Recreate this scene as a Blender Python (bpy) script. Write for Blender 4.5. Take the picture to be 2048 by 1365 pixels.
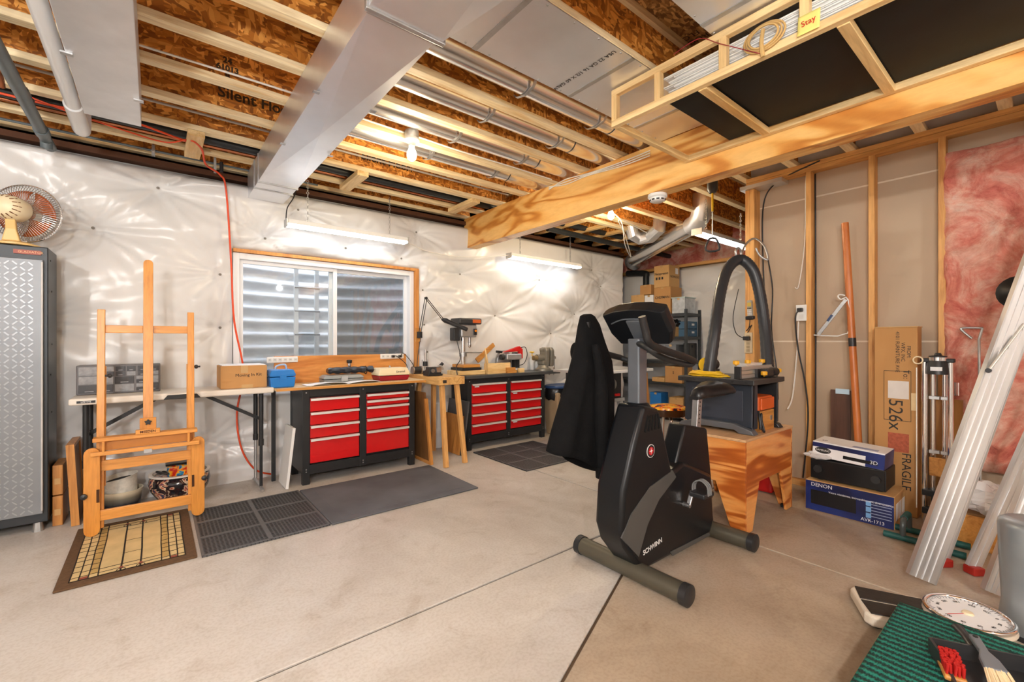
import bpy, bmesh, math, random
from mathutils import Vector, Matrix, noise as mnoise
random.seed(7)
for o in list(bpy.data.objects): bpy.data.objects.remove(o)
scene = bpy.context.scene
COL = scene.collection
PI = math.pi
# ---------------- camera (solved from the vanishing points, image taken as 2048x1365)
F, CX, CY, CAMH, YAW = 885.0, 1024.0, 683.0, 1.222, math.radians(38.9)
S_, C_ = math.sin(YAW), math.cos(YAW)
cam = bpy.data.cameras.new('camera'); camo = bpy.data.objects.new('camera', cam); COL.objects.link(camo)
cam.sensor_width = 36.0; cam.lens = 36.0 * F / 2048.0; cam.clip_start = 0.02
camo.location = (0, 0, CAMH); camo.rotation_euler = (PI / 2, 0, -YAW)
scene.camera = camo
# ---------------- world: daylight that reaches the window well
w = bpy.data.worlds.new('world'); scene.world = w; w.use_nodes = True
wn = w.node_tree; bg = wn.nodes['Background']
sky = wn.nodes.new('ShaderNodeTexSky'); sky.sky_type = 'NISHITA'; sky.sun_disc = False
sky.sun_elevation = math.radians(50); sky.sun_rotation = math.radians(200)
hsv = wn.nodes.new('ShaderNodeHueSaturation'); hsv.inputs['Saturation'].default_value = 0.45
wn.links.new(sky.outputs[0], hsv.inputs['Color']); wn.links.new(hsv.outputs[0], bg.inputs[0]); bg.inputs[1].default_value = 3.6
# ---------------- view
vs = scene.view_settings
vs.view_transform = 'Standard'; vs.look = 'None'; vs.gamma = 1.0; vs.use_curve_mapping = False
vs.exposure = 0.25
BULB_W, BULB_C = 100.0, (1.0, 0.985, 0.96)      # bare ceiling bulbs
LED_E = 10.5                                   # LED shop light tubes

# ---------------- pixel helpers: a pixel is only a direction, the plane gives the distance
def at(u, v, x=None, y=None, z=None):
    a = (u - CX) / F; b = (CY - v) / F
    d = (S_ + a * C_, C_ - a * S_, b)
    t = x / d[0] if x is not None else (y / d[1] if y is not None else (z - CAMH) / d[2])
    return Vector((d[0] * t, d[1] * t, CAMH + d[2] * t))

# ---------------- mesh builder
class MB:
    def __init__(s, M=None):
        s.v = []; s.f = []; s.M = M or Matrix()
    def add(s, vs_, fs):
        n = len(s.v); s.v += [s.M @ Vector(p) for p in vs_]; s.f += [[i + n for i in f] for f in fs]; return s
    def bb(s, x0, x1, y0, y1, z0, z1):
        p = [(x, y, z) for z in (z0, z1) for y in (y0, y1) for x in (x0, x1)]
        return s.add(p, [(0, 2, 3, 1), (4, 5, 7, 6), (0, 1, 5, 4), (2, 6, 7, 3), (0, 4, 6, 2), (1, 3, 7, 5)])
    def box(s, c, d, rz=0.0, ry=0.0, rx=0.0):
        R = Matrix.Translation(c) @ Matrix.Rotation(rz, 4, 'Z') @ Matrix.Rotation(ry, 4, 'Y') @ Matrix.Rotation(rx, 4, 'X')
        o = s.M; s.M = s.M @ R; s.bb(-d[0] / 2, d[0] / 2, -d[1] / 2, d[1] / 2, -d[2] / 2, d[2] / 2); s.M = o; return s
    def bar(s, p0, p1, w, h, up=(0, 0, 1)):
        p0, p1 = Vector(p0), Vector(p1); d = (p1 - p0); L = d.length; d.normalize(); up = Vector(up)
        r = d.cross(up)
        if r.length < 1e-4: r = d.cross(Vector((1, 0, 0)))
        r.normalize(); u = r.cross(d)
        pts = [p0 + d * (L * k) + r * (w / 2 * i) + u * (h / 2 * j) for k in (0, 1) for j in (-1, 1) for i in (-1, 1)]
        return s.add(pts, [(0, 1, 3, 2), (4, 6, 7, 5), (0, 4, 5, 1), (2, 3, 7, 6), (0, 2, 6, 4), (1, 5, 7, 3)])
    def cyl(s, p0, p1, r0, r1=None, n=16, cap=True):
        r1 = r0 if r1 is None else r1
        return s.sweep([p0, p1], [r0, r1], n, cap)
    def sweep(s, pts, rads, n=10, cap=True, closed=False, sq=None):
        pts = [Vector(p) for p in pts]; m = len(pts)
        if not isinstance(rads, (list, tuple)): rads = [rads] * m
        def tan(i):
            if closed: return (pts[(i + 1) % m] - pts[i - 1]).normalized()
            return (pts[min(i + 1, m - 1)] - pts[max(i - 1, 0)]).normalized()
        t = tan(0); a = Vector((0, 0, 1)) if abs(t.z) < 0.9 else Vector((1, 0, 0))
        r = t.cross(a).normalized(); vs_ = []
        for i in range(m):
            t = tan(i); r = (r - t * r.dot(t)).normalized(); u = t.cross(r)
            for k in range(n):
                an = 2 * PI * k / n + (PI / 4 if n == 4 else 0)
                vs_.append(pts[i] + (r * math.cos(an) + u * math.sin(an) * (sq or 1)) * rads[i])
        fs = []
        for i in range(m if closed else m - 1):
            j = (i + 1) % m
            for k in range(n):
                fs.append((i * n + k, i * n + (k + 1) % n, j * n + (k + 1) % n, j * n + k))
        if cap and not closed:
            fs.append(tuple(range(n))[::-1]); fs.append(tuple((m - 1) * n + k for k in range(n)))
        return s.add(vs_, fs)
    def tube(s, pts, r, n=8, res=6, closed=False):
        return s.sweep(spline(pts, res, closed), r, n, True, closed)
    def lathe(s, prof, c=(0, 0, 0), n=24, axis='z', sx=1, sy=1):
        vs_ = []; m = len(prof); c = Vector(c)
        for r, h in prof:
            for k in range(n):
                a = 2 * PI * k / n; p = (r * math.cos(a) * sx, r * math.sin(a) * sy, h)
                if axis == 'x': p = (h, p[0], p[1])
                if axis == 'y': p = (p[0], h, p[1])
                vs_.append(c + Vector(p))
        fs = [(i * n + k, i * n + (k + 1) % n, (i + 1) * n + (k + 1) % n, (i + 1) * n + k) for i in range(m - 1) for k in range(n)]
        if prof[0][0] > 1e-6: fs.append(tuple(range(n))[::-1])
        if prof[-1][0] > 1e-6: fs.append(tuple((m - 1) * n + k for k in range(n)))
        return s.add(vs_, fs)
    def prism(s, poly, axis, a0, a1):
        def P(q, a):
            return (a, q[0], q[1]) if axis == 'x' else ((q[0], a, q[1]) if axis == 'y' else (q[0], q[1], a))
        n = len(poly)
        return s.add([P(q, a0) for q in poly] + [P(q, a1) for q in poly],
                     [tuple(range(n)), tuple(range(2 * n - 1, n - 1, -1))] + [(i, i + n, (i + 1) % n + n, (i + 1) % n) for i in range(n)])
    def loft(s, secs, cap=True):
        n = len(secs[0]); vs_ = [p for c in secs for p in c]
        fs = [(i * n + k, i * n + (k + 1) % n, (i + 1) * n + (k + 1) % n, (i + 1) * n + k) for i in range(len(secs) - 1) for k in range(n)]
        if cap: fs += [tuple(range(n))[::-1], tuple((len(secs) - 1) * n + k for k in range(n))]
        return s.add(vs_, fs)
    def ball(s, c, r, n=12, sx=1, sy=1, sz=1):
        prof = [(max(1e-7, math.sin(PI * i / n)) * r, -math.cos(PI * i / n) * r * sz) for i in range(n + 1)]
        return s.lathe(prof, c, n * 2 if n < 10 else 16, 'z', sx, sy)
    def torus(s, c, R, r, axis='z', n=24, m=8, a0=0, a1=2 * PI):
        c = Vector(c); full = abs(a1 - a0 - 2 * PI) < 1e-4; k = n if full else n + 1; pts = []
        for i in range(k):
            a = a0 + (a1 - a0) * i / n; p, q = R * math.cos(a), R * math.sin(a)
            pts.append(c + Vector((0, p, q) if axis == 'x' else ((p, 0, q) if axis == 'y' else (p, q, 0))))
        return s.sweep(pts, r, m, True, full)
    def grid(s, fn, nu, nv):
        return s.add([fn(i / nu, j / nv) for j in range(nv + 1) for i in range(nu + 1)],
                     [(j * (nu + 1) + i, j * (nu + 1) + i + 1, (j + 1) * (nu + 1) + i + 1, (j + 1) * (nu + 1) + i) for j in range(nv) for i in range(nu)])

def spline(pts, res=6, closed=False):
    pts = [Vector(p) for p in pts]; n = len(pts)
    if n < 3 or res <= 1: return pts
    out = []
    for i in range(n if closed else n - 1):
        p0 = pts[i - 1] if (closed or i > 0) else pts[0]; p1 = pts[i]; p2 = pts[(i + 1) % n]
        p3 = pts[(i + 2) % n] if (closed or i + 2 < n) else pts[-1]
        for k in range(res):
            t = k / res
            out.append(0.5 * ((2 * p1) + (p2 - p0) * t + (2 * p0 - 5 * p1 + 4 * p2 - p3) * t * t + (3 * p1 - p0 - 3 * p2 + p3) * t ** 3))
    if not closed: out.append(pts[-1])
    return out

def wmat(o):
    m = o.matrix_basis.copy()
    while o.parent: o = o.parent; m = o.matrix_basis @ m
    return m

def build(mb, name, mat, parent=None, bevel=0, smooth=None, seg=2, kind=None, label=None, fixn=True, sub=0):
    me = bpy.data.meshes.new(name)
    inv = wmat(parent).inverted() if parent else None
    vs_ = [inv @ p for p in mb.v] if inv else mb.v
    me.from_pydata([tuple(p) for p in vs_], [], mb.f); me.validate()
    if fixn:
        bm = bmesh.new(); bm.from_mesh(me); bmesh.ops.recalc_face_normals(bm, faces=bm.faces); bm.to_mesh(me); bm.free()
    me.materials.append(mat)
    o = bpy.data.objects.new(name, me); COL.objects.link(o)
    if parent: o.parent = parent
    if smooth is not None:
        me.polygons.foreach_set('use_smooth', [True] * len(me.polygons))
        if smooth < 179: me.set_sharp_from_angle(angle=math.radians(smooth))
    if sub:
        d = o.modifiers.new('sub', 'SUBSURF'); d.levels = sub; d.render_levels = sub
    if bevel:
        b = o.modifiers.new('bevel', 'BEVEL'); b.width = bevel; b.segments = seg; b.limit_method = 'ANGLE'; b.angle_limit = math.radians(35)
        b.harden_normals = False
    if kind: o['kind'] = kind
    if label: o['label'] = label
    return o
def thing(name, label, cat, loc=(0, 0, 0), rz=0.0, group=None):
    o = bpy.data.objects.new(name, None); COL.objects.link(o); o.empty_display_size = .05
    o.location = loc; o.rotation_euler = (0, 0, rz); o['label'] = label; o['category'] = cat
    if group: o['group'] = group
    return o
def tag(o, label, cat, group=None):
    o['label'] = label; o['category'] = cat
    if group: o['group'] = group
    return o
def struct(o):
    o['kind'] = 'structure'; return o
def copy_tree(o, parent=None, loc=None, rz=None, label=None):
    c = o.copy(); COL.objects.link(c); c.parent = parent
    if loc is not None: c.location = loc
    if rz is not None: c.rotation_euler = (0, 0, rz)
    if label: c['label'] = label
    for ch in list(o.children): copy_tree(ch, c)
    return c
def box(name, b, mat, parent=None, bevel=0, **k): return build(MB().bb(*b), name, mat, parent, bevel, **k)
def frame(o, right, up=(0, 0, 1)):
    r = Vector(right).normalized(); u = Vector(up); n = r.cross(u).normalized(); u = n.cross(r)
    return Matrix(((r.x, u.x, n.x, o[0]), (r.y, u.y, n.y, o[1]), (r.z, u.z, n.z, o[2]), (0, 0, 0, 1)))
def text(s, size, M, mat, parent, name='lettering', align='CENTER', sx=1.0, bold=0.0, depth=0.0004):
    cu = bpy.data.curves.new('t', 'FONT'); cu.body = s; cu.size = size; cu.align_x = align; cu.align_y = 'CENTER'
    cu.extrude = depth; cu.offset = bold; cu.resolution_u = 3
    t = bpy.data.objects.new('t', cu); COL.objects.link(t)
    dg = bpy.context.evaluated_depsgraph_get(); me = bpy.data.meshes.new_from_object(t.evaluated_get(dg))
    bpy.data.objects.remove(t); bpy.data.curves.remove(cu)
    me.name = name; inv = wmat(parent).inverted()
    me.transform(inv @ M @ Matrix.Diagonal((sx, 1, 1, 1)))
    me.materials.clear(); me.materials.append(mat)
    o = bpy.data.objects.new(name, me); COL.objects.link(o); o.parent = parent
    return o

# ---------------- materials
def plyfir(name, axis, cols=((236, 168, 96), (226, 148, 74), (190, 104, 40), (172, 88, 30)), freq=26.0, st_=5.0, knots=False):
    m, nt, b = _bsdf(name)
    st = {'x': (.55, st_, st_), 'y': (st_, .55, st_), 'z': (st_, st_, .55)}[axis]
    v = _coord(nt, st); wob = _noise(nt, v, 1.1, 3, .5, .6)
    mu = nt.nodes.new('ShaderNodeMath'); mu.operation = 'MULTIPLY'; mu.inputs[1].default_value = freq; nt.links.new(wob.outputs[0], mu.inputs[0])
    si = nt.nodes.new('ShaderNodeMath'); si.operation = 'SINE'; nt.links.new(mu.outputs[0], si.inputs[0])
    mp = nt.nodes.new('ShaderNodeMapRange'); mp.inputs[1].default_value = -1; mp.inputs[2].default_value = 1; nt.links.new(si.outputs[0], mp.inputs[0])
    fine = _noise(nt, v, 14, 4, .7)
    c = _ramp(nt, mp.outputs[0], [(p_, hexc(*c_)) for p_, c_ in zip((.1, .6, .86, 1), cols)])
    if knots:
        vo = nt.nodes.new('ShaderNodeTexVoronoi'); vo.inputs['Scale'].default_value = 3.0; nt.links.new(_coord(nt), vo.inputs['Vector'])
        c = _mix(nt, _ramp(nt, vo.outputs['Distance'], [(.0, (1, 1, 1)), (.035, (.8, .8, .8)), (.06, (0, 0, 0))]), c, hexc(96, 52, 18))
    nt.links.new(_mix(nt, .5, c, _ramp(nt, fine.outputs[0], [(.3, (.78, .72, .66)), (.6, (1, 1, 1))]), 'MULTIPLY'), b.inputs['Base Color']); b.inputs['Roughness'].default_value = .38
    return m
def _bsdf(name):
    m = bpy.data.materials.new(name); m.use_nodes = True
    return m, m.node_tree, m.node_tree.nodes['Principled BSDF']
def _coord(nt, scale=(1, 1, 1), rot=(0, 0, 0)):
    tc = nt.nodes.new('ShaderNodeTexCoord'); mp = nt.nodes.new('ShaderNodeMapping')
    mp.inputs['Scale'].default_value = scale; mp.inputs['Rotation'].default_value = rot
    nt.links.new(tc.outputs['Object'], mp.inputs[0]); return mp.outputs[0]
def _noise(nt, vec, scale, detail=4, rough=.55, dist=0):
    n = nt.nodes.new('ShaderNodeTexNoise'); n.inputs['Scale'].default_value = scale; n.inputs['Detail'].default_value = detail
    n.inputs['Roughness'].default_value = rough; n.inputs['Distortion'].default_value = dist
    nt.links.new(vec, n.inputs['Vector']); return n
def _ramp(nt, fac, stops):
    r = nt.nodes.new('ShaderNodeValToRGB'); e = r.color_ramp.elements
    while len(e) < len(stops): e.new(0.5)
    for i, (p, c) in enumerate(stops):
        e[i].position = p; e[i].color = (*c[:3], 1)
    nt.links.new(fac, r.inputs[0]); return r.outputs[0]
def _mix(nt, fac, a, b, mode='MIX'):
    m = nt.nodes.new('ShaderNodeMix'); m.data_type = 'RGBA'; m.blend_type = mode
    for k, x in ((0, fac), (6, a), (7, b)):
        if hasattr(x, 'links'): nt.links.new(x, m.inputs[k])
        else: m.inputs[k].default_value = x if k == 0 else (*x[:3], 1)
    return m.outputs[2]
def _bump(nt, b, h, strength, dist=.01):
    n = nt.nodes.new('ShaderNodeBump'); n.inputs['Strength'].default_value = strength; n.inputs['Distance'].default_value = dist
    nt.links.new(h, n.inputs['Height']); nt.links.new(n.outputs[0], b.inputs['Normal'])
def sc(c, k): return tuple(min(1, max(0, x * k)) for x in c)
def hexc(r, g, b):                       # sRGB 0-255 to linear
    f = lambda x: (x / 255) / 12.92 if x / 255 < .04045 else ((x / 255 + .055) / 1.055) ** 2.4
    return (f(r), f(g), f(b))
_cache = {}
def M(name, col=(.5, .5, .5), rough=.5, metal=0., var=.12, vs_=6., bump=0., bs=80., stretch=(1, 1, 1), coat=0., spec=.5, emit=0., trans=0., ior=1.45, alpha=1., rvar=0.):
    if name in _cache: return _cache[name]
    m, nt, b = _bsdf(name); _cache[name] = m
    b.inputs['Roughness'].default_value = rough; b.inputs['Metallic'].default_value = metal
    b.inputs['Coat Weight'].default_value = coat; b.inputs['Specular IOR Level'].default_value = spec
    b.inputs['Transmission Weight'].default_value = trans; b.inputs['IOR'].default_value = ior; b.inputs['Alpha'].default_value = alpha
    b.inputs['Base Color'].default_value = (*col, 1)
    if emit:
        b.inputs['Emission Color'].default_value = (*col, 1); b.inputs['Emission Strength'].default_value = emit
    if var or bump or rvar:
        v = _coord(nt, stretch)
    if var:
        n = _noise(nt, v, vs_); nt.links.new(_ramp(nt, n.outputs[0], [(.25, sc(col, 1 - var)), (.75, sc(col, 1 + var * .7))]), b.inputs['Base Color'])
    if rvar:
        n = _noise(nt, v, vs_ * 1.7); nt.links.new(_ramp(nt, n.outputs[0], [(.3, (rough - rvar,) * 3), (.7, (rough + rvar,) * 3)]), b.inputs['Roughness'])
    if bump:
        n = _noise(nt, v, bs); _bump(nt, b, n.outputs[0], bump, .004)
    return m
def wood(name, c1, c2, axis='x', sc_=1.0, rough=.5, knots=False, fine=1.0):
    if name in _cache: return _cache[name]
    m, nt, b = _bsdf(name); _cache[name] = m
    st = {'x': (1.2, 14, 14), 'y': (14, 1.2, 14), 'z': (14, 14, 1.2)}[axis]
    v = _coord(nt, tuple(k * sc_ for k in st))
    n1 = _noise(nt, v, 1.0, 6, .6, 1.5); n2 = _noise(nt, v, 6.0 * fine, 3, .6, .3)
    a = _ramp(nt, n1.outputs[0], [(.3, c2), (.5, c1), (.62, sc(c1, 1.06)), (.78, sc(c2, 1.15))])
    bcol = _ramp(nt, n2.outputs[0], [(.35, (.72, .68, .62)), (.6, (1, 1, 1))])
    col = _mix(nt, .55, a, bcol, 'MULTIPLY')
    if knots:
        vo = nt.nodes.new('ShaderNodeTexVoronoi'); vo.inputs['Scale'].default_value = 2.2 * sc_
        nt.links.new(_coord(nt, {'x': (1, 2.5, 2.5), 'y': (2.5, 1, 2.5), 'z': (2.5, 2.5, 1)}[axis]), vo.inputs['Vector'])
        kf = _ramp(nt, vo.outputs['Distance'], [(.0, (1, 1, 1)), (.055, (.8, .8, .8)), (.10, (0, 0, 0))])
        col = _mix(nt, kf, col, sc(c2, .38))
    nt.links.new(col, b.inputs['Base Color']); b.inputs['Roughness'].default_value = rough
    _bump(nt, b, n2.outputs[0], .12, .003)
    return m
def osb(name, dark, mid, light):
    m, nt, b = _bsdf(name)
    tc = nt.nodes.new('ShaderNodeTexCoord')
    wob = _noise(nt, tc.outputs['Object'], 3.0, 2)
    outs = []; hs = []
    for rot, scl, seed in (((0, .5, 0), (14, 52, 52), 0), ((0, -.9, 0), (52, 52, 16), 3.1), ((0, 1.35, 0), (18, 60, 60), 7.7)):
        mp = nt.nodes.new('ShaderNodeMapping'); mp.inputs['Scale'].default_value = scl; mp.inputs['Rotation'].default_value = rot; mp.inputs['Location'].default_value = (seed,) * 3
        ad = nt.nodes.new('ShaderNodeVectorMath'); ad.operation = 'MULTIPLY_ADD'; ad.inputs[1].default_value = (.12,) * 3
        nt.links.new(wob.outputs['Color'], ad.inputs[0]); nt.links.new(tc.outputs['Object'], ad.inputs[2]); nt.links.new(ad.outputs[0], mp.inputs[0])
        vo = nt.nodes.new('ShaderNodeTexVoronoi'); vo.inputs['Scale'].default_value = 1.0; nt.links.new(mp.outputs[0], vo.inputs['Vector'])
        sp = nt.nodes.new('ShaderNodeSeparateColor'); nt.links.new(vo.outputs['Color'], sp.inputs[0])
        outs.append(_ramp(nt, sp.outputs[0], [(.0, sc(dark, .75)), (.22, dark), (.55, mid), (.85, light), (1, sc(light, 1.25))])); hs.append(sp.outputs[1])
    k1 = _noise(nt, tc.outputs['Object'], 15, 2); k2 = _noise(nt, tc.outputs['Object'], 11, 2)
    f1 = _ramp(nt, k1.outputs[0], [(.49, (0, 0, 0)), (.51, (1, 1, 1))]); f2 = _ramp(nt, k2.outputs[0], [(.53, (0, 0, 0)), (.55, (1, 1, 1))])
    col = _mix(nt, f2, _mix(nt, f1, outs[0], outs[1]), outs[2])
    nt.links.new(col, b.inputs['Base Color']); b.inputs['Roughness'].default_value = .55
    _bump(nt, b, hs[0], .3, .002); _cache[name] = m
    return m
def concrete(name, c0=(172, 163, 153), c1=(203, 198, 192), c2=(216, 213, 209)):
    m, nt, b = _bsdf(name); v = _coord(nt)
    n1 = _noise(nt, v, .55, 6, .62, .6); n2 = _noise(nt, v, 4.5, 8, .7, .8); n3 = _noise(nt, v, 75, 2, .5)
    base = _ramp(nt, n1.outputs[0], [(.3, hexc(*c0)), (.5, hexc(*c1)), (.7, hexc(*c2))])
    st = _ramp(nt, n2.outputs[0], [(.25, (.70, .64, .58)), (.45, (.94, .93, .92)), (.7, (1, 1, 1))])
    fl = _ramp(nt, n3.outputs[0], [(.38, (.9, .88, .86)), (.55, (1, 1, 1)), (.72, (1.0, 1.0, 1.0))])
    nt.links.new(_mix(nt, .9, _mix(nt, .8, base, st, 'MULTIPLY'), fl, 'MULTIPLY'), b.inputs['Base Color'])
    nt.links.new(_ramp(nt, n2.outputs[0], [(.3, (.6,) * 3), (.65, (.33,) * 3)]), b.inputs['Roughness'])
    _bump(nt, b, n3.outputs[0], .09, .003); _cache[name] = m
    return m

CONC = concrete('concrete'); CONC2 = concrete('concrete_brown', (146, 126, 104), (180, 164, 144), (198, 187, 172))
POLY = M('vinyl_facing', (.72, .715, .71), .26, var=.04, vs_=1.5, bump=.15, bs=30, spec=.5)
CWALL = M('poured_concrete', (.35, .34, .32), .8, bump=.2, bs=40)
OSBM = osb('osb', hexc(158, 92, 30), hexc(204, 128, 46), hexc(232, 164, 80))
OSB2 = osb('osb_pale', hexc(130, 90, 50), hexc(175, 128, 76), hexc(204, 160, 104))
FLX = wood('flange_x', hexc(248, 228, 186), hexc(226, 188, 128), 'x', .8, .55)
FLY = wood('flange_y', hexc(236, 200, 140), hexc(200, 146, 76), 'y', .8, .55)
LVL = plyfir('lvl_y', 'y', ((238, 190, 116), (232, 176, 98), (214, 148, 70), (196, 126, 52)), 44.0, 2.6, True)
STUD = wood('stud_z', hexc(226, 172, 104), hexc(192, 128, 62), 'z', .7, .55, knots=True)
PLATE = wood('plate_y', hexc(218, 164, 98), hexc(184, 120, 58), 'y', .7, .55, knots=True)
PINE_X = wood('pine_x', hexc(240, 208, 150), hexc(216, 168, 100), 'x', .8, .5)
PINE_Y = wood('pine_y', hexc(240, 210, 156), hexc(218, 172, 106), 'y', .8, .5)
PINE_Z = wood('pine_z', hexc(240, 206, 148), hexc(216, 166, 98), 'z', .8, .5)
OAK_X = wood('oak_x', hexc(206, 146, 74), hexc(170, 104, 40), 'x', .9, .4)
OAK_Z = wood('oak_z', hexc(204, 142, 72), hexc(166, 102, 40), 'z', .9, .4)
BEECH_Z = wood('beech_z', hexc(216, 146, 64), hexc(196, 122, 44), 'z', .5, .35, fine=2)
BEECH_X = wood('beech_x', hexc(222, 154, 76), hexc(200, 128, 52), 'x', .5, .35, fine=2)
PLYO = wood('fir_plywood', hexc(226, 150, 78), hexc(178, 92, 30), 'x', .28, .4, fine=3)
DRYW = M('drywall_paper', hexc(190, 170, 146), .75, var=.05, vs_=3)
GALV = M('galvanised', (.82, .84, .88), .37, .85, var=.08, vs_=3)
GALVP = M('galvanised_pipe', (.86, .87, .89), .22, .93, var=.06, vs_=3)
GALVD = M('zinc_dull', (.52, .53, .54), .42, .9, var=.12, vs_=20)
ALUM = M('aluminium', (.72, .72, .72), .38, .75, var=.12, vs_=7, bump=.1, bs=30, stretch=(1, 1, .15))
CHROME = M('chrome', (.85, .85, .86), .09, 1.0, var=0)
STEEL = M('steel', (.45, .45, .46), .35, .9, var=.15, vs_=20)
BLACK = M('black_paint', (.018, .019, .021), .42, var=.2, vs_=10)
BLKP = M('black_plastic', (.022, .022, .024), .38, var=.2, vs_=14, bump=.06, bs=300)
BLKG = M('black_gloss', (.012, .012, .013), .18, var=0)
RUBB = M('rubber', (.03, .03, .032), .65, var=.25, vs_=20)
RED = M('red_enamel', hexc(206, 20, 24), .3, var=.06, vs_=3, coat=.25)
REDP = M('red_plastic', hexc(200, 32, 30), .35, var=.1)
WHITE = M('white_paint', (.82, .82, .81), .4, var=.03)
WPLA = M('white_plastic', (.80, .80, .78), .35, var=.03)
CREAM = M('cream_plastic', hexc(236, 220, 184), .4, var=.05)
CARD = M('cardboard', hexc(190, 142, 88), .8, var=.08, vs_=4, bump=.08, bs=25, stretch=(1, 1, .2))
CARD2 = M('cardboard_pale', hexc(206, 164, 108), .8, var=.08, vs_=4)
INK = M('ink', (.02, .02, .02), .6, var=0)
PAPER = M('paper', (.85, .85, .86), .7, var=.03)
TAPE = M('packing_tape', hexc(196, 160, 110), .2, var=.05)
ORANGE = M('orange_cable', hexc(226, 78, 36), .45, var=.05)
WCAB = M('white_cable', (.83, .81, .76), .45, var=.04)
YEL = M('yellow_plastic', hexc(232, 186, 30), .4, var=.06)
import numpy as np
YW, XE, ZJ, ZS = 4.62, 6.02, 2.71, 3.012      # back wall concrete face, its right end, joist bottoms, subfloor
XL, XR, YB, YF = -2.7, 6.72, -3.1, 5.4        # left wall, far right wall, wall behind the camera, alcove back
# ================= FLOOR
fl = struct(box('floor', (XL, XR, YB, YF, -.06, -.012), M('joint_dirt', hexc(92, 74, 56), .9)))
g = .007
J = [(-2.7, 1.815), (2.8, 1.815)]
sl = (.414 * 5.5)
slabs = [[(XL, 1.815 + g), (2.8 - g, 1.815 + g), (2.8 - g, YW + .1), (XL, YW + .1)],
         [(2.8 + g, 1.815 + g), (XR, 1.815 + g), (XR, YF), (2.8 + g, YF)],
         [(XL, 1.815 - g), (XL, 1.815 - sl + g), (2.8 - 4 * g, 1.815 - g)],
         [(XL, 1.815 - sl - g), (XL, YB), (2.8 - g, YB), (2.8 - g, 1.815 - 2 * g)],
         [(2.8 + g, 1.815 - g), (2.8 + g, YB), (XR, YB), (XR, 1.815 - g)]]
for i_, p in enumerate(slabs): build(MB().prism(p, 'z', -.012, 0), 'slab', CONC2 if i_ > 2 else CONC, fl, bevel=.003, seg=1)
# ================= BACK WALL with window hole and quilted white facing
WX0, WX1, WZ0, WZ1 = .535, 2.335, .80, 2.045
mb = MB()
for b in ((XL, WX0, 0, 3.0), (WX1, XE, 0, 3.0), (WX0, WX1, 0, WZ0), (WX0, WX1, WZ1, 3.0)):
    mb.bb(b[0], b[1], YW, YW + .22, b[2], b[3])
wb = struct(build(mb, 'wall_back', CWALL))
def quilt(x0, x1, z0, z1, pins, base, hole=None, step=.017, seed=1, edge_r=True, edge_l=False):
    xs = set(np.round(np.arange(x0, x1 + 1e-6, step * 1.15), 4)); zs = set(np.round(np.arange(z0, z1 + 1e-6, step), 4))
    if hole:
        xs |= {hole[0], hole[1]}; zs |= {hole[2], hole[3]}
    xs = np.array(sorted(xs)); zs = np.array(sorted(zs)); X, Z = np.meshgrid(xs, zs)
    rng = np.random.RandomState(seed); h = np.full(X.shape, base); dim = np.zeros(X.shape); wr = np.zeros(X.shape)
    for px, pz in pins:
        dx = X - px; dz = Z - pz; de = np.hypot(dx / 1.45, dz); th = np.arctan2(dz, dx)
        s1 = rng.uniform(.8, 1.25)
        dim = np.maximum(dim, .075 * np.exp(-de / (.085 * s1)) + .060 * np.exp(-(de / .26) ** 2))
        rid = 0
        for k in (4, 7, 11, 16, 22):
            rid = rid + rng.uniform(.4, 1) * np.sin(k * th + rng.uniform(0, 6.3) + .8 * np.sin(2 * th + rng.uniform(0, 6)) + de * rng.uniform(-3, 3))
        rid = np.sign(rid) * np.abs(rid) ** .8
        wr += .0125 * s1 * rid * np.exp(-de / .29) * np.clip(de / .05, 0, 1) * (.3 + .7 * np.cos(th) ** 2)
    h = h - dim + wr
    for k in range(14):                                    # soft sags and long horizontal creases
        fx, fz = rng.uniform(.4, 2.0), rng.uniform(1.5, 9); ph = rng.uniform(0, 6.3)
        h += .012 / (fx + fz * .55) * np.sin(fx * X * 2 + fz * Z * 2 + 1.2 * np.sin(X * rng.uniform(.5, 1.5) + ph) + ph)
    low = np.clip((.85 - Z) / .85, 0, 1)
    for k in range(9):
        h += .006 * low * np.sin((10 + 3.1 * k) * Z + 1.9 * np.sin(X * (1 + .3 * k) + k) + k)
    h *= np.clip((z1 - Z) / .05, .18, 1) ** .5
    if edge_r: h *= np.clip((x1 - X) / .07, 0, 1) ** .5
    if edge_l: h *= np.clip((X - x0) / .07, 0, 1) ** .5
    if hole:
        ox = np.maximum(np.maximum(hole[0] - X, X - hole[1]), 0); oz = np.maximum(np.maximum(hole[2] - Z, Z - hole[3]), 0)
        s = np.hypot(ox, oz); h *= np.clip(s / .075, 0, 1) ** .45
    h = np.clip(h, .004, .3)
    ny, nx = X.shape; faces = []
    for j in range(ny - 1):
        for i in range(nx - 1):
            if hole and hole[0] - 1e-6 <= xs[i] and xs[i + 1] <= hole[1] + 1e-6 and hole[2] - 1e-6 <= zs[j] and zs[j + 1] <= hole[3] + 1e-6: continue
            faces.append((j * nx + i, j * nx + i + 1, (j + 1) * nx + i + 1, (j + 1) * nx + i))
    return X.ravel(), Z.ravel(), h.ravel(), faces
pins = [(184, 453), (316, 372), (442, 548), (442, 656), (533, 475), (696, 495), (808, 516), (851, 580), (854, 650), (600, 417), (838, 463),
        (996, 632), (1155, 629), (1108, 668), (1085, 560), (1208, 573), (926, 548), (1190, 540), (860, 705), (60, 420), (40, 640)]
P = [(lambda q: (q.x, q.z))(at(u, v, y=4.52)) for u, v in pins] + [(-1.5, 2.1), (-1.5, 1.2), (-.75, .45), (.35, .35), (1.4, .3), (2.55, .5), (3.3, .45), (4.5, .6), (5.5, .7), (5.2, 1.4)]
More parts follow.
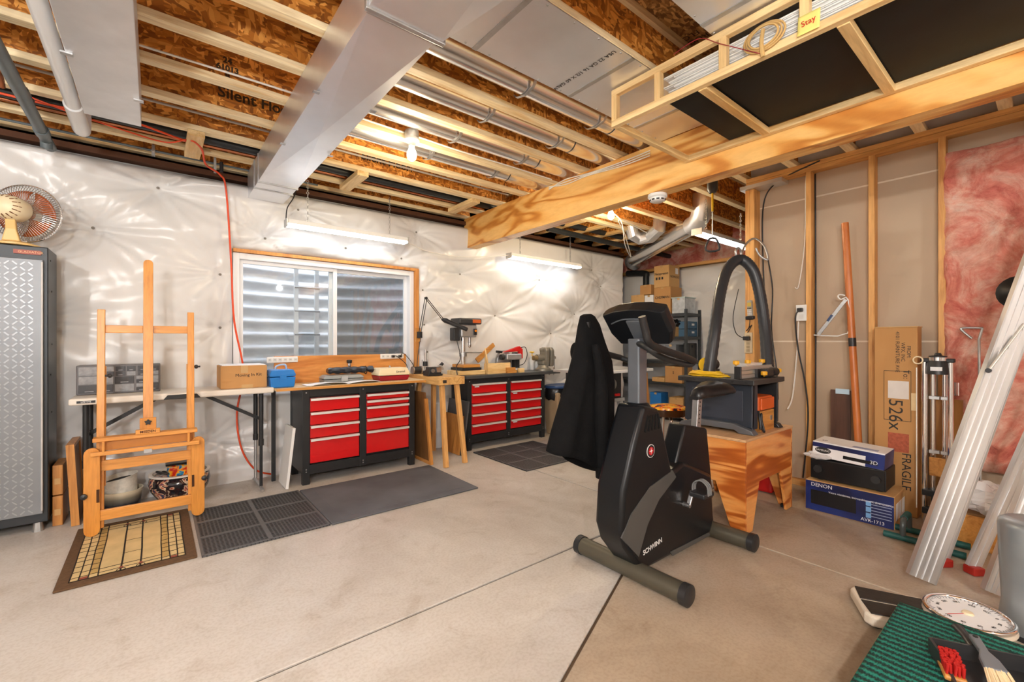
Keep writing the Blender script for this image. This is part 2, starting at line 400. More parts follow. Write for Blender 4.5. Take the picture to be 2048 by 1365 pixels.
X_, Z_, h_, f_ = quilt(XL + .02, XE, .0, 2.61, P, .145, (WX0, WX1, WZ0, WZ1), seed=4)
q = MB(); q.v = [Vector((x, YW - .003 - h, z)) for x, z, h in zip(X_, Z_, h_)]; q.f = f_
build(q, 'vinyl_insulation', POLY, wb, smooth=180, fixn=False, label='white quilted vinyl insulation facing')
q = MB()                                              # tack heads of the quilting
for px, pz in P[:20]: q.lathe([(1e-6, -.004), (.009, -.003), (.011, .002)], (px, YW - .035, pz), 10, 'y')
build(q, 'tack_heads', M('tack', (.2, .18, .15), .5), wb, kind='stuff')
box('sill_plate', (XL, XE, YW - .10, YW + .1, 2.625, 2.668), M('treated_sill', hexc(84, 50, 30), .8), wb)
box('rim_board', (XL, XR, YW + .0, YW + .04, 2.67, ZS), OSBM, wb)
# window
w1 = struct(thing('window_1', '', 'window', (1.435, YW, WZ0))); del w1['label'], w1['category']
mb = MB()
for b in ((WX1 - .045, WX1 - .002, WZ0 + .002, WZ1 - .03), (WX0 + .002, WX1 - .002, WZ1 - .03, WZ1 - .002)):
    mb.bb(b[0], b[1], YW - .045, YW + .2, b[2], b[3])
build(mb, 'wood_jamb', wood('jamb', hexc(214, 148, 76), hexc(186, 116, 50), 'z', .6), w1)
fx0, fx1, fz0, fz1 = WX0 + .004, WX1 - .047, WZ0 + .004, WZ1 - .032
VIN = M('vinyl_frame', (.80, .81, .83), .3, var=0)
mb = MB()
for b in ((fx0, fx0 + .05, fz0, fz1), (fx1 - .05, fx1, fz0, fz1), (fx0 + .05, fx1 - .05, fz1 - .055, fz1), (fx0 + .05, fx1 - .05, fz0, fz0 + .06)):
    mb.bb(b[0], b[1], YW - .01, YW + .11, b[2], b[3])
build(mb, 'window_frame', VIN, w1, bevel=.004)
xm = at(666, 600, y=YW + .05).x
for nm, a0, a1, yy in (('sash', fx0 + .045, xm + .035, YW + .03), ('sash', xm - .035, fx1 - .045, YW + .07)):
    mb = MB(); t = .038; z0, z1 = fz0 + .055, fz1 - .05
    for b in ((a0, a0 + t, z0, z1), (a1 - t, a1, z0, z1), (a0 + t, a1 - t, z1 - t, z1), (a0 + t, a1 - t, z0, z0 + t)): mb.bb(b[0], b[1], yy, yy + .03, b[2], b[3])
    sa = build(mb, nm, VIN, w1, bevel=.003)
    box('glass_pane', (a0 + t - .004, a1 - t + .004, yy + .012, yy + .017, z0 + t, z1 - t), None or _cache.setdefault('glass', bpy.data.materials.new('glass')), sa)
    if yy > YW + .05:
        sg = bpy.data.materials.new('insect_screen'); sg.use_nodes = True; n_ = sg.node_tree; n_.nodes.clear()
        oo = n_.nodes.new('ShaderNodeOutputMaterial'); mx = n_.nodes.new('ShaderNodeMixShader'); tr = n_.nodes.new('ShaderNodeBsdfTransparent'); df = n_.nodes.new('ShaderNodeBsdfDiffuse')
        df.inputs[0].default_value = (.12, .12, .12, 1); mx.inputs[0].default_value = .42
        n_.links.new(tr.outputs[0], mx.inputs[1]); n_.links.new(df.outputs[0], mx.inputs[2]); n_.links.new(mx.outputs[0], oo.inputs[0])
        box('insect_screen', (a0 + t - .01, a1 - t + .01, yy + .034, yy + .036, z0 + t, z1 - t), sg, sa)
        box('sash_latch', (a0 + .006, a0 + .03, yy - .016, yy, 1.42, 1.5), VIN, sa, bevel=.004)
gm = _cache['glass']; gm.use_nodes = True; n_ = gm.node_tree; n_.nodes.clear()
oo = n_.nodes.new('ShaderNodeOutputMaterial'); mx = n_.nodes.new('ShaderNodeMixShader'); tr = n_.nodes.new('ShaderNodeBsdfTransparent'); gl = n_.nodes.new('ShaderNodeBsdfGlossy')
gl.inputs['Roughness'].default_value = .02; mx.inputs[0].default_value = .07; tr.inputs[0].default_value = (.95, .97, .97, 1)
n_.links.new(tr.outputs[0], mx.inputs[1]); n_.links.new(gl.outputs[0], mx.inputs[2]); n_.links.new(mx.outputs[0], oo.inputs[0])
# window well and ladder outside
def well(a, b):
    an = PI * (1 - a); z = .55 + 2.0 * b; r = 1 + .022 * math.cos(2 * PI * z / .152)
    return (1.45 + 1.25 * r * math.cos(an), YW + .23 + 1.05 * r * math.sin(an) ** .8, z)
ww = thing('window_well', 'corrugated galvanised steel window well outside the window', 'window well', (1.45, YW + .6, .55))
build(MB().grid(well, 40, 156), 'corrugated_shell', M('well_steel', (.74, .75, .76), .5, .1, var=.15, vs_=5, stretch=(1, 1, 2.5)), ww, smooth=180, fixn=False)
box('gravel_bed', (.2, 2.7, YW + .23, YW + 1.3, .5, .56), M('gravel', (.3, .29, .27), .9, var=.4, vs_=40), ww)
ld = thing('escape_ladder', 'narrow white metal ladder fixed inside the window well', 'ladder', (1.35, 5.5, .6))
l0, l1 = at(592, 600, y=5.52).x, at(633, 600, y=5.52).x
for x in (l0, l1): box('rail', (x - .022, x + .022, 5.50, 5.53, .6, 2.15), M('ladder_white', (.78, .79, .8), .4, .2), ld)
for k in range(6): build(MB().cyl((l0 - .02, 5.49, .76 + .27 * k), (l1 + .03, 5.49, .76 + .27 * k), .011, n=8), 'rung', GALVD, ld)
# ================= other walls of the room
struct(box('wall_left', (XL - .1, XL, YB, YW, 0, ZS), M('plain_wall', (.62, .60, .57), .8)))
struct(box('wall_rear', (XL, XR, YB - .1, YB, 0, ZS), M('plain_wall', (.62, .60, .57), .8)))
al = struct(box('wall_alcove', (XE, XR + .1, YF, YF + .1, 0, ZS), CWALL))
struct(box('wall_return', (XE - .2, XE, YW + .221, YF, 0, ZS), CWALL))
wf = struct(box('wall_far', (XR, XR + .1, YB, YF, 0, ZS), CWALL))
fp = [(lambda q: (q.y, q.z))(at(u, v, x=6.62)) for u, v in ((1396, 586), (1480, 545), (1460, 660), (1330, 590), (1420, 700))] + [(4.6, .8), (3.2, .6), (2.3, 1.0), (2.0, 2.0)]
X_, Z_, h_, f_ = quilt(1.2, YF, 0, 2.40, fp, .15, seed=9, step=.024, edge_r=False)
q = MB(); q.v = [Vector((XR - .003 - h, y, z)) for y, z, h in zip(X_, Z_, h_)]; q.f = [tuple(reversed(f)) for f in f_]
build(q, 'vinyl_insulation', POLY, wf, smooth=180, fixn=False)
box('sill_plate', (XR - .14, XR, 1.2, YF, 2.41, 2.455), PLATE, wf)
def fluffy(fn, nu, nv, amp, sd):
    m = MB().grid(fn, nu, nv); out = []
    for p in m.v:
        n = mnoise.fractal(p * 6.5 + Vector((sd, sd, sd)), 1, 2, 5)
        out.append(p + Vector((-amp * n, 0, 0)))
    m.v = out; return m
PNK, nt, b = _bsdf('pink_fibreglass')
v = _coord(nt); n1 = _noise(nt, v, 3.6, 10, .7, 1.0); n2 = _noise(nt, v, 11, 10, .78, 1.6)
c1 = _ramp(nt, n1.outputs[0], [(.3, hexc(204, 92, 84)), (.45, hexc(232, 146, 128)), (.56, hexc(244, 190, 170)), (.7, hexc(250, 226, 212))])
nt.links.new(_mix(nt, .6, c1, _ramp(nt, n2.outputs[0], [(.3, (.72, .5, .46)), (.55, (1, 1, 1))]), 'MULTIPLY'), b.inputs['Base Color'])
b.inputs['Roughness'].default_value = .95; _bump(nt, b, n2.outputs[0], .8, .02)
build(fluffy(lambda a, c: (XR - .08, 1.2 + 4.1 * a, 2.46 + .5 * c), 90, 20, .03, 3), 'pink_insulation', PNK, wf, smooth=180, fixn=False)
# right stud wall: drywall sheets behind studs
XS, XD, YP = 4.24, 4.33, at(1492, 600, x=4.24).y
wr_ = struct(box('wall_right', (XD + .014, XD + .03, YB, YP, 0, ZS), M('drywall_far', (.6, .58, .54), .8)))
for z0, z1 in ((0.004, 1.216), (1.222, 2.435), (2.441, 2.70)):
    for y0, y1 in ((-3.05, -.62), (-.614, YP)):
        box('drywall_sheet', (XD, XD + .013, y0, y1, z0, z1), DRYW, wr_)
for zz in (1.219, 2.438): box('seam_edge', (XD - .0015, XD + .002, YB, YP, zz - .006, zz + .006), M('drywall_edge', hexc(228, 216, 196), .7), wr_)
ys = [at(u, 600, x=XS).y for u in (1617, 1743, 1884)]
sp = .4064
studs = ys + [ys[-1] - sp * k for k in range(1, 9)]
for y in studs: box('stud', (XS, XD, y - .019, y + .019, .038, 2.635), STUD, wr_, bevel=.002, seg=1)
box('flashing_plate', (XS - .06, XD + .02, YP - .32, YP + .03, 2.60, 2.632), GALV, wr_)
for k in range(2): box('corner_post', (XS - .03, XD + .02, YP - .045 - .04 * k, YP - .006 - .04 * k, .0, 2.598), STUD, wr_, bevel=.002, seg=1)
box('bottom_plate', (XS, XD, YB, YP, 0, .038), PLATE, wr_)
for z in (2.635, 2.674): box('top_plate', (XS, XD, YB, YP, z, z + .037), PLATE, wr_, bevel=.002, seg=1)
for k in range(0, 5):
    y1_, y0_ = studs[2 + k] - .021, studs[3 + k] + .021
    def batt(a, c, y0_=y0_, y1_=y1_):
        e = min(a, 1 - a, c * 2.2, (1 - c) * 2.2); bul = .06 * min(1, e / .08) ** .5
        return (XS + .03 - bul, y0_ - .018 + (y1_ - y0_ + .036) * a, .36 + (2.52 - .36) * c)
    build(fluffy(batt, 40, 170, .03, k * 3.3), 'insulation_batt', PNK, wr_, smooth=180, fixn=False, label='pink fibreglass batt')
# ================= CEILING
ce = struct(box('ceiling', (XL, XR, YB, YF, ZS, ZS + .03), OSB2))
JY = [2.648 + .4045 * k for k in range(-13, 5)]
FW, FH = .032, .038
jm = {}
def joist_x(y, x0, x1):
    j = box('joist', (x0, x1, y - .005, y + .005, ZJ + FH, ZS - FH), OSBM, ce)
    box('flange', (x0, x1, y - FW, y + FW, ZJ, ZJ + FH), FLX, j, bevel=.002, seg=1)
    box('flange', (x0, x1, y - FW, y + FW, ZS - FH, ZS - .001), FLX, j)
    return j
for y in JY:
    joist_x(y, XL + .01, XR - .01 if y < 3.6 else 3.02)
joist_x(YW - .05, XL + .01, 3.02)
hd = box('joist', (3.05, XR - .01, 3.66, 3.67, ZJ + FH, ZS - FH), OSBM, ce)
box('flange', (3.05, XR - .01, 3.635, 3.70, ZJ, ZJ + FH), FLX, hd)
for k in range(9):
    x = 3.35 + .4045 * k
    j = box('joist', (x - .005, x + .005, 3.71, YF - .02, ZJ + FH, ZS - FH), OSBM, ce)
    box('flange', (x - FW, x + FW, 3.71, YF - .02, ZJ, ZJ + FH), FLY, j)
# printed joist marks
INKB = M('print_ink', (.05, .03, .015), .7, var=.3, vs_=60)
def web_text(s, u, v, jy, size, **k):
    p = at(u, v, y=jy); text(s, size, frame((p.x, jy - .0056, min(max(p.z, ZJ + .1), ZS - .1)), (1, 0, 0)), INKB, ce, **k)
for s, u, v, jy, sz in (('Silent Floor.', 520, 208, JY[15], .10), ('Silent Floor.', 775, 326, JY[16], .10), ('24\n61013\nB', 455, 140, JY[14], .045)):
    web_text(s, u, v, jy, sz, bold=.002)
p = at(1372, 95, z=2.98); text('STRUCTURAL\nFLOOR', .06, frame((p.x, p.y, ZS - .001), (0, 1, 0), (1, 0, 0)), INKB, ce)
# blocks that hold the black pipe
for u, v in ((390, 278), (712, 356), (932, 408)):
    p = at(u, v, z=2.70); box('wood_block', (p.x - .05, p.x + .05, JY[16] - .04, JY[17] + .04, 2.665, 2.708), PINE_Y, ce, bevel=.002, seg=1)
# main beam
bm_ = thing('support_beam', 'long laminated wooden support beam crossing under the joists', 'beam', (2.996, 0, 2.345))
for k in range(3): box('beam_ply', (2.93 + .0445 * k, 2.93 + .0445 * k + .044, YB + .01, 4.56, 2.345, ZJ - .004), LVL, bm_, bevel=.002, seg=1)
# ================= DUCTS AND PIPES
def duct(m, x0, x1, y0, y1, z0, z1): m.bb(x0, x1, y0, y1, z0, z1)
dz0, dz1 = 2.485, 2.705
td = thing('trunk_duct', 'long rectangular galvanised trunk duct running from the back wall under joists', 'duct', (.78, 3.0, dz0))
dxl, dxr = .635, .92
def xbroken(mb, x0, x1, y0, y1, z, dp=.012):           # cross-broken duct bottom: four facets meeting lower
    cx, cy = (x0 + x1) / 2, (y0 + y1) / 2
    mb.add([(x0, y0, z), (x1, y0, z), (x1, y1, z), (x0, y1, z), (cx, cy, z - dp)], [(0, 1, 4), (1, 2, 4), (2, 3, 4), (3, 0, 4)])
ysec = [1.655, 3.98, 4.16, 4.50]
for i in range(3):
    y0, y1 = ysec[i] + .004, ysec[i + 1] - .004
    mb = MB().bb(dxl, dxr, y0, y1, dz0, dz1); mb.f.pop(0); s = build(mb, 'duct_section', GALV, td)
    m2 = MB(); xbroken(m2, dxl, dxr, y0, y1, dz0, .008 if i else .016); build(m2, 'bottom_crease', GALV, s)
    build(MB().bb(dxl - .006, dxr + .006, y0 - .014, y0 + .006, dz0 - .008, dz1), 'drive_cleat', GALVD, s)
for y in (3.1, 2.35):
    for x in (dxl - .004, dxr + .004): box('hanger_tab', (x - .016, x + .016, y - .012, y + .012, dz0 - .013, dz0 - .009), GALVD, td)
td2 = thing('transition_duct', 'wide flared galvanised duct section joining the trunk duct near camera', 'duct', (.8, 1.3, dz0))
yb2 = .2
pl = [(dxl - .01, 1.64), (dxr + .02, 1.64), (dxr + .09, 1.25), (dxr + .26, yb2), (dxl - .01, yb2)]
mb = MB().prism(pl, 'z', dz0 - .004, dz1); mb.f.pop(0); build(mb, 'duct_shell', GALV, td2)
m2 = MB(); cpt = ((dxl + dxr) / 2 + .1, 1.1, dz0 - .03)
m2.add([(x, y, dz0 - .004) for x, y in pl] + [cpt], [(i, (i + 1) % 5, 5) for i in range(5)]); build(m2, 'bottom_crease', GALV, td2)
build(MB().bb(dxl - .02, dxr + .035, 1.628, 1.652, dz0 - .014, dz1), 'drive_cleat', GALVD, td2, bevel=.003)
GALV2 = M('galvanised_matte', (.68, .69, .71), .42, .7, var=.12, vs_=5, bump=.08, bs=9, rvar=.1)
rd = thing('return_duct', 'flat galvanised duct with screwed tabs beside white pipe', 'duct', (-.18, 2.8, 2.47))
build(MB().bb(-.305, -.062, 2.02, 3.39, 2.48, 2.705), 'duct_section', GALV2, rd, bevel=.003)
build(MB().bb(-.315, -.052, .6, 2.0, 2.472, 2.705), 'duct_section', GALV2, rd, bevel=.003)
build(MB().bb(-.32, -.05, 1.99, 2.025, 2.466, 2.705), 'drive_cleat', GALVD, rd)
for x, y in ((-.30, 2.72), (-.066, 3.02)): box('hanger_tab', (x - .02, x + .02, y - .012, y + .012, 2.472, 2.4795), GALVD, rd)
WPVC = M('pvc_white', (.80, .82, .84), .3, var=.02); GPVC = M('pvc_grey', hexc(88, 98, 102), .4, var=.12, vs_=12); FOAMB = M('black_pipe', (.02, .022, .024), .5, var=.25, vs_=15)
tp = thing('white_drain_pipe', 'white plastic pipe with coupling running beside the flat duct', 'pipe', (-.34, 2.7, 2.5))
build(MB().cyl((-.362, .4, 2.56), (-.36, 3.55, 2.56), .034, n=20), 'pipe_run', WPVC, tp, smooth=40)
build(MB().sweep(spline([(-.36, 3.5, 2.56), (-.36, 3.75, 2.56), (-.36, 3.86, 2.555), (-.36, 3.9, 2.58), (-.36, 3.905, 2.7)], 4), .043, 20), 'elbow_coupling', WPVC, tp, smooth=50)
build(MB().torus((-.361, 2.42, 2.56), .036, .005, 'y', 20, 6), 'pipe_strap', BLACK, tp)
for nm, lab, x, z, y1, r in (('grey_conduit', 'thick grey plastic conduit running to the back wall at far left', -.545, 2.52, 4.12, .030), ('grey_conduit', 'upper grey conduit beside the thicker one at far left', -.575, 2.61, 3.8, .024)):
    t = thing(nm, lab, 'pipe', (x, 2.5, z))
    build(MB().sweep(spline([(x, .4, z), (x, y1 - .15, z), (x, y1 - .03, z - .005), (x, y1, z + .03 if r < .03 else z - .05)], 4), r, 18), 'pipe_run', GPVC, t, smooth=50)
    build(MB().cyl((x, y1 - .2, z), (x, y1 - .12, z), r + .006, n=18), 'coupling', GPVC, t, smooth=40)
t = thing('copper_pipe', 'pair of copper water pipes with a blue wire at left edge', 'pipe', (-.66, 3.3, 2.6))
for k, x in enumerate((-.655, -.69)): build(MB().tube([(x, .5, 2.64), (x, 3.25, 2.62), (x + .03, 3.42, 2.60), (x + .03, 3.5, 2.56)], .012, 10), 'pipe_run', M('copper', hexc(188, 120, 84), .3, .9), t, smooth=60)
build(MB().tube([(-.66, 2.6, 2.6), (-.64, 3.2, 2.585), (-.62, 3.36, 2.58), (-.7, 3.42, 2.6)], .006, 6), 'blue_wire', M('blue_wire', hexc(40, 90, 190), .4, var=0), t)
t = thing('black_sewer_pipe', 'black pipe running inside joist bay along the back wall', 'pipe', (1, 4.05, 2.75))
build(MB().cyl((XL + .02, 4.05, 2.748), (6.2, 4.05, 2.748), .036, n=16), 'pipe_run', FOAMB, t, smooth=50)
build(MB().cyl((XL + .02, 4.13, 2.73), (2.9, 4.13, 2.73), .012, n=8), 'supply_line', M('copper', hexc(188, 120, 84)), t, smooth=50)
t = thing('thin_conduit', 'thin grey conduit in the joist bay nearest the duct', 'pipe', (1, 3.66, 2.77))
build(MB().cyl((XL + .02, 3.66, 2.765), (2.9, 3.66, 2.765), .009, n=8), 'pipe_run', M('grey_pex', (.45, .4, .36), .4), t, smooth=50)
t = thing('wall_conduit', 'thin grey conduit clipped beside back wall rim', 'pipe', (1, 4.42, 2.7))
build(MB().cyl((-1.5, 4.42, 2.70), (1.2, 4.42, 2.70), .009, n=8), 'pipe_run', GPVC, t); build(MB().bb(-.02, 0.0, 4.40, 4.44, 2.66, 2.74), 'pipe_clip', GALVD, t)
t = thing('vent_stub', 'short black pipe stub with perforated strap hanging at back wall', 'pipe', (.55, 4.4, 2.5))
p = at(443, 335, y=4.38); build(MB().cyl((p.x, 4.38, 2.71), (p.x, 4.38, p.z - .04), .014, n=10), 'pipe_run', BLACK, t)
p = at(430, 330, y=4.36); build(MB().bb(p.x - .009, p.x + .009, 4.36, 4.362, p.z - .07, p.z + .1), 'hanger_strap', GALVD, t)
# four round ducts in joist bays
GRP = 'round galvanised ducts in the joist bays'
for y, nm in ((2.045, 'nearest the flat metal panel'), (2.447, 'second from the flat metal panel'), (2.851, 'third from the flat metal panel'), (3.255, 'farthest from the flat metal panel')):
    t = thing('round_duct', 'round galvanised duct in a joist bay, ' + nm, 'duct', (1.9, y, 2.8), group=GRP)
    build(MB().cyl((.925, y, 2.80), (2.55, y, 2.80), .076, n=28), 'pipe_run', GALVP, t, smooth=40)
    build(MB().cyl((2.56, y, 2.80), (3.7, y, 2.80), .079, n=28), 'pipe_run', GALVP, t, smooth=40)
    for x in (1.75, 2.4): build(MB().sweep([(x, y - .1, 2.76), (x, y - .078, 2.735), (x, y, 2.717), (x, y + .078, 2.735), (x, y + .1, 2.76)], .014, 4, sq=.15), 'hanger_strap', GALVD, t)
def panel(name, label, y0, y1, x0, x1, seams):
    t = thing(name, label, 'metal panel', ((x0 + x1) / 2, (y0 + y1) / 2, 2.7))
    xs_ = [x0] + seams + [x1]
    for a, b_ in zip(xs_, xs_[1:]):
        o = box('sheet', (a + .002, b_ - .002, y0, y1, 2.7035, 2.7085), GALV, t)
        m = MB()
        for yy in (y0 + .015, y1 - .015):
            n = max(2, int((b_ - a) / .16))
            for k in range(n): m.lathe([(1e-6, -.004), (.005, -.003), (.006, 0)], (a + (k + .5) * (b_ - a) / n, yy, 2.7035), 8)
        build(m, 'screw_heads', GALVD, o, kind='stuff')
    for x in seams: box('seam_strip', (x - .014, x + .014, y0, y1, 2.7, 2.7034), GALVD, t)
    return t
pa = panel('joist_panel', 'shiny sheet metal panel screwed under joist bay beside trunk duct', JY[10] - .03, JY[11] + .03, 1.02, 2.92, [1.26, 1.95, 2.6])
p = at(1165, 145, z=2.70); text('USA 22 GA 16 1/2 X 60 GALV', .035, frame((p.x, p.y, 2.7025), (0, 1, 0), (1, 0, 0)), INK, pa)
panel('joist_panel', 'sheet metal panel under joist bay above wooden storage rack', JY[8] - .03, JY[9] + .03, 1.3, 2.92, [2.0])
# diagonal round duct and elbow beyond the beam
t = thing('branch_duct', 'round galvanised branch duct with elbow beyond the beam', 'duct', (5.5, 3.5, 2.6))
a_, b_ = Vector((6.05, 4.35, 2.55)), Vector((4.98, 2.74, 2.60))
build(MB().cyl(a_, b_, .105, n=28), 'pipe_run', GALVP, t, smooth=40)
dd = (b_ - a_).normalized()
build(MB().sweep([b_ - dd * .04, b_ + dd * .08, b_ + dd * .16 + Vector((0, 0, .05)), b_ + dd * .2 + Vector((0, 0, .14)), b_ + dd * .21 + Vector((0, 0, .3))], .11, 20), 'elbow', GALV, t, smooth=25)
build(MB().sweep([a_ + dd * .04, a_ - dd * .08, a_ - dd * .2 + Vector((.05, 0, .0)), a_ - dd * .3 + Vector((.2, 0, 0))], .105, 20), 'elbow', GALV, t, smooth=25)
t = thing('elbow_duct', 'silver segmented elbow duct hanging under joists beyond the beam', 'duct', (4.6, 3.4, 2.7))
build(MB().sweep([at(1262, 452, z=2.78), at(1266, 470, z=2.66), at(1280, 478, z=2.62), at(1302, 474, z=2.62), at(1318, 458, z=2.66), at(1320, 440, z=2.8)], .085, 16), 'elbow', GALV, t, smooth=20)
t = thing('black_drain_pipe', 'black drain pipe running diagonally under joists beyond the beam', 'pipe', (5, 4, 2.6))
build(MB().cyl(at(1095, 458, z=2.66), at(1372, 521, z=2.62), .035, n=14), 'pipe_run', FOAMB, t, smooth=50)
build(MB().tube([at(1372, 521, z=2.62), at(1300, 540, z=2.50), at(1255, 548, z=2.5)], .045, 14), 'pipe_run', FOAMB, t, smooth=50)
build(MB().tube([at(1255, 548, x=6.55), at(1290, 548, x=6.5), at(1292, 556, x=6.5), at(1292, 590, x=6.5)], .05, 14), 'drop_pipe', FOAMB, t, smooth=50)
t = thing('white_vent_pipe', 'white plastic vent pipe behind cardboard boxes in the alcove', 'pipe', (6.6, 5, 2.2))
build(MB().tube([(6.46, 5.26, 2.35), (6.5, 5.26, 2.35), (6.55, 5.26, 2.3), (6.55, 5.26, 1.6)], .06, 14), 'pipe_run', WPVC, t, smooth=50)
# ================= LAMPS
def bulb_fixture(name, label, loc, lit=True, watts=BULB_W, group=None):
    x, y, z = loc; t = thing(name, label, 'ceiling light', (x, y, z), group=group)
    build(MB().lathe([(.05, .05), (.052, 0), (.05, -.004)], (x, y, z), 20), 'junction_box', GALVD, t, smooth=40)
    build(MB().lathe([(.05, -.004), (.055, -.02), (.035, -.035), (.024, -.045), (.022, -.06)], (x, y, z), 24), 'lamp_holder', WPLA, t, smooth=40)
    build(MB().lathe([(.016, -.055), (.02, -.075), (.033, -.105), (.036, -.125), (.030, -.15), (.016, -.163), (1e-5, -.167)], (x, y, z), 20), 'bulb', _cache['bulbmat'], t, smooth=180)
    l = bpy.data.lights.new('bulb_light', 'POINT'); l.energy = watts; l.color = BULB_C if watts > 45 else (1, .82, .55); l.shadow_soft_size = .05
    lo = bpy.data.objects.new('bulb_light', l); COL.objects.link(lo); lo.parent = t; lo.location = (0, 0, -.215)
    return t
_cache['bulbmat'] = M('bulb_glow', (1, .86, .62), .3, var=0, emit=14)
p = at(826, 275, z=2.70)
vb = bulb_fixture('bulb_fixture', 'glowing bare bulb on white ceiling socket beside the trunk duct', (p.x, p.y + .02, 2.70), watts=BULB_W * .20)
q = at(1222, 424, z=2.62); bulb_fixture('bulb_fixture', 'glowing bare bulb just behind the support beam', (max(q.x, 3.14), q.y, 2.70), watts=BULB_W * .44)
bulb_fixture('bulb_fixture', 'bare bulb socket out of view left of the camera', (-1.6, 1.6, 2.64), watts=BULB_W * .7)
bulb_fixture('bulb_fixture', 'added fill bulb socket out of view behind the camera', (-.7, -1.2, 2.64), watts=BULB_W * 1.25)  # unseen bulb added as fill from behind the camera
bulb_fixture('bulb_fixture', 'added fill bulb socket out of view far behind the camera', (2.2, -1.8, 2.64), watts=BULB_W * .46)  # second unseen bulb, added for fill light
wl = thing('fill_lamp', 'added upright fill lamp standing behind the camera out of view', 'lamp', (-.9, -.6, 0))  # unseen lamp added to throw fill light up into the joists
build(MB().cyl((-.9, -.6, .02), (-.9, -.6, 1.36), .014, n=12), 'lamp_pole', BLACK, wl); build(MB().lathe([(.16, .001), (.16, .015), (.02, .03)], (-.9, -.6, 0), 24), 'lamp_base', BLACK, wl)
build(MB().lathe([(.02, 1.36), (.03, 1.38), (.055, 1.43), (.06, 1.46), (.045, 1.5), (1e-5, 1.52)], (-.9, -.6, 0), 20), 'bulb', _cache['bulbmat'], wl, smooth=180)
l = bpy.data.lights.new('fill_light', 'POINT'); l.energy = BULB_W * 1.7; l.color = BULB_C; l.shadow_soft_size = .1; lo = bpy.data.objects.new('fill_light', l); COL.objects.link(lo); lo.parent = wl; lo.location = (0, 0, 1.64)
build(MB().tube([(vb.location.x, vb.location.y + .03, 2.74), (1.1, 2.98, 2.735), (.7, 2.97, 2.75), (-.3, 2.99, 2.75)], .006, 6), 'feed_cable', WCAB, vb)
build(MB().tube([(vb.location.x, vb.location.y + .03, 2.74), (1.9, 3.0, 2.735), (2.4, 3.0, 2.74), (2.9, 3.0, 2.74)], .006, 6), 'feed_cable', WCAB, vb)
LEDM = M('led_diffuser', (.93, .97, 1.0), .4, var=0, emit=LED_E)
def shop_light(label, x0, x1, y, z, zc, cab=True):
    t = thing('shop_light', label, 'shop light', ((x0 + x1) / 2, y, z), group='LED shop lights hanging under the joists')
    build(MB().prism([(y - .055, z + .004), (y + .055, z + .004), (y + .04, z + .045), (y - .04, z + .045)], 'x', x0, x1), 'housing', WHITE, t, bevel=.003)
    build(MB().prism([(y - .045, z + .003), (y + .045, z + .003), (y + .03, z - .018), (y - .03, z - .018)], 'x', x0 + .012, x1 - .012), 'diffuser', LEDM, t)
    for x in (x0, x1): build(MB().bb(x - .006, x + .006, y - .056, y + .056, z - .02, z + .047), 'end_cap', GALVD, t, bevel=.002)
    for x in (x0 + .18, x1 - .18):
        m = MB(); n = int((zc - z - .05) / .026)
        for k in range(n): m.torus((x, y, z + .055 + .026 * k), .011, .0022, 'x' if k % 2 else 'y', 8, 4)
        build(m, 'chain', GALVD, t)
    return t
a_, b_ = at(572, 446, y=4.3), at(812, 488, y=4.3)
s1 = shop_light('LED shop light hanging on chains above the window', a_.x, b_.x, 4.3, 2.255, 2.70)
build(MB().tube([(a_.x, 4.3, 2.29), (a_.x + .01, 4.3, 2.4), (a_.x + .07, 4.32, 2.52), (a_.x + .12, 4.35, 2.7)], .005, 6), 'power_cord', BLACK, s1)
build(MB().tube([(b_.x, 4.3, 2.27), (b_.x + .12, 4.33, 2.24), (b_.x + .35, 4.36, 2.2), (2.85, 4.38, 2.21), (3.3, 4.33, 2.27), (at(1018, 515, y=4.3).x, 4.3, 2.29)], .005, 6), 'link_cord', WCAB, s1)
a_, b_ = at(1018, 517, y=4.3), at(1158, 533, y=4.3)
shop_light('LED shop light hanging before the quilted wall right of beam', a_.x, b_.x, 4.3, 2.27, 2.70)
shop_light('LED shop light under joists near the wooden corner post', 4.25, 5.4, 2.30, 2.31, 2.70)
# ================= LEFT: locker, fan
LGREY = M('locker_grey', hexc(128, 132, 137), .4, .25, var=.08, vs_=6); LDARK = M('locker_dark', hexc(52, 56, 60), .4, .3, var=.1)
lk = thing('storage_locker', 'tall grey steel locker with diamond plate door and dark frame', 'locker', (-1.1, 4.27, 0))
lx0, lx1, ly0, ly1, lz = -1.75, -.535, 4.10, 4.41, 1.825
build(MB().bb(lx0, lx1, ly0, ly1, .06, lz), 'body', LDARK, lk, bevel=.006)
dx = at(86, 700, y=4.08).x
for a0, a1 in ((lx0 + .05, (lx0 + dx) / 2 - .003), ((lx0 + dx) / 2 + .003, dx)):
    d_ = build(MB().bb(a0, a1, ly0 - .022, ly0 - .001, .12, lz - .085), 'door', LGREY, lk, bevel=.004)
    if a1 == dx:
        m = MB(); pit = .034
        for i in range(int((a1 - a0 - .03) / pit)):
            for j in range(int((lz - .085 - .12 - .02) / pit)):
                m.box((a0 + .03 + i * pit, ly0 - .0225, .145 + j * pit), (.028, .003, .0075), ry=(PI / 4 if (i + j) % 2 else -PI / 4))
        build(m, 'tread_pattern', M('tread_grey', hexc(150, 154, 158), .35, .4, var=0), d_, kind='stuff')
    build(MB().cyl((a1 - .004, ly0 - .026, .14), (a1 - .004, ly0 - .026, lz - .1), .005, n=8), 'hinge_edge', M('light_steel', (.75, .76, .77), .3, .6), d_)
bd = at(62, 500, y=4.098)
b_ = box('badge', (bd.x - .075, bd.x + .045, 4.092, 4.099, lz - .055, lz - .028), M('badge_red', hexc(150, 62, 40), .4), lk)
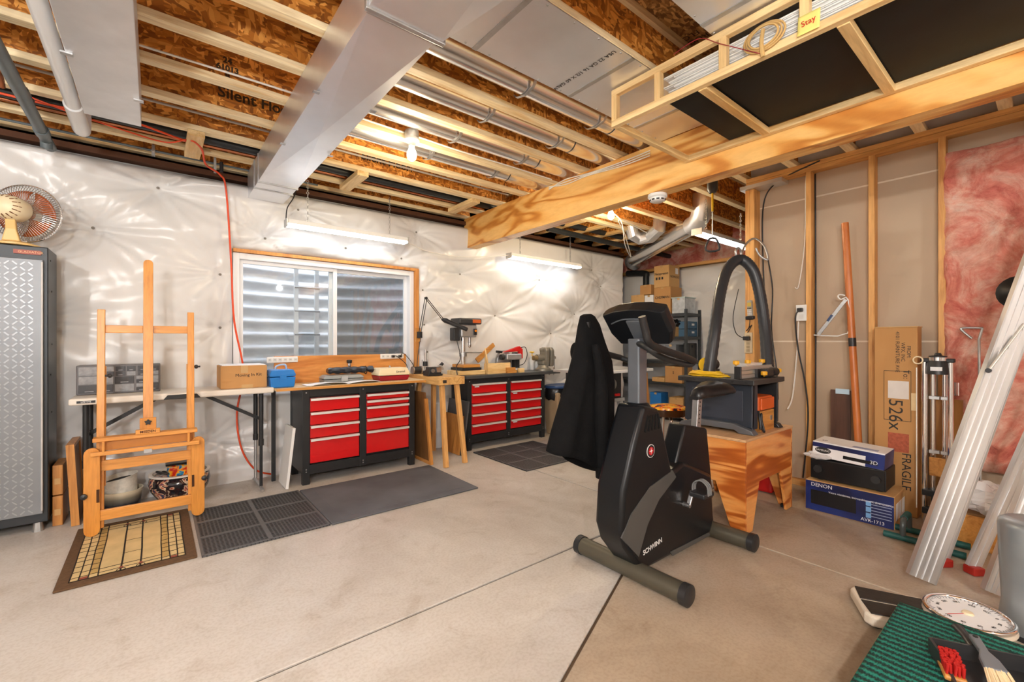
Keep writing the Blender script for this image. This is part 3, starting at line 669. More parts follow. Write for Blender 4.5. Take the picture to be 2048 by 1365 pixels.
text('GLADIATOR', .02, frame((bd.x + .0, 4.0915, lz - .0415), (1, 0, 0)), M('badge_tan', hexc(226, 176, 130), .5), b_)
for x in (lx1 - .05, -1.0, lx0 + .05): build(MB().cyl((x, ly0 + .03, 0), (x, ly0 + .03, .062), .028, .02, 12), 'levelling_foot', GALVD, lk)
m = MB()
for z in (.3, .75, 1.0, 1.2, 1.55, 1.75): m.cyl((lx1, ly0 + .04 + .2 * (z % .4), z), (lx1 + .003, ly0 + .04 + .2 * (z % .4), z), .006, n=8)
build(m, 'rivets', BLACK, lk)
fn = thing('desk_fan', 'old cream desk fan with wire cage and amber blades on locker', 'fan', (-.66, 4.2, lz))
ax = Vector((.35, .9, .12)).normalized(); fc = at(52, 428, y=4.24)
FM = frame(fc, ax.cross(Vector((0, 0, 1))), (0, 0, 1)); FM = Matrix((*[r for r in FM],))
R_ = .185; m = MB(FM); n = 72
for k in range(n):
    a = 2 * PI * k / n; c, s = math.cos(a), math.sin(a); tw = .25
    c2, s2 = math.cos(a + tw), math.sin(a + tw)
    m.sweep([(c * .055, s * .055, .055), (c2 * .12, s2 * .12, .055), (c2 * R_ * .96, s2 * R_ * .96, .025), (c2 * R_, s2 * R_, 0), (c2 * R_ * .96, s2 * R_ * .96, -.03), (c2 * .05, s2 * .05, -.06)], .0019, 4)
build(m, 'cage_wires', M('cage_wire', (.62, .62, .6), .25, .9), fn, kind='stuff')
build(MB(FM).torus((0, 0, 0), R_, .005, 'z', 48, 6), 'cage_rim', CHROME, fn, smooth=60)
m = MB(FM)
AMB = M('amber_blade', hexc(176, 84, 34), .25, var=.05)
for k in range(4):
    a = k * PI / 2 + .5; pts = []
    m = MB(FM)
    m.grid(lambda u, v, a=a: ((.03 + .12 * v) * math.cos(a + (u - .5) * (.5 + .9 * v)), (.03 + .12 * v) * math.sin(a + (u - .5) * (.5 + .9 * v)), .03 * (u - .5) - .002), 8, 8)
    o = build(m, 'blade', AMB, fn, smooth=180); sd = o.modifiers.new('s', 'SOLIDIFY'); sd.thickness = .003
build(MB(FM).lathe([(1e-5, -.03), (.035, -.028), (.035, .02), (.03, .03)], n=20), 'hub', AMB, fn, smooth=40)
build(MB(FM).lathe([(.062, .055), (.075, .07), (.078, .13), (.07, .18), (.05, .205), (1e-5, .21)], n=28), 'motor_housing', CREAM, fn, smooth=50)
m = MB(FM)
for k in range(16):
    a = 2 * PI * k / 16; m.sweep([(math.cos(a) * .074, math.sin(a) * .074, .165), (math.cos(a) * .056, math.sin(a) * .056, .204)], .003, 4)
build(m, 'motor_vents', M('vent_brown', hexc(120, 70, 30), .6), fn)
nk = FM @ Vector((0, -.07, .13)); TAN = M('fan_neck', hexc(226, 190, 124), .4, var=.05)
build(MB().loft([[(nk.x + a * .022, nk.y + b * .02, nk.z) for a, b in ((-1, -1), (1, -1), (1, 1), (-1, 1))], [(nk.x + a * .024, nk.y + .02 + b * .02, nk.z - .06) for a, b in ((-1, -1), (1, -1), (1, 1), (-1, 1))], [(nk.x + a * .04, nk.y + .03 + b * .03, lz + .025) for a, b in ((-1, -1), (1, -1), (1, 1), (-1, 1))]]), 'neck', TAN, fn, bevel=.006)
build(MB().lathe([(.115, 0.001), (.115, .012), (.06, .028), (.03, .035)], (nk.x + .01, nk.y + .06, lz), 28), 'fan_base', TAN, fn, smooth=40)
build(MB().tube([FM @ Vector((.02, -.04, .16)), FM @ Vector((-.06, -.05, .15)), FM @ Vector((-.12, -.07, .1)), FM @ Vector((-.1, -.1, .09))], .004, 6), 'power_cord', WPLA, fn)
# ================= folding table and what stands on it
TZ = .845
ft = thing('folding_table', 'white plastic folding table with black legs behind the easel', 'table', (.16, 4.25, 0))
TTOP = M('table_plastic', hexc(226, 218, 206), .45, var=.05, bump=.08, bs=120)
build(MB().bb(-.437, .757, 4.02, 4.455, TZ - .045, TZ), 'tabletop', TTOP, ft, bevel=.012, seg=3)
lb = at(172, 808, y=4.018)
b_ = box('brand_plate', (lb.x - .045, lb.x + .045, 4.0175, 4.0195, TZ - .032, TZ - .016), BLACK, ft); text('LIFETIME', .013, frame((lb.x, 4.0172, TZ - .024), (1, 0, 0)), PAPER, b_)
hx = at(365, 795, y=4.015).x
build(MB().prism([(hx - .11, TZ - .043), (hx + .11, TZ - .043), (hx + .085, TZ - .012), (hx - .085, TZ - .012)], 'y', 4.008, 4.022), 'centre_latch', BLACK, ft, bevel=.003)
for sx, X in ((0, -.36), (1, .675)):
    for y in (4.10, 4.36):
        build(MB().cyl((X, y, .38), (X, y, TZ - .045), .0165, n=14), 'leg', BLACK, ft, smooth=40)
        build(MB().cyl((X, y, .03), (X, y, .40), .012, n=12), 'leg_extension', GALVD if y > 4.2 else BLACK, ft, smooth=40)
        build(MB().cyl((X, y, .37), (X, y, .42), .020, n=14), 'leg_collar', BLKP, ft, smooth=40)
    build(MB().tube([(X, 4.03, .015), (X, 4.10, .03), (X, 4.25, .034), (X, 4.36, .03), (X, 4.43, .015)], .013, 10), 'foot_bar', GALVD, ft, smooth=60)
    xi = -.36 + .37 if not sx else .675 - .37
    build(MB().bar((X, 4.23, TZ - .27), (xi, 4.23, TZ - .05), .012, .026), 'brace', BLACK, ft)
    build(MB().cyl((X, 4.10, TZ - .27), (X, 4.36, TZ - .27), .01, n=10), 'cross_tube', BLACK, ft)
og = thing('drawer_organiser', 'grey plastic small-parts drawer organiser on the folding table', 'organiser', (.0, 4.3, TZ))
ox0, ox1, oy, oz0, oz1 = at(152, 757, y=4.25).x, at(321, 757, y=4.25).x, 4.25, TZ + .001, TZ + .001 + .205
OG = M('organiser_grey', hexc(104, 102, 104), .4, var=.06); OD = M('drawer_smoke', hexc(150, 152, 156), .15, var=.25, vs_=40); OI = M('drawer_dark', hexc(60, 60, 64), .3, var=.3, vs_=30)
build(MB().bb(ox0, ox1, oy, 4.42, oz0, oz1), 'body', OG, og, bevel=.006)
W_ = ox1 - ox0 - .02; cells = []
rows = [(.78, .98), (.56, .75), (.29, .53), (.02, .26)]
cells += [(0, .26, .66, .98), (0, .26, .34, .63), (0, .26, .02, .31)]
for a, b in ((.28, .43), (.44, .57), (.58, .70), (.72, .85), (.87, 1.0)): cells += [(a, b, .80, .98), (a, b, .62, .78)]
cells += [(.28, .42, .33, .59), (.43, .68, .33, .59), (.70, .83, .47, .59), (.70, .83, .33, .45), (.85, 1.0, .33, .59), (.28, .42, .03, .30), (.43, .68, .03, .30), (.70, .83, .17, .30), (.70, .83, .03, .15), (.85, 1.0, .03, .30)]
for a, b, c, d in cells:
    H_ = oz1 - oz0 - .016
    dr = build(MB().bb(ox0 + .01 + W_ * a + .002, ox0 + .01 + W_ * b - .002, oy - .004, oy - .0005, oz0 + .008 + H_ * c, oz0 + .008 + H_ * d), 'drawer', OI if (a * 7 + c * 5) % 2 < 1.1 else OD, og, bevel=.001, seg=1)
    zc = oz0 + .008 + H_ * (c + .15 * (d - c)); build(MB().bb(ox0 + .01 + W_ * (a + .3 * (b - a)), ox0 + .01 + W_ * (b - .3 * (b - a)), oy - .011, oy - .004, zc, zc + .006), 'pull', OD, dr)
def carton(name, label, x0, x1, y0, y1, z0, z1, mat=CARD, tape=True, rz=0.0):
    c = ((x0 + x1) / 2, (y0 + y1) / 2, z0); t = thing(name, label, 'box', c, rz)
    R = Matrix.Translation((c[0], c[1], 0)) @ Matrix.Rotation(rz, 4, "Z") @ Matrix.Translation((-c[0], -c[1], 0))
    build(MB(R).bb(x0, x1, y0, y1, z0 + .001, z1), 'carton', mat, t, bevel=.003, seg=1)
    if tape:
        xm_ = (x0 + x1) / 2
        build(MB(R).bb(xm_ - .025, xm_ + .025, y0 - .0008, y1 + .0008, z1 - .06, z1 + .0008), 'tape', TAPE, t)
        m = MB(R).bb(x0 + .004, x1 - .004, (y0 + y1) / 2 - .0015, (y0 + y1) / 2 + .0015, z1, z1 + .0012); build(m, 'flap_seam', M('seam_dark', hexc(96, 66, 36), .9, var=0), t)
    t['_R'] = 0; del t['_R']
    return t, R
bx0, bx1 = at(441, 760, y=4.09).x, at(534, 760, y=4.09).x
t, R = carton('moving_box', 'cardboard box with handwriting on the folding table', bx0, bx1, 4.09, 4.36, TZ, TZ + .18)
text('Moving In Kit', .034, frame(((bx0 + bx1) / 2 + .03, 4.0885, TZ + .105), (1, 0, .02)), INK, t, 'handwriting')
box('tape', ((bx0 + bx1) / 2 - .02, (bx0 + bx1) / 2 + .06, 4.0885, 4.0895, TZ + .001, TZ + .03), TAPE, t)
box('open_flap', (bx0 + .01, bx1 - .01, 4.1, 4.36, TZ + .181, TZ + .186), PAPER, t)
# ================= easel
EY = 3.757
ez = thing('studio_easel', 'wooden H-frame studio easel standing on the patterned rug', 'easel', (-.035, EY, .013))
def hboard(x0, x1, y, z0, z1, t, name, mat=BEECH_X, th=.022): return build(MB().bb(x0, x1, y, y + th, z0, z1), name, mat, ez, bevel=.003)
def rounded(xc, wd, z0, z1, y, name, top=True, bot=True, th=.02, lean=0.0):
    pts = []
    r = wd / 2
    for k in range(9): a = PI + PI * k / 8; pts.append((xc + r * math.cos(a), z0 + r + r * math.sin(a)) if bot else ((xc - r, z0) if k == 0 else (xc + r, z0)))
    for k in range(9): a = PI * k / 8; pts.append((xc + r * math.cos(a), z1 - r + r * math.sin(a)) if top else ((xc + r, z1) if k == 0 else (xc - r, z1)))
    pts = [p for i, p in enumerate(pts) if i == 0 or (abs(p[0] - pts[i - 1][0]) + abs(p[1] - pts[i - 1][1])) > 1e-5]
    m = MB().prism(pts, 'y', y, y + th)
    if lean: m.v = [Vector((p.x, p.y + lean * (p.z - z0), p.z)) for p in m.v]
    return build(m, name, BEECH_Z, ez, bevel=.002)
exl, exr = -.268, .197
for x, s in ((exl - .035, -1), (exr + .035, 1)):
    rounded(x, .075, .014, .56, EY - .01, 'base_leg'); k_ = x
    kn = build(MB().lathe([(1e-5, .0), (.016, .004), (.018, .016), (.012, .02)], (x + s * .035, EY - .035, .27), 10, 'y'), 'knob', BLKP, ez)
    build(MB().bb(x - s * .028 - .007, x - s * .028 + .007, EY - .013, EY - .009, .22, .30), 'slot', M('slot_dark', hexc(70, 40, 16), .8), ez)
for x in (exl, exr):
    m = MB().bb(x - .019, x + .019, EY + .012, EY + .036, .05, 1.425); m.v = [Vector((p.x, p.y + .07 * (p.z - .05), p.z)) for p in m.v]; build(m, 'upright', BEECH_Z, ez, bevel=.003)
    m = MB().bb(x + .012 * (1 if x < 0 else -1) - .012, x + .012 * (1 if x < 0 else -1) + .012, EY + .037, EY + .055, .3, 1.06); m.v = [Vector((p.x, p.y + .07 * (p.z - .05), p.z)) for p in m.v]; build(m, 'inner_upright', BEECH_Z, ez, bevel=.002)
build(MB().lathe([(.006, -.035), (.014, -.03), (.015, -.018), (.006, -.012), (.006, .0)], (exr + .055, EY + .1, 1.04), 10, 'x'), 'knob', BLKP, ez)
build(MB().lathe([(.006, .035), (.014, .03), (.015, .018), (.006, .012), (.006, .0)], (exl + .02, EY + .07, 1.0), 10, 'x'), 'knob', BLKP, ez)
rounded(-.035, .052, .60, 1.775, EY + .02, 'mast', True, False, .022, .10)
hboard(exl, -.062, EY + .115, 1.275, 1.325, ez, 'cross_rail'); hboard(-.008, exr, EY + .115, 1.275, 1.325, ez, 'cross_rail')
hboard(exl - .03, exr + .03, EY - .045, .598, .622, ez, 'shelf_rail', th=.075)
hboard(exl, exr, EY + .0, .535, .60, ez, 'shelf_back', M('beech_shade', hexc(196, 128, 58), .4))
hboard(exl - .04, exr + .04, EY - .055, .515, .540, ez, 'tray_lip', th=.022)
for x in (exl + .02, exr - .02): build(MB().bb(x - .006, x + .006, EY - .055, EY - .03, .535, .60), 'tray_post', BEECH_Z, ez)
hboard(exl, exr, EY + .035, .40, .465, ez, 'stretcher'); hboard(exl, exr, EY - .005, .10, .165, ez, 'stretcher')
build(MB().bb(-.035 - .042, -.035 + .042, EY - .02, EY + .0, .635, .72), 'clamp_block', BEECH_Z, ez, bevel=.003)
m = MB(); st = []
for k in range(10): a = PI * k / 5 + PI / 2; r = .021 if k % 2 == 0 else .012; st.append((-.035 + r * math.cos(a), .693 + r * math.sin(a)))
build(m.prism(st, 'y', EY - .036, EY - .021), 'star_knob', BLKP, ez, bevel=.002)
pl_ = build(MB().bb(-.035 - .062, -.035 + .062, EY - .05, EY - .02, .622, .65), 'canvas_rest', BEECH_X, ez, bevel=.003)
text('MEEDEN', .021, frame((-.035, EY - .0505, .636), (1, 0, 0)), M('burnt_ink', hexc(70, 30, 10), .7, var=0), pl_, bold=.0006)
build(MB().bb(-.055, -.015, EY - .062, EY - .055, .5, .525), 'catch', STEEL, ez)
# ================= rug and mats
rg = thing('patterned_rug', 'beige rug with stained-glass line pattern and brown border', 'rug', (-.1, 3.51, 0))
rx0, rx1, ry0, ry1 = -.385, .185, 3.05, 3.965
RB = M('rug_brown', hexc(100, 74, 50), .95, var=.25, vs_=60, bump=.5, bs=400); RC = M('rug_cream', hexc(216, 190, 138), .95, var=.16, vs_=9, bump=.5, bs=400); RL = M('rug_line', hexc(44, 36, 30), .95, var=.3, vs_=50, bump=.5, bs=400); RR = M('rug_red', hexc(146, 74, 56), .95, var=.2, bump=.4, bs=400); RT = M('rug_tan', hexc(190, 158, 96), .95, var=.2, vs_=12, bump=.5, bs=400)
build(MB().bb(rx0, rx1, ry0, ry1, .0, .012), 'border', RB, rg, bevel=.004)
build(MB().bb(rx0 + .05, rx1 - .05, ry0 + .06, ry1 - .06, .012, .0132), 'field', RC, rg)
m = MB(); mr = MB(); mt = MB()
def ln(x0, y0, x1, y1, w_=.006):
    n = 6
    P_ = [(x0 + (x1 - x0) * k / n + random.uniform(-.002, .002), y0 + (y1 - y0) * k / n + random.uniform(-.002, .002), .0136) for k in range(n + 1)]
    for a, b in zip(P_, P_[1:]): m.bar(a, b, w_, .0012)
fx = [rx0 + .05, rx0 + .085, rx0 + .12, rx0 + .155, rx0 + .245, rx1 - .245, rx1 - .155, rx1 - .12, rx1 - .085, rx1 - .05]
for x in fx: ln(x, ry0 + .06, x, ry1 - .06, .008 if x in (fx[4], fx[5]) else .0055)
for y in (ry0 + .06, ry0 + .10, ry0 + .145, ry1 - .145, ry1 - .10, ry1 - .06): ln(fx[3], y, fx[6], y, .005)
for y in (ry0 + .06, ry1 - .06): ln(fx[0], y, fx[9], y)
for i in (0, 1, 2, 6, 7, 8):
    for k in range(11):
        y = ry0 + .1 + k * .07 + random.uniform(-.012, .012)
        if y < ry1 - .08: ln(fx[i], y, fx[i + 1], y, .005)
for k in range(3): ln(fx[4], ry0 + .3 + .2 * k, fx[5], ry0 + .3 + .2 * k, .0025)
for x, y in ((fx[4], ry0 + .1), (fx[5], ry0 + .1), (fx[4], ry1 - .1), (fx[5], ry1 - .1)):
    mr.prism([(x - .012, y), (x, y - .016), (x + .012, y), (x, y + .016)], 'z', .0135, .0145)
    m.torus((x, y - .03, .0136), .018, .002, 'z', 10, 4)
for x in (fx[1], fx[7]):
    mr.bb(x, x + .035, ry0 + .062, ry0 + .09, .0132, .0138); mr.bb(x, x + .035, ry1 - .09, ry1 - .062, .0132, .0138)
mt.bb(fx[2], fx[3], ry0 + .1, ry1 - .1, .0132, .0134); mt.bb(fx[6], fx[7], ry0 + .1, ry1 - .1, .0132, .0134)
build(m, 'line_pattern', RL, rg, kind='stuff'); build(mr, 'red_accents', RR, rg); build(mt, 'tan_panels', RT, rg)
def perf(name):
    mm, nt, b = _bsdf(name); v = _coord(nt, (1, 1, 0))
    vo = nt.nodes.new('ShaderNodeTexVoronoi'); vo.inputs['Scale'].default_value = 46; vo.inputs['Randomness'].default_value = 0; nt.links.new(v, vo.inputs['Vector'])
    nt.links.new(_ramp(nt, vo.outputs['Distance'], [(.34, (.004, .004, .004)), (.40, (.085, .085, .09))]), b.inputs['Base Color'])
    b.inputs['Roughness'].default_value = .55; _bump(nt, b, vo.outputs['Distance'], .8, .01)
    return mm
PERF = perf('perforated_rubber'); MATG = M('mat_ridge', (.12, .12, .125), .5, var=.15, vs_=20)
def drain_mat(label, x0, x1, y0, y1, nx, ny):
    t = thing('drainage_mat', label, 'floor mat', ((x0 + x1) / 2, (y0 + y1) / 2, 0))
    build(MB().bb(x0, x1, y0, y1, .0, .010), 'mat_sheet', PERF, t, bevel=.003)
    for k in range(nx + 1):
        x = x0 + (x1 - x0) * k / nx; build(MB().bb(max(x0, x - .012), min(x1, x + .012), y0, y1, .0101, .0128), 'ridge', MATG, t)
    for k in range(ny + 1):
        y = y0 + (y1 - y0) * k / ny; build(MB().bb(x0, x1, max(y0, y - .012), min(y1, y + .012), .0101, .0126), 'ridge', MATG, t)
drain_mat('black perforated rubber mat between rug and grey mat', .205, .905, 3.03, 3.885, 2, 3)
drain_mat('dark perforated rubber mat before the farther red tool cabinet', 2.70, 3.57, 3.13, 4.02, 3, 3)
t = thing('anti_fatigue_mat', 'grey anti-fatigue mat before the nearer red tool cabinet', 'floor mat', (1.5, 3.45, 0))
FG = M('foam_grey', hexc(96, 98, 104), .7, var=.35, vs_=2.5, bump=.6, bs=500)
build(MB().bb(.912, 2.085, 3.025, 3.875, 0, .012), 'mat_sheet', FG, t, bevel=.008, seg=2)
build(MB().bb(1.0, 2.0, 3.10, 3.80, .012, .0135), 'raised_centre', FG, t, bevel=.002)
# ================= pots below the table
t = thing('planter_pot', 'stacked white and grey ceramic pots under the table', 'pot', (-.187, 4.25, 0))
CER, nt, b = _bsdf('glaze_fade'); tc = nt.nodes.new('ShaderNodeTexCoord'); sx_ = nt.nodes.new('ShaderNodeSeparateXYZ'); nt.links.new(tc.outputs['Object'], sx_.inputs[0])
mm = nt.nodes.new('ShaderNodeMath'); mm.operation = 'MULTIPLY'; mm.inputs[1].default_value = 6; nt.links.new(sx_.outputs[2], mm.inputs[0])
nt.links.new(_ramp(nt, mm.outputs[0], [(.38, hexc(36, 40, 52)), (.64, hexc(120, 116, 104)), (.84, hexc(206, 196, 172))]), b.inputs['Base Color']); b.inputs['Roughness'].default_value = .15
prof = [(.085, .001), (.1, .02), (.112, .08), (.115, .125), (.122, .14), (.122, .155), (.112, .155), (.105, .13), (.09, .02), (1e-5, .015)]
pts = MB(); pts.lathe(prof, (-.187, 4.25, 0), 40)
pts.v = [Vector((-.187 + (p.x + .187) * (1 + .012 * math.cos(20 * math.atan2(p.y - 4.25, p.x + .187))), 4.25 + (p.y - 4.25) * (1 + .012 * math.cos(20 * math.atan2(p.y - 4.25, p.x + .187))), p.z)) if p.z < .12 else p for p in pts.v]
build(pts, 'lower_pot', CER, t, smooth=50)
TM = Matrix.Translation((-.187, 4.25, .125)) @ Matrix.Rotation(-.16, 4, 'Y')
build(MB(TM).lathe([(.088, .0), (.108, .12), (.113, .125), (.104, .125), (.088, .05), (1e-5, .04)], n=40), 'upper_pot', M('marbled_white', (.74, .72, .66), .4, var=.25, vs_=30), t, smooth=50)
build(MB(TM).lathe([(.1, .095), (1e-5, .098)], n=30), 'potting_soil', M('soil', (.01, .01, .012), .8), t)
t = thing('painted_pot', 'black and floral painted ceramic pot under the table', 'pot', (.15, 4.22, 0))
PP, nt, b = _bsdf('floral_glaze'); v = _coord(nt); n1 = _noise(nt, v, 14, 3, .6, 1); n2 = _noise(nt, v, 22, 3, .5, .8)
nt.links.new(_ramp(nt, n1.outputs[0], [(.42, (.012, .012, .018)), (.5, hexc(60, 30, 26)), (.53, hexc(214, 196, 170)), (.6, hexc(176, 84, 52)), (.64, hexc(40, 60, 90))]), b.inputs['Base Color']); b.inputs['Roughness'].default_value = .12
build(MB().lathe([(.11, .001), (.13, .03), (.178, .11), (.192, .16), (.185, .2), (.165, .215)], (.15, 4.22, 0), 44), 'pot_body', PP, t, smooth=50)
build(MB().lathe([(.165, .214), (.19, .222), (.19, .232), (.168, .232), (.16, .2), (.12, .06), (1e-5, .05)], (.15, 4.22, 0), 44), 'pot_rim', M('ceramic_white', (.8, .78, .74), .2), t, smooth=50)
for k in range(2): build(MB().lathe([(1e-5, -.003), (.055, -.002), (.06, .001)], (.19 if k else .1, 4.0285 + (0 if k else .005), .13), 20, 'y', sy=.8), 'medallion', M('ceramic_white', (.8, .78, .74)), t) if False else None
t = thing('tile_dish', 'bright painted dish with black rim resting inside painted pot', 'dish', (.17, 4.2, .2))
TD, nt, b = _bsdf('talavera'); v = _coord(nt); n1 = _noise(nt, v, 26, 2, .5, .5)
nt.links.new(_ramp(nt, n1.outputs[0], [(.36, hexc(30, 80, 150)), (.44, hexc(60, 150, 190)), (.5, hexc(244, 180, 30)), (.58, hexc(236, 130, 30)), (.64, hexc(200, 40, 30))]), b.inputs['Base Color']); b.inputs['Roughness'].default_value = .15
build(MB().bb(.07, .27, 4.14, 4.26, .2, .295), 'dish_body', TD, t, bevel=.02, seg=3); build(MB().bb(.06, .28, 4.13, 4.27, .295, .31), 'dish_rim', BLKG, t, bevel=.006)
t = build(MB().tube([(.03, 4.16, .25), (.01, 4.12, .27), (.04, 4.09, .265), (.07, 4.1, .25), (.05, 4.14, .26), (.03, 4.15, .245)], .008, 8), 'cable_coil', BLACK, None, smooth=60); tag(t, 'small black cable coil on the rim of painted pot', 'cable')
# boards leaning beside the locker
t = thing('leaning_board', 'weathered wooden framed board leaning beside the locker', 'board', (-.42, 4.2, 0))
m = MB().bb(-.012, .012, -.14, .14, 0, .52); m.M = Matrix()
LM = Matrix.Translation((-.408, 4.24, 0)) @ Matrix.Rotation(-.05, 4, 'Y')
build(MB(LM).bb(-.012, .012, -.14, .14, 0.002, .52), 'board', wood('weathered', hexc(140, 100, 66), hexc(80, 50, 32), 'z', .6), t, bevel=.002)
for b in ((-.02, .02, -.16, -.14, .002, .54), (-.02, .02, .14, .16, .002, .54), (-.02, .02, -.14, .14, .52, .54)): build(MB(LM).bb(*b), 'frame_rail', OAK_Z, t)
t = thing('small_crate', 'small brown wooden box frames stacked beside locker', 'crate', (-.46, 4.3, 0))
for z in (0.001, .205):
    build(MB().bb(-.525, -.475, 4.16, 4.4, z, z + .195), 'box_frame', OAK_Z, t, bevel=.003); build(MB().bb(-.515, -.485, 4.155, 4.16, z + .07, z + .11), 'label_tab', CARD2, t)
# ================= RED TOOL CABINETS
def toolcab(label, x0, x1, y0, y1, ztop, cols, z0=.0, labels=()):
    t = thing('tool_cabinet', label, 'tool cabinet', ((x0 + x1) / 2, (y0 + y1) / 2, 0), group='red and black tool cabinets')
    pw = .058; xm = (x0 + x1) / 2
    for x in (x0, x1 - pw):
        for y in (y0, y1 - .05): build(MB().bb(x, x + pw, y, y + .05, 0, ztop), 'leg', BLACK, t, bevel=.003)
    build(MB().bb(xm - .03, xm + .03, y0, y0 + .03, .08, ztop - .002), 'centre_post', BLACK, t, bevel=.003)
    build(MB().bb(x0 + pw, x1 - pw, y0 + .002, y0 + .03, .085, .165), 'bottom_rail', BLACK, t, bevel=.002); build(MB().bb(x0 + pw, x1 - pw, y0 + .002, y0 + .03, ztop - .065, ztop), 'top_rail', BLACK, t, bevel=.002)
    for x in (x0 + .004, x1 - .012): build(MB().bb(x, x + .008, y0 + .03, y1 - .03, .09, ztop - .005), 'side_panel', BLACK, t)
    build(MB().bb(x0 + .02, x1 - .02, y0 + .045, y1 - .02, .12, ztop - .01), 'case', BLKP, t)
    m = MB()
    for x in (x0 + .029, xm, x1 - .029):
        for z in (.11, .13, ztop - .03): m.cyl((x, y0 - .003, z), (x, y0, z), .006, n=8)
    build(m, 'bolt_heads', STEEL, t)
    k = 0
    for (a0, a1), zs in (((x0 + pw + .004, xm - .034), cols[0]), ((xm + .034, x1 - pw - .004), cols[1])):
        for za, zb in zip(zs, zs[1:]):
            d = build(MB().bb(a0, a1, y0 + .006, y0 + .045, zb + .004, za - .003), 'drawer', RED, t, bevel=.003)
            build(MB().prism([(y0 + .008, za - .004), (y0 - .012, za - .006), (y0 - .014, za - .024), (y0 - .009, za - .024), (y0 - .007, za - .012), (y0 + .008, za - .010)], 'x', a0 + .002, a1 - .002), 'pull', M('pull_aluminium', (.80, .79, .77), .35, .4, var=.03), d)
            if k in labels: build(MB().bb(a0 + .04, a0 + .10, y0 + .004, y0 + .006, za - .045, za - .03), 'label_sticker', PAPER, d)
            k += 1
    return t
toolcab('wide red drawer cabinet under plywood top with window behind', .968, 2.0, 4.01, 4.45, .812, ([.735, .614, .50, .388, .172], [.735, .676, .618, .505, .394, .18]))
toolcab('farther red ten-drawer tool cabinet carrying the drill press', 2.69, 3.86, 4.12, 4.46, .80, ([.745, .63, .515, .40, .285, .17], [.745, .63, .515, .40, .285, .17]), labels=(0, 6, 9))
wt = thing('plywood_worktop', 'plywood worktop lying on the wide red cabinet', 'worktop', (1.43, 4.2, .812)); build(MB().bb(.762, 2.1, 3.97, 4.465, .8125, .835), 'top_panel', wood('birch_top', hexc(226, 200, 156), hexc(196, 150, 92), 'x', .5, .45), wt, bevel=.002)
build(MB().bb(.762, 2.1, 3.967, 3.97, .8125, .834), 'edge_band', OAK_X, wt); build(MB().bb(.79, .82, 4.3, 4.33, 0, .812), 'support_post', BLACK, wt)
wt = thing('steel_worktop', 'dark steel worktop of the farther red cabinet', 'worktop', (3.4, 4.3, .80)); build(MB().bb(2.66, 4.11, 4.09, 4.47, .8005, .838), 'top_panel', M('grey_top', (.10, .105, .11), .4, .4, var=.2), wt, bevel=.004)
for x in (3.95, 4.03): build(MB().cyl((x, 4.13, .785), (x, 4.13, .80), .008, n=8), 'bolt', STEEL, wt)
WT1, WT2 = .8355, .8385
# backsplash with power strips
bs_ = thing('plywood_backsplash', 'orange plywood backboard behind the wide cabinet worktop', 'board', (1.45, 4.43, .835))
sx0, sx1 = at(548, 740, y=4.42).x, at(812, 740, y=4.42).x
build(MB().bb(sx0, sx1, 4.415, 4.433, .8355, 1.085), 'backboard', wood('doorskin', hexc(226, 156, 82), hexc(190, 112, 44), 'x', .45), bs_, bevel=.002)
def pstrip(label, u0, u1, v0, v1, y, n, cover=False):
    a, b = at(u0, v1, y=y), at(u1, v0, y=y); t = thing('power_strip', label, 'power strip', (a.x, y, a.z))
    build(MB().bb(a.x, b.x, y - .02, y, a.z, b.z), 'strip_body', WPLA, t, bevel=.005)
    for k in range(n):
        x = a.x + (b.x - a.x) * (.5 + k) / n; zc = (a.z + b.z) / 2; s = min(.014, (b.z - a.z) * .35)
        o = build(MB().bb(x - s, x + s, y - .0215, y - .02, zc - s, zc + s), 'socket', M('socket_white', (.7, .7, .68), .4), t); build(MB().bb(x - .006, x - .003, y - .022, y - .0214, zc - .004, zc + .006).bb(x + .003, x + .006, y - .022, y - .0214, zc - .004, zc + .006), 'slots', INK, o)
    return t, a, b
pstrip('white wall outlet strip at the left end of the plywood backboard', 533, 595, 714, 727, 4.413, 6)
t, a, b = pstrip('white power strip with black plugs at right end of backboard', 760, 806, 708, 719, 4.413, 5)
for k, xx in enumerate((.5, .8)):
    x = a.x + (b.x - a.x) * xx; zc = (a.z + b.z) / 2
    pg = build(MB().bb(x - .014, x + .014, 4.36, 4.392, zc - .012, zc + .012), 'plug', BLKP, t, bevel=.004)
    build(MB().tube([(x, 4.36, zc), (x + .02, 4.33, zc + .03 * (k + 1) - .03), (x + .12, 4.33, zc - .08), (x + .15, 4.35, zc - .15), (x + .16, 4.34, .85)], .004, 6), 'plug_cord', BLACK, pg)
# things on worktop 1
def case_on(name, label, cat, u0, u1, vtop, y, dep, z0, matb, matt, frac, parts=True, taper=.9):
    x0, x1 = at(u0, 760, y=y).x, at(u1, 760, y=y).x; zt = at((u0 + u1) / 2, vtop, y=y).z; zm = z0 + (zt - z0) * frac
    t = thing(name, label, cat, ((x0 + x1) / 2, y + dep / 2, z0)); cx, cy = (x0 + x1) / 2, y + dep / 2
    sec = lambda k, z: [(cx + (x0 - cx) * k, cy - dep / 2 * k, z), (cx + (x1 - cx) * k, cy - dep / 2 * k, z), (cx + (x1 - cx) * k, cy + dep / 2 * k, z), (cx + (x0 - cx) * k, cy + dep / 2 * k, z)]
    build(MB().loft([sec(taper, z0 + .001), sec(1, zm - .004)]), 'case_bottom', matb, t, bevel=.008)
    build(MB().loft([sec(1, zm), sec(1, zm + (zt - zm) * .35), sec(.86, zt)]), 'case_lid', matt, t, bevel=.008)
    return t, x0, x1, zm, zt, cx, cy
BLU = M('blue_plastic', hexc(36, 120, 200), .35, var=.06)
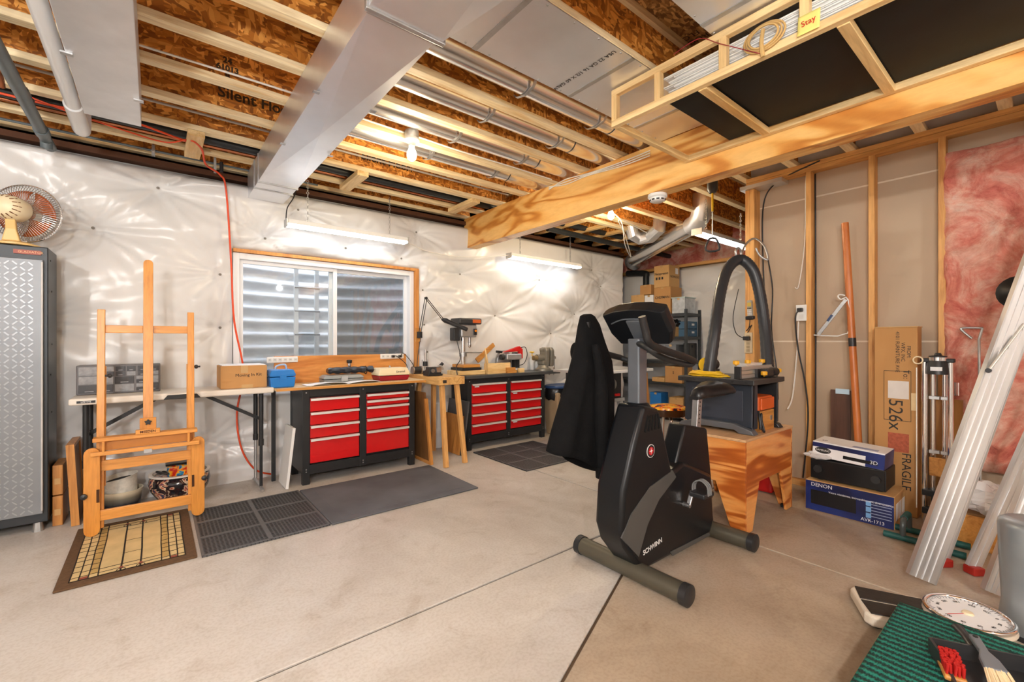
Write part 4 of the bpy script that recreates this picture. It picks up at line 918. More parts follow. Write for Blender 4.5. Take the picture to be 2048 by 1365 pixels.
t, x0, x1, zm, zt, cx, cy = case_on('blue_case', 'blue plastic utility case on plywood worktop', 'case', 540, 592, 741, 4.03, .20, WT1, BLU, BLU, .62)
build(MB().tube([(cx - .04, cy, zt), (cx - .03, cy - .01, zt + .03), (cx + .03, cy - .01, zt + .04), (cx + .045, cy, zt)], .008, 8), 'handle', M('pale_blue', hexc(170, 196, 226), .3), t); build(MB().bb(cx - .025, cx + .025, 4.022, 4.03, zm - .02, zm + .02), 'latch', BLU, t)
t, x0, x1, zm, zt, cx, cy = case_on('red_white_toolbox', 'cream and dark red toolbox at right end of plywood worktop', 'toolbox', 758, 820, 737, 4.08, .2, WT1, M('maroon', hexc(150, 24, 40), .3), CREAM, .42)
build(MB().cyl((cx - .01, cy, zt), (cx - .01, cy, zt + .02), .012, .006, 10), 'lid_knob', STEEL, t); text('Dremel', .03, frame((cx + .06, 4.076, zm + .035), (1, 0, .05), (0, .2, 1)), INK, t)
t, x0, x1, zm, zt, cx, cy = case_on('grey_hard_case', 'low grey hard case under black bag on the worktop', 'case', 648, 728, 751, 4.20, .17, WT1, M('case_grey', hexc(136, 140, 140), .45), M('case_grey2', hexc(150, 154, 154), .45), .5, taper=.97)
build(MB().bb(cx - .03, cx + .03, 4.19, 4.2, WT1 + .01, zt - .01), 'latch', M('latch_grey', hexc(170, 172, 172), .4), t); zc_ = zt
a, b = at(655, 742, y=4.25), at(744, 741, y=4.25)
m = MB(); secs = []
for k in range(17):
    f = k / 16; x = a.x + (b.x - a.x) * f; r = .030 * (1 + .12 * math.sin(k * 2.1)) * (.7 if k in (0, 14) else 1); secs.append([(x, 4.26 + (1.9 * r) * math.cos(q_ * PI / 6) * (1 + .08 * math.sin(q_ * 3 + k)), zc_ + .041 + r * math.sin(q_ * PI / 6) * (1 + .1 * math.sin(q_ * 5 + k * 2))) for q_ in range(12)])
t = thing('black_bag', 'rolled black nylon bag lying on the grey hard case', 'bag', (a.x, 4.26, zc_)); build(m.loft(secs), 'bag_roll', M('black_nylon', (.02, .022, .028), .3, bump=.6, bs=25), t, smooth=50)
build(MB().torus((b.x - .06, 4.26, zc_ + .034), .036, .005, 'x', 18, 6), 'tie_band', BLACK, t)
p = at(702, 728, y=4.34)
t = thing('chrome_post', 'small chrome tube with black end standing behind black bag', 'tool', (p.x, 4.36, WT1)); build(MB().cyl((p.x, 4.392, WT1 + .001), (p.x, 4.392, p.z), .018, n=14), 'tube', CHROME, t, smooth=40); build(MB().lathe([(.018, 0), (.024, .005), (.026, .03), (.016, .035)], (p.x, 4.388, p.z), 16), 'black_end', BLKP, t, smooth=40)
t = thing('paper_sheets', 'open white paper plans spread on the plywood worktop', 'papers', (1.4, 4.05, WT1))
def sheet(x0, x1, y0, y1, z, wv): return MB().grid(lambda a, c: (x0 + (x1 - x0) * a, y0 + (y1 - y0) * c + .02 * a, z + wv * abs(math.sin(a * 3.0)) * (1 - .4 * c)), 18, 6)
for k, (x0, x1, h) in enumerate(((1.02, 1.36, .022), (1.34, 1.66, .016), (1.0, 1.2, .006))):
    o = build(sheet(x0, x1, 3.99, 4.17, WT1 + .002 + .002 * k, h), 'paper_sheet', PAPER, t, smooth=180); sd = o.modifiers.new('s', 'SOLIDIFY'); sd.thickness = .0012
# white board, leaning panels
t = thing('white_shelf_board', 'white laminate board leaning against left side of the wide cabinet', 'board', (.87, 4.1, 0))
build(MB(Matrix.Translation((.845, 4.09, 0)) @ Matrix.Rotation(.11, 4, 'Y')).bb(-.011, .011, -.10, .17, .003, .50), 'laminate_board', WHITE, t, bevel=.002)
t = thing('framed_panel', 'brown wooden framed panel leaning at right side of wide cabinet', 'panel', (2.08, 4.1, 0))
LM = Matrix.Translation((2.12, 4.12, 0)) @ Matrix.Rotation(-.09, 4, 'Y'); build(MB(LM).bb(-.008, .008, -.22, .2, .003, .72), 'panel_sheet', wood('dark_ply', hexc(120, 82, 46), hexc(84, 52, 26), 'z', .5), t)
for b in ((-.014, .016, -.24, -.21, .003, .66), (-.014, .016, .18, .21, .003, .66), (-.014, .016, -.21, .18, .003, .035)): build(MB(LM).bb(*b), 'frame_rail', OAK_Z, t)
t = thing('brown_board', 'brown board with dark frame between work bench and farther cabinet', 'board', (2.6, 4.2, 0))
LM = Matrix.Translation((2.52, 4.18, 0)) @ Matrix.Rotation(.14, 4, 'Y'); build(MB(LM).bb(-.006, .006, -.16, .2, .003, .42), 'board', OAK_Z, t); build(MB(LM).bb(.012, .03, -.2, .2, .003, .58), 'dark_frame', M('grey_frame', (.08, .08, .085), .5), t)
# ================= small sawhorse bench
BT = wood('butcher_block', hexc(224, 178, 112), hexc(188, 130, 64), 'y', .8)
t = thing('sawhorse_bench', 'narrow wooden bench with splayed legs between the red cabinets', 'bench', (2.28, 4.1, 0))
build(MB().bb(2.135, 2.43, 3.77, 4.46, .79, .868), 'bench_top', BT, t, bevel=.004)
for x0, x1, y0, y1 in ((2.20, 2.185, 3.83, 3.72), (2.37, 2.42, 3.83, 3.75), (2.20, 2.16, 4.3, 4.40), (2.37, 2.42, 4.3, 4.40)): build(MB().bar((x0, y0, .79), (x1, y1, .001), .042, .042, (0, 1, 0)), 'leg', STUD, t, bevel=.002)
build(MB().bb(2.18, 2.22, 3.767, 3.771, .81, .84), 'notch', INK, t)
BZ = .8685
def machine(name, label, cat, u, v, y, z0, w_, d_, h_, mat):
    p = at(u, v, y=y); t = thing(name, label, cat, (p.x, y, z0)); return t, p
t, p = machine('bench_sharpener', 'black bench sharpener on the narrow wooden bench', 'tool', 865, 740, 4.0, BZ, 0, 0, 0, BLACK)
build(MB().bb(p.x - .07, p.x + .09, 3.95, 4.07, BZ + .001, BZ + .022), 'machine_base', BLKP, t, bevel=.004); build(MB().loft([[(p.x - .065, 3.955, BZ + .022), (p.x + .08, 3.955, BZ + .022), (p.x + .08, 4.065, BZ + .022), (p.x - .065, 4.065, BZ + .022)], [(p.x - .045, 3.97, BZ + .09), (p.x + .06, 3.97, BZ + .09), (p.x + .06, 4.05, BZ + .09), (p.x - .045, 4.05, BZ + .09)]]), 'machine_body', BLACK, t, bevel=.006)
build(MB().box((p.x + .045, 3.955, BZ + .06), (.05, .012, .05), rx=-.25), 'chrome_plate', CHROME, t); build(MB().cyl((p.x - .02, 3.95, BZ + .055), (p.x - .02, 3.965, BZ + .055), .02, n=16), 'dial', STEEL, t)
t, p = machine('small_motor', 'small black motor unit at the back of the narrow bench', 'tool', 815, 740, 4.36, BZ, 0, 0, 0, BLACK)
t.location.x = 2.19; build(MB().cyl((2.145, 4.36, BZ + .04), (2.245, 4.36, BZ + .04), .038, n=18), 'motor_body', BLACK, t, smooth=40); build(MB().bb(2.16, 2.23, 4.33, 4.39, BZ + .001, BZ + .02), 'motor_foot', BLKP, t)
for x in (2.15, 2.245): build(MB().cyl((x - .006, 4.36, BZ + .04), (x + .006, 4.36, BZ + .04), .042, n=18), 'end_ring', STEEL, t)
t = thing('hand_drill', 'small black hand drill with grey disc standing by drill press', 'tool', (2.40, 4.2, BZ)); build(MB().sweep([(2.35, 4.2, BZ + .012), (2.37, 4.2, BZ + .06), (2.42, 4.19, BZ + .115)], [.012, .02, .017], 12), 'drill_body', BLKP, t, smooth=50); build(MB().torus((2.37, 4.17, BZ + .05), .036, .012, 'y', 22, 8, -.2, PI + .2), 'guard_ring', M('guard_grey', (.4, .4, .4), .4, .5), t, smooth=60)
# magnifier lamp on clamp
t = thing('magnifier_lamp', 'black swing-arm lamp clamped beside the window', 'lamp', (2.3, 4.4, BZ))
bp = at(840, 668, y=4.38); el = at(852, 597, y=4.36); e2 = at(886, 640, y=4.30)
build(MB().bb(bp.x - .02, bp.x + .02, 4.36, 4.42, bp.z - .05, bp.z + .02), 'clamp', BLKP, t, bevel=.004); build(MB().bb(bp.x - .028, bp.x + .03, 4.42, 4.44, bp.z - .09, bp.z + .06), 'mount_block', OAK_Z, t)
for dx_ in (-.012, .012): build(MB().cyl((bp.x + dx_, 4.385, bp.z), (el.x + dx_, 4.36, el.z), .0045, n=8), 'lower_arm', BLACK, t); build(MB().cyl((el.x + dx_, 4.36, el.z), (e2.x + dx_, 4.30, e2.z), .0045, n=8), 'upper_arm', BLACK, t)
for q_ in (el, e2): build(MB().cyl((q_.x, q_.y - .015, q_.z), (q_.x, q_.y + .015, q_.z), .014, n=12), 'joint', BLACK, t)
e3 = at(934, 660, y=4.05); build(MB().sweep([e2, e2 + (e3 - e2) * .12, e2 + (e3 - e2) * .2, e3], [.02, .03, .026, .022], 14), 'lamp_tube', BLKP, t, smooth=40)
build(MB().tube([(bp.x, 4.36, bp.z - .04), (bp.x - .03, 4.36, bp.z - .2), (bp.x - .05, 4.36, BZ + .05)], .004, 6), 'lamp_cord', BLACK, t)
t = thing('small_grinder_post', 'small black and chrome press standing on narrow bench', 'tool', (2.29, 4.36, BZ))
build(MB().bb(2.26, 2.33, 4.33, 4.40, BZ + .001, BZ + .03), 'press_base', BLKP, t, bevel=.004); build(MB().cyl((2.3, 4.36, BZ + .03), (2.3, 4.36, BZ + .26), .013, n=12), 'column', CHROME, t, smooth=40); build(MB().cyl((2.3, 4.36, BZ + .08), (2.3, 4.36, BZ + .13), .026, n=14), 'press_head', BLKP, t)
for dx_ in (-.03, .035): build(MB().cyl((2.3 + dx_, 4.37, BZ + .03), (2.3 + dx_, 4.37, BZ + .15), .007, n=8), 'guide_rod', STEEL, t)
# ================= on worktop 2
t = thing('drill_press', 'benchtop drill press with dark head on the farther cabinet', 'drill press', (2.84, 4.33, WT2))
pc = at(926, 700, y=4.33); hx_ = pc.x
for k, (w_, h_) in enumerate(((.36, .05), (.26, .03), (.22, .035))):
    build(MB().bb(hx_ - w_ / 2 + .02, hx_ + w_ / 2 + .02, 4.17, 4.42, WT2 + .001 + (.0, .051, .082)[k], WT2 + (.05, .081, .117)[k]), 'base_block', (PINE_X, BLACK, OAK_X)[k], t, bevel=.004)
ztop_ = at(926, 655, y=4.33).z; build(MB().cyl((hx_, 4.33, WT2 + .11), (hx_, 4.33, ztop_), .028, n=20), 'column', CHROME, t, smooth=40)
HM = M('press_black', (.03, .032, .036), .4, var=.1)
build(MB().bb(hx_ - .07, hx_ + .14, 4.25, 4.40, ztop_ - .12, ztop_ + .03), 'head', GALVD, t, bevel=.015, seg=3); build(MB().bb(hx_ - .11, hx_ + .19, 4.22, 4.43, ztop_ + .03, ztop_ + .1), 'belt_cover', HM, t, bevel=.015, seg=3)
build(MB().bb(hx_ - .15, hx_ - .06, 4.29, 4.38, ztop_ - .16, ztop_ - .01), 'motor', HM, t, bevel=.012); build(MB().bb(hx_ + .06, hx_ + .17, 4.216, 4.221, ztop_ + .045, ztop_ + .085), 'orange_plate', M('orange_label', hexc(200, 96, 40), .4), t)
build(MB().bb(hx_ + .09, hx_ + .13, 4.235, 4.25, ztop_ - .09, ztop_ - .02), 'switch_plate', BLKP, t); build(MB().cyl((hx_ + .11, 4.225, ztop_ - .045), (hx_ + .11, 4.236, ztop_ - .045), .013, n=12), 'switch_button', M('amber_btn', hexc(240, 140, 20), .3), t)
build(MB().cyl((hx_ + .05, 4.27, ztop_ - .12), (hx_ + .05, 4.27, ztop_ - .19), .016, n=14), 'quill', STEEL, t, smooth=40); build(MB().lathe([(.02, 0), (.022, -.02), (.014, -.045), (.005, -.05)], (hx_ + .05, 4.27, ztop_ - .19), 14), 'chuck', CHROME, t, smooth=40)
zt_ = at(945, 707, y=4.27).z; build(MB().cyl((hx_ - .0, 4.33, zt_ - .04), (hx_ - .0, 4.33, zt_ + .005), .045, n=18), 'table_collar', GALVD, t, smooth=40); build(MB().lathe([(.10, 0), (.105, .012), (.1, .014), (.03, .014)], (hx_ + .10, 4.26, zt_), 28), 'work_table', GALVD, t, smooth=40)
build(MB().tube([(hx_ - .1, 4.3, ztop_ - .16), (hx_ - .09, 4.24, ztop_ - .35), (hx_ - .17, 4.2, WT2 + .1), (hx_ - .17, 4.18, WT2 + .01)], .005, 6), 'power_cord', BLACK, t)
# mitre saw, wooden box, blocks
p = at(1020, 735, y=4.28); sxx = p.x
t = thing('mitre_saw', 'red and grey mitre saw on the farther cabinet', 'saw', (sxx, 4.3, WT2))
build(MB().lathe([(.13, .001), (.135, .03), (.12, .045), (.02, .045)], (sxx + .04, 4.31, WT2), 32), 'turntable', GALVD, t, smooth=40); build(MB().bb(sxx + .12, sxx + .2, 4.33, 4.40, WT2 + .01, WT2 + .24), 'hinge_post', BLACK, t, bevel=.008)
build(MB().bb(sxx - .06, sxx + .18, 4.26, 4.36, WT2 + .15, WT2 + .225), 'motor_body', M('saw_grey', (.55, .55, .56), .3, .6), t, bevel=.015, seg=3); build(MB().cyl((sxx - .08, 4.31, WT2 + .187), (sxx - .12, 4.31, WT2 + .187), .034, n=18), 'motor_cap', BLKP, t, smooth=40)
build(MB().prism([(sxx - .1, WT2 + .245), (sxx + .17, WT2 + .32), (sxx + .22, WT2 + .28), (sxx + .22, WT2 + .16), (sxx + .17, WT2 + .16), (sxx + .165, WT2 + .25), (sxx + .1, WT2 + .25)], 'y', 4.29, 4.335), 'red_arm', REDP, t, bevel=.008); build(MB().bar((sxx - .1, 4.312, WT2 + .245), (sxx - .19, 4.312, WT2 + .255), .03, .03), 'handle', BLKP, t, bevel=.008)
build(MB().lathe([(.11, -.004), (.115, 0), (.11, .004)], (sxx - .02, 4.37, WT2 + .13), 30, 'y'), 'blade', STEEL, t, smooth=40); build(MB().lathe([(.125, -.012), (.125, .012), (.10, .014)], (sxx - .02, 4.385, WT2 + .14), 30, 'y'), 'blade_guard', M('saw_grey', (.55, .55, .56)), t, smooth=40)
build(MB().tube([(sxx + .2, 4.31, WT2 + .3), (sxx + .27, 4.3, WT2 + .3), (sxx + .28, 4.28, WT2 + .2), (sxx + .2, 4.25, WT2 + .1), (sxx + .1, 4.24, WT2 + .08)], .005, 6), 'power_cord', BLACK, t)
a, b = at(975, 740, y=4.16), at(1020, 740, y=4.16)
t = thing('wooden_parts_box', 'open pale wooden box with slanted sides beside mitre saw', 'box', ((a.x + b.x) / 2, 4.2, WT2))
build(MB().bb(a.x, b.x, 4.15, 4.166, WT2 + .001, WT2 + .125), 'front_board', PINE_X, t); build(MB().bb(a.x, b.x, 4.215, 4.23, WT2 + .001, WT2 + .12), 'back_board', PINE_X, t)
for x in (a.x, b.x - .016): build(MB().prism([(4.166, WT2 + .001), (4.215, WT2 + .001), (4.215, WT2 + .30 if x == a.x else WT2 + .12), (4.166, WT2 + .125)], 'x', x, x + .016), 'side_board', PINE_Z, t)
build(MB().bb(a.x + .016, b.x - .016, 4.166, 4.215, WT2 + .001, WT2 + .01), 'floor_board', PINE_X, t)
t = build(MB().prism([(a.x + .04, WT2 + .12), (a.x + .0, WT2 + .17), (a.x + .26, WT2 + .36), (a.x + .29, WT2 + .32)], 'y', 4.40, 4.42), 'slanted_plank', OAK_X); tag(t, 'slanted wooden plank leaning behind the mitre saw', 'plank')
for k, (dx_, w_, h_) in enumerate(((.24, .14, .035), (.24, .12, .03), (.42, .08, .05))):
    z_ = WT2 + (.001 if k != 1 else .037); t = build(MB().bb(a.x + dx_ + .02, a.x + dx_ + .02 + w_, 4.11, 4.15, z_, z_ + h_), 'wood_offcut', OAK_X if k < 2 else PINE_X, bevel=.002); tag(t, ('flat wooden offcut under another before the mitre saw', 'upper wooden offcut stacked before the mitre saw', 'pale wooden offcut nearest the bench vise')[k], 'offcut')
# vise
p = at(1090, 738, y=4.22); vx = p.x
t = thing('bench_vise', 'large grey steel bench vise at the right end of worktop', 'vise', (vx, 4.24, WT2)); VG = M('vise_grey', hexc(150, 146, 136), .4, .6, var=.1)
build(MB().lathe([(.11, .001), (.11, .02), (.075, .035), (.06, .07)], (vx, 4.26, WT2), 28), 'swivel_base', VG, t, smooth=40); build(MB().bb(vx - .05, vx + .06, 4.2, 4.32, WT2 + .07, WT2 + .13), 'body', VG, t, bevel=.015)
build(MB().cyl((vx - .11, 4.26, WT2 + .165), (vx + .0, 4.26, WT2 + .165), .045, n=20), 'barrel', VG, t, smooth=40); build(MB().cyl((vx - .17, 4.26, WT2 + .165), (vx - .11, 4.26, WT2 + .165), .032, n=18), 'pipe_end', M('vise_brass', hexc(166, 140, 100), .4, .6), t, smooth=40)
for x in (vx + .0, vx + .085): build(MB().prism([(4.2, WT2 + .05), (4.32, WT2 + .05), (4.33, WT2 + .26), (4.30, WT2 + .3), (4.22, WT2 + .3), (4.19, WT2 + .26)], 'x', x, x + .06), 'jaw', VG, t, bevel=.012)
build(MB().bb(vx - .04, vx + .16, 4.23, 4.29, WT2 + .25, WT2 + .29), 'anvil', VG, t, bevel=.01); build(MB().cyl((vx + .14, 4.26, WT2 + .16), (vx + .22, 4.26, WT2 + .16), .022, n=14), 'screw', CHROME, t, smooth=40)
build(MB().cyl((vx + .2, 4.26, WT2 - .02), (vx + .2, 4.26, WT2 + .2), .008, n=10), 'handle_bar', CHROME, t)
for k, (u, col) in enumerate(((1064, (.85, .88, .9)), (1074, (.8, .82, .84)))):
    p = at(u, 730, y=4.40); t = thing('spray_bottle', ('taller clear bottle with yellow top', 'shorter clear bottle with yellow top')[k] + ' behind the vise', 'bottle', (p.x, 4.40, WT2), group='bottles behind the vise')
    h = .19 - .05 * k; build(MB().lathe([(.03, .001), (.032, .01), (.032, h * .7), (.012, h * .9), (.012, h)], (p.x, 4.40, WT2), 16), 'bottle_body', M('bottle_clear%d' % k, col, .15, var=0, alpha=.75), t, smooth=50); build(MB().lathe([(.014, h), (.005, h + .01), (.005, h + .03), (.035, h + .045), (.03, h + .055)], (p.x, 4.40, WT2), 14), 'yellow_top', YEL, t, smooth=40)
# trash can
t = thing('trash_can', 'beige trash can with black bag and blue lid', 'trash can', (4.17, 4.16, 0))
build(MB().loft([[(4.17 + sx * k * .17, 4.16 + sy * k * .13, z) for sx, sy in ((-1, -1), (1, -1), (1, 1), (-1, 1))] for k, z in ((.85, .001), (1.08, .56))]), 'bin', M('bin_beige', hexc(176, 152, 122), .5), t, bevel=.02, seg=3)
build(MB().loft([[(4.17 + .2 * k * math.cos(a_ * PI / 12), 4.16 + .155 * k * math.sin(a_ * PI / 12), z + .008 * math.sin(a_ * 3)) for a_ in range(24)] for k, z in ((1.03, .46), (1.12, .52), (1.1, .60), (1.05, .615))], False), 'bin_bag', M('bag_black', (.01, .01, .012), .25, bump=.5, bs=30), t, smooth=60)
build(MB().loft([[(4.17 + .21 * k * math.cos(a_ * PI / 12), 4.16 + .165 * k * math.sin(a_ * PI / 12), z) for a_ in range(24)] for k, z in ((1.1, .612), (1.12, .63), (1.02, .645), (.9, .63))]), 'lid', M('lid_blue', hexc(40, 66, 110), .35), t, smooth=40)
b_ = build(MB().bb(4.12, 4.18, 4.015, 4.02, .36, .42), 'warning_sticker', PAPER, t); build(MB().bb(4.12, 4.18, 4.0135, 4.015, .39, .42), 'sticker_band', REDP, b_)
# cords on wall
t = build(MB().tube([at(0, 187, z=2.69), at(120, 215, z=2.68), at(250, 240, z=2.67), at(370, 282, z=2.68), at(385, 282, z=2.665), at(404, 300, z=2.66), at(412, 330, z=2.62), at(440, 350, y=4.36), at(452, 380, y=4.40), at(462, 520, y=4.42), at(468, 640, y=4.44), (.60, 4.47, .95), (.55, 4.46, .6), (.58, 4.44, .3), (.68, 4.43, .1), (.82, 4.46, .02)], .0075, 8, 8), 'extension_cord', ORANGE, smooth=60)
tag(t, 'orange extension cord hanging down the quilted wall left of window', 'cord')
t = build(MB().tube([at(60, 195, z=2.69), at(140, 225, z=2.655), at(250, 262, z=2.645), at(330, 285, z=2.655), at(372, 280, z=2.67)], .005, 6, 8), 'orange_extension_lead', ORANGE, smooth=60); tag(t, 'thinner orange cord sagging under the joists at upper left', 'cord')
# ================= EXERCISE BIKE
bk = thing('exercise_bike', 'black upright exercise bike standing in the middle of floor', 'exercise bike', (2.2, 1.41, 0))
BKP = M('bike_shroud', (.006, .007, .009), .36, var=.15, vs_=5, spec=.4); BKG = M('bike_grey', (.075, .075, .072), .45, var=.1); OLV = M('stabiliser_olive', hexc(92, 88, 76), .4, .4, var=.1); TUB = M('bike_tube', hexc(112, 118, 126), .35, .6, var=.08)
YN, YC = 1.33, 1.415
def pxy(pts, y, zmin=.05): return [(q.x, max(q.z, zmin)) for q in (at(u, v, y=y) for u, v in pts)]
out = pxy([(1288, 812), (1319, 818), (1346, 945), (1368, 925), (1424, 950), (1429, 1040), (1421, 1076), (1386, 1096), (1380, 1112), (1313, 1140), (1284, 1146), (1252, 1100), (1243, 1065), (1247, 985), (1268, 890)], YN)
build(MB().prism(out, 'y', YN, 2 * YC - YN), 'main_shroud', BKP, bk, bevel=.022, seg=3, smooth=40)
sc_ = pxy([(1371, 850), (1415, 858), (1428, 1000), (1347, 952)], YN + .03)
build(MB().prism(sc_, 'y', YN + .03, 2 * YC - YN - .03), 'seat_column', BKP, bk, bevel=.014, seg=2, smooth=40)
sw = pxy([(1243, 1078), (1262, 1030), (1300, 975), (1345, 942), (1352, 955), (1318, 1000), (1295, 1050), (1277, 1115)], YN - .002)
build(MB().prism(sw, 'y', YN - .004, YN + .004), 'grey_swoosh', BKG, bk)
sw = pxy([(1340, 1105), (1418, 1066), (1420, 1074), (1345, 1113)], YN - .002); build(MB().prism(sw, 'y', YN - .004, YN + .004), 'grey_swoosh', BKG, bk)
m = MB()
for k in range(5):
    p0, p1 = at(1297 + 5 * k, 832 - k, y=YN), at(1290 + 7 * k, 866 - 2 * k, y=YN); m.bar((p0.x, YN - .001, p0.z), (p1.x, YN - .001, p1.z), .006, .012, (0, 1, 0)) if False else m.bar((p0.x, YN - .001, p0.z), (p1.x, YN - .001, p1.z), .012, .004, (0, 1, 0))
build(m, 'vent_slots', M('vent_black', (.002, .002, .002), .9, var=0), bk)
e = at(1301, 903, y=YN); WBK = M('decal_white', (.75, .75, .74), .4, var=0); RBK = M('decal_red', hexc(190, 24, 34), .35, var=0)
em = build(MB().lathe([(1e-5, -.0018), (.034, -.0018), (.034, .001)], (e.x, YN - .001, e.z), 32, 'y'), 'emblem', WBK, bk); build(MB().lathe([(1e-5, -.0026), (.031, -.0026), (.031, 0)], (e.x, YN - .001, e.z), 32, 'y'), 'emblem_band', INK, em); build(MB().lathe([(1e-5, -.0034), (.021, -.0034), (.021, 0)], (e.x, YN - .001, e.z), 32, 'y'), 'emblem_centre', RBK, em)
st = [(e.x + (.019 if k % 2 == 0 else .004) * math.cos(k * PI / 4 + PI / 2), e.z + (.019 if k % 2 == 0 else .004) * math.sin(k * PI / 4 + PI / 2)) for k in range(8)]
build(MB().prism(st, 'y', YN - .0046, YN - .003), 'emblem_star', WBK, em)
p = at(1305, 1094, y=YN); text('SCHWINN', .036, frame((p.x, YN - .002, p.z), (1, 0, .13)), WBK, bk, bold=.0008)
for X, y0, y1, nm in ((1.905, 1.06, 1.75, 'front_stabiliser'), (2.70, 1.10, 1.73, 'rear_stabiliser')):
    s = build(MB().cyl((X, y0 + .04, .052), (X, y1 - .04, .052), .047, n=28), nm, OLV, bk, smooth=40)
    for y in (y0, y1 - .045): build(MB().lathe([(.04, 0), (.051, .006), (.051, .039), (.04, .045)], (X, y, .052), 28, 'y'), 'end_cap', BLKP, s, smooth=40)
build(MB().bb(2.60, 2.72, 1.36, 1.47, .045, .13), 'rear_bracket', BKP, bk, bevel=.012)
post = MB().bb(1.962, 2.036, 1.378, 1.452, .86, 1.235); build(post, 'console_post', TUB, bk, bevel=.008, seg=2)
build(MB().lathe([(.075, .0), (.06, .02), (.052, .028)], (2.0, YC, .868), 24), 'post_collar', BKP, bk, smooth=40)
# console, tilted slab
cb, ct = Vector((2.06, YC, 1.205)), Vector((1.925, YC, 1.372)); up = (ct - cb).normalized(); nr = Vector((up.z, 0, -up.x)); CM = Matrix(((nr.x, 0, up.x, cb.x), (0, 1, 0, cb.y), (nr.z, 0, up.z, cb.z), (0, 0, 0, 1)))
L_ = (ct - cb).length; hw = .193
def cpoly(k, dz): return [(-hw * .82 * k, dz), (hw * .82 * k, dz), (hw * k, L_ * .35), (hw * k, L_ * .93), (hw * .55 * k, L_ * 1.03), (0, L_ * 1.06), (-hw * .55 * k, L_ * 1.03), (-hw * k, L_ * .93), (-hw * k, L_ * .35)]
build(MB(CM).loft([[(x, a, b) for a, b in cpoly(k, 0)] for x, k in ((0, .94), (.02, 1), (.05, 1.0), (.075, .93))]), 'console', BKP, bk, bevel=.004)
build(MB(CM).bb(.0755, .079, -.15, .15, .04, L_ * .9), 'console_face', M('console_face', (.05, .06, .08), .25), bk); build(MB(CM).bb(.0795, .081, -.09, .09, L_ * .5, L_ * .85), 'display', M('lcd', (.12, .15, .13), .15, var=0), bk)
build(MB(CM).bb(-.016, .0, -.05, .035, -.05, L_ * .78), 'mounting_plate', TUB, bk, bevel=.004)
build(MB(CM).tube([(-.004, hw * .75, L_ * .68), (-.004, hw * .3, L_ * .80), (-.004, -hw * .3, L_ * .80)], .004, 6), 'console_trim', TUB, bk)
# handlebars
GR = M('foam_grip', (.012, .012, .013), .5, bump=.3, bs=200)
tip = at(1284, 634, y=1.19); mid = at(1300, 688, y=1.19); fr = at(1388, 722, y=1.21); back = at(1325, 716, y=1.26)
def mir(p): return Vector((p.x + .02, 2 * YC - p.y, p.z))
t2, m2_, f2, b2 = at(1174, 645, y=1.665), at(1180, 690, y=1.665), at(1240, 716, y=1.64), at(1262, 722, y=1.58)
build(MB().sweep(spline([t2, m2_, m2_ * .5 + f2 * .5 + Vector((0, 0, -.012)), f2], 5), .0175, 14), 'grip', GR, bk, smooth=60); build(MB().sweep(spline([f2, b2, Vector((2.0, 1.45, 1.17))], 5), .0165, 12), 'handlebar', BLACK, bk, smooth=60)
for f in (lambda p: Vector(p),):
    P_ = [tip, (tip + mid) / 2 + Vector((-.005, 0, 0)), mid, mid * .62 + fr * .38 + Vector((0, 0, -.006)), mid * .25 + fr * .75, fr + Vector((.015, .01, -.004)), fr + Vector((-.01, .03, -.022)), back]
    build(MB().sweep(spline([f(p) for p in P_[:6]], 5), .018, 14), 'grip', GR, bk, smooth=60)
    build(MB().sweep(spline([f(P_[5]), f(P_[6]), f(back), f(Vector((1.93, 1.31, 1.19))), Vector((1.985, 1.40, 1.21))], 5), .0165, 12), 'handlebar', BLACK, bk, smooth=60)
# seat
sp_ = at(1392, 806, y=YC); build(MB().bar((sp_.x - .005, YC, .66), (sp_.x + .02, YC, .885), .04, .05, (1, 0, 0)), 'seat_post', GALVD, bk, bevel=.004)
m = MB()
for k in range(6): m.cyl((sp_.x - .002 + .003 * k, YC - .0215, .72 + .025 * k), (sp_.x - .002 + .003 * k, YC - .0195, .72 + .025 * k), .005, n=8)
build(m, 'height_holes', INK, bk)
sx_, sz_ = 2.735, .915; secs = []
for X, wd, zt, th in ((-.15, .022, -.02, .04), (-.135, .04, .012, .075), (-.08, .05, .028, .085), (-.02, .066, .028, .09), (.05, .11, .036, .095), (.11, .13, .046, .10), (.145, .12, .04, .095), (.165, .08, .02, .06)):
    secs.append([(sx_ + X, YC + wd * math.cos(a * PI / 8), sz_ + zt - th / 2 + (th / 2) * math.sin(a * PI / 8) * (1 if math.sin(a * PI / 8) > 0 else .8) - .012 * (abs(math.cos(a * PI / 8)) ** 3) + (.006 * abs(math.cos(a * PI / 8)) if X > .04 else 0)) for a in range(16)])
build(MB().loft(secs), 'saddle', M('saddle_vinyl', (.010, .010, .011), .34, var=0), bk, smooth=180)
build(MB().bb(sp_.x - .02, sx_ + .1, YC - .03, YC + .03, .862, .882), 'saddle_rail', BLACK, bk, bevel=.004)
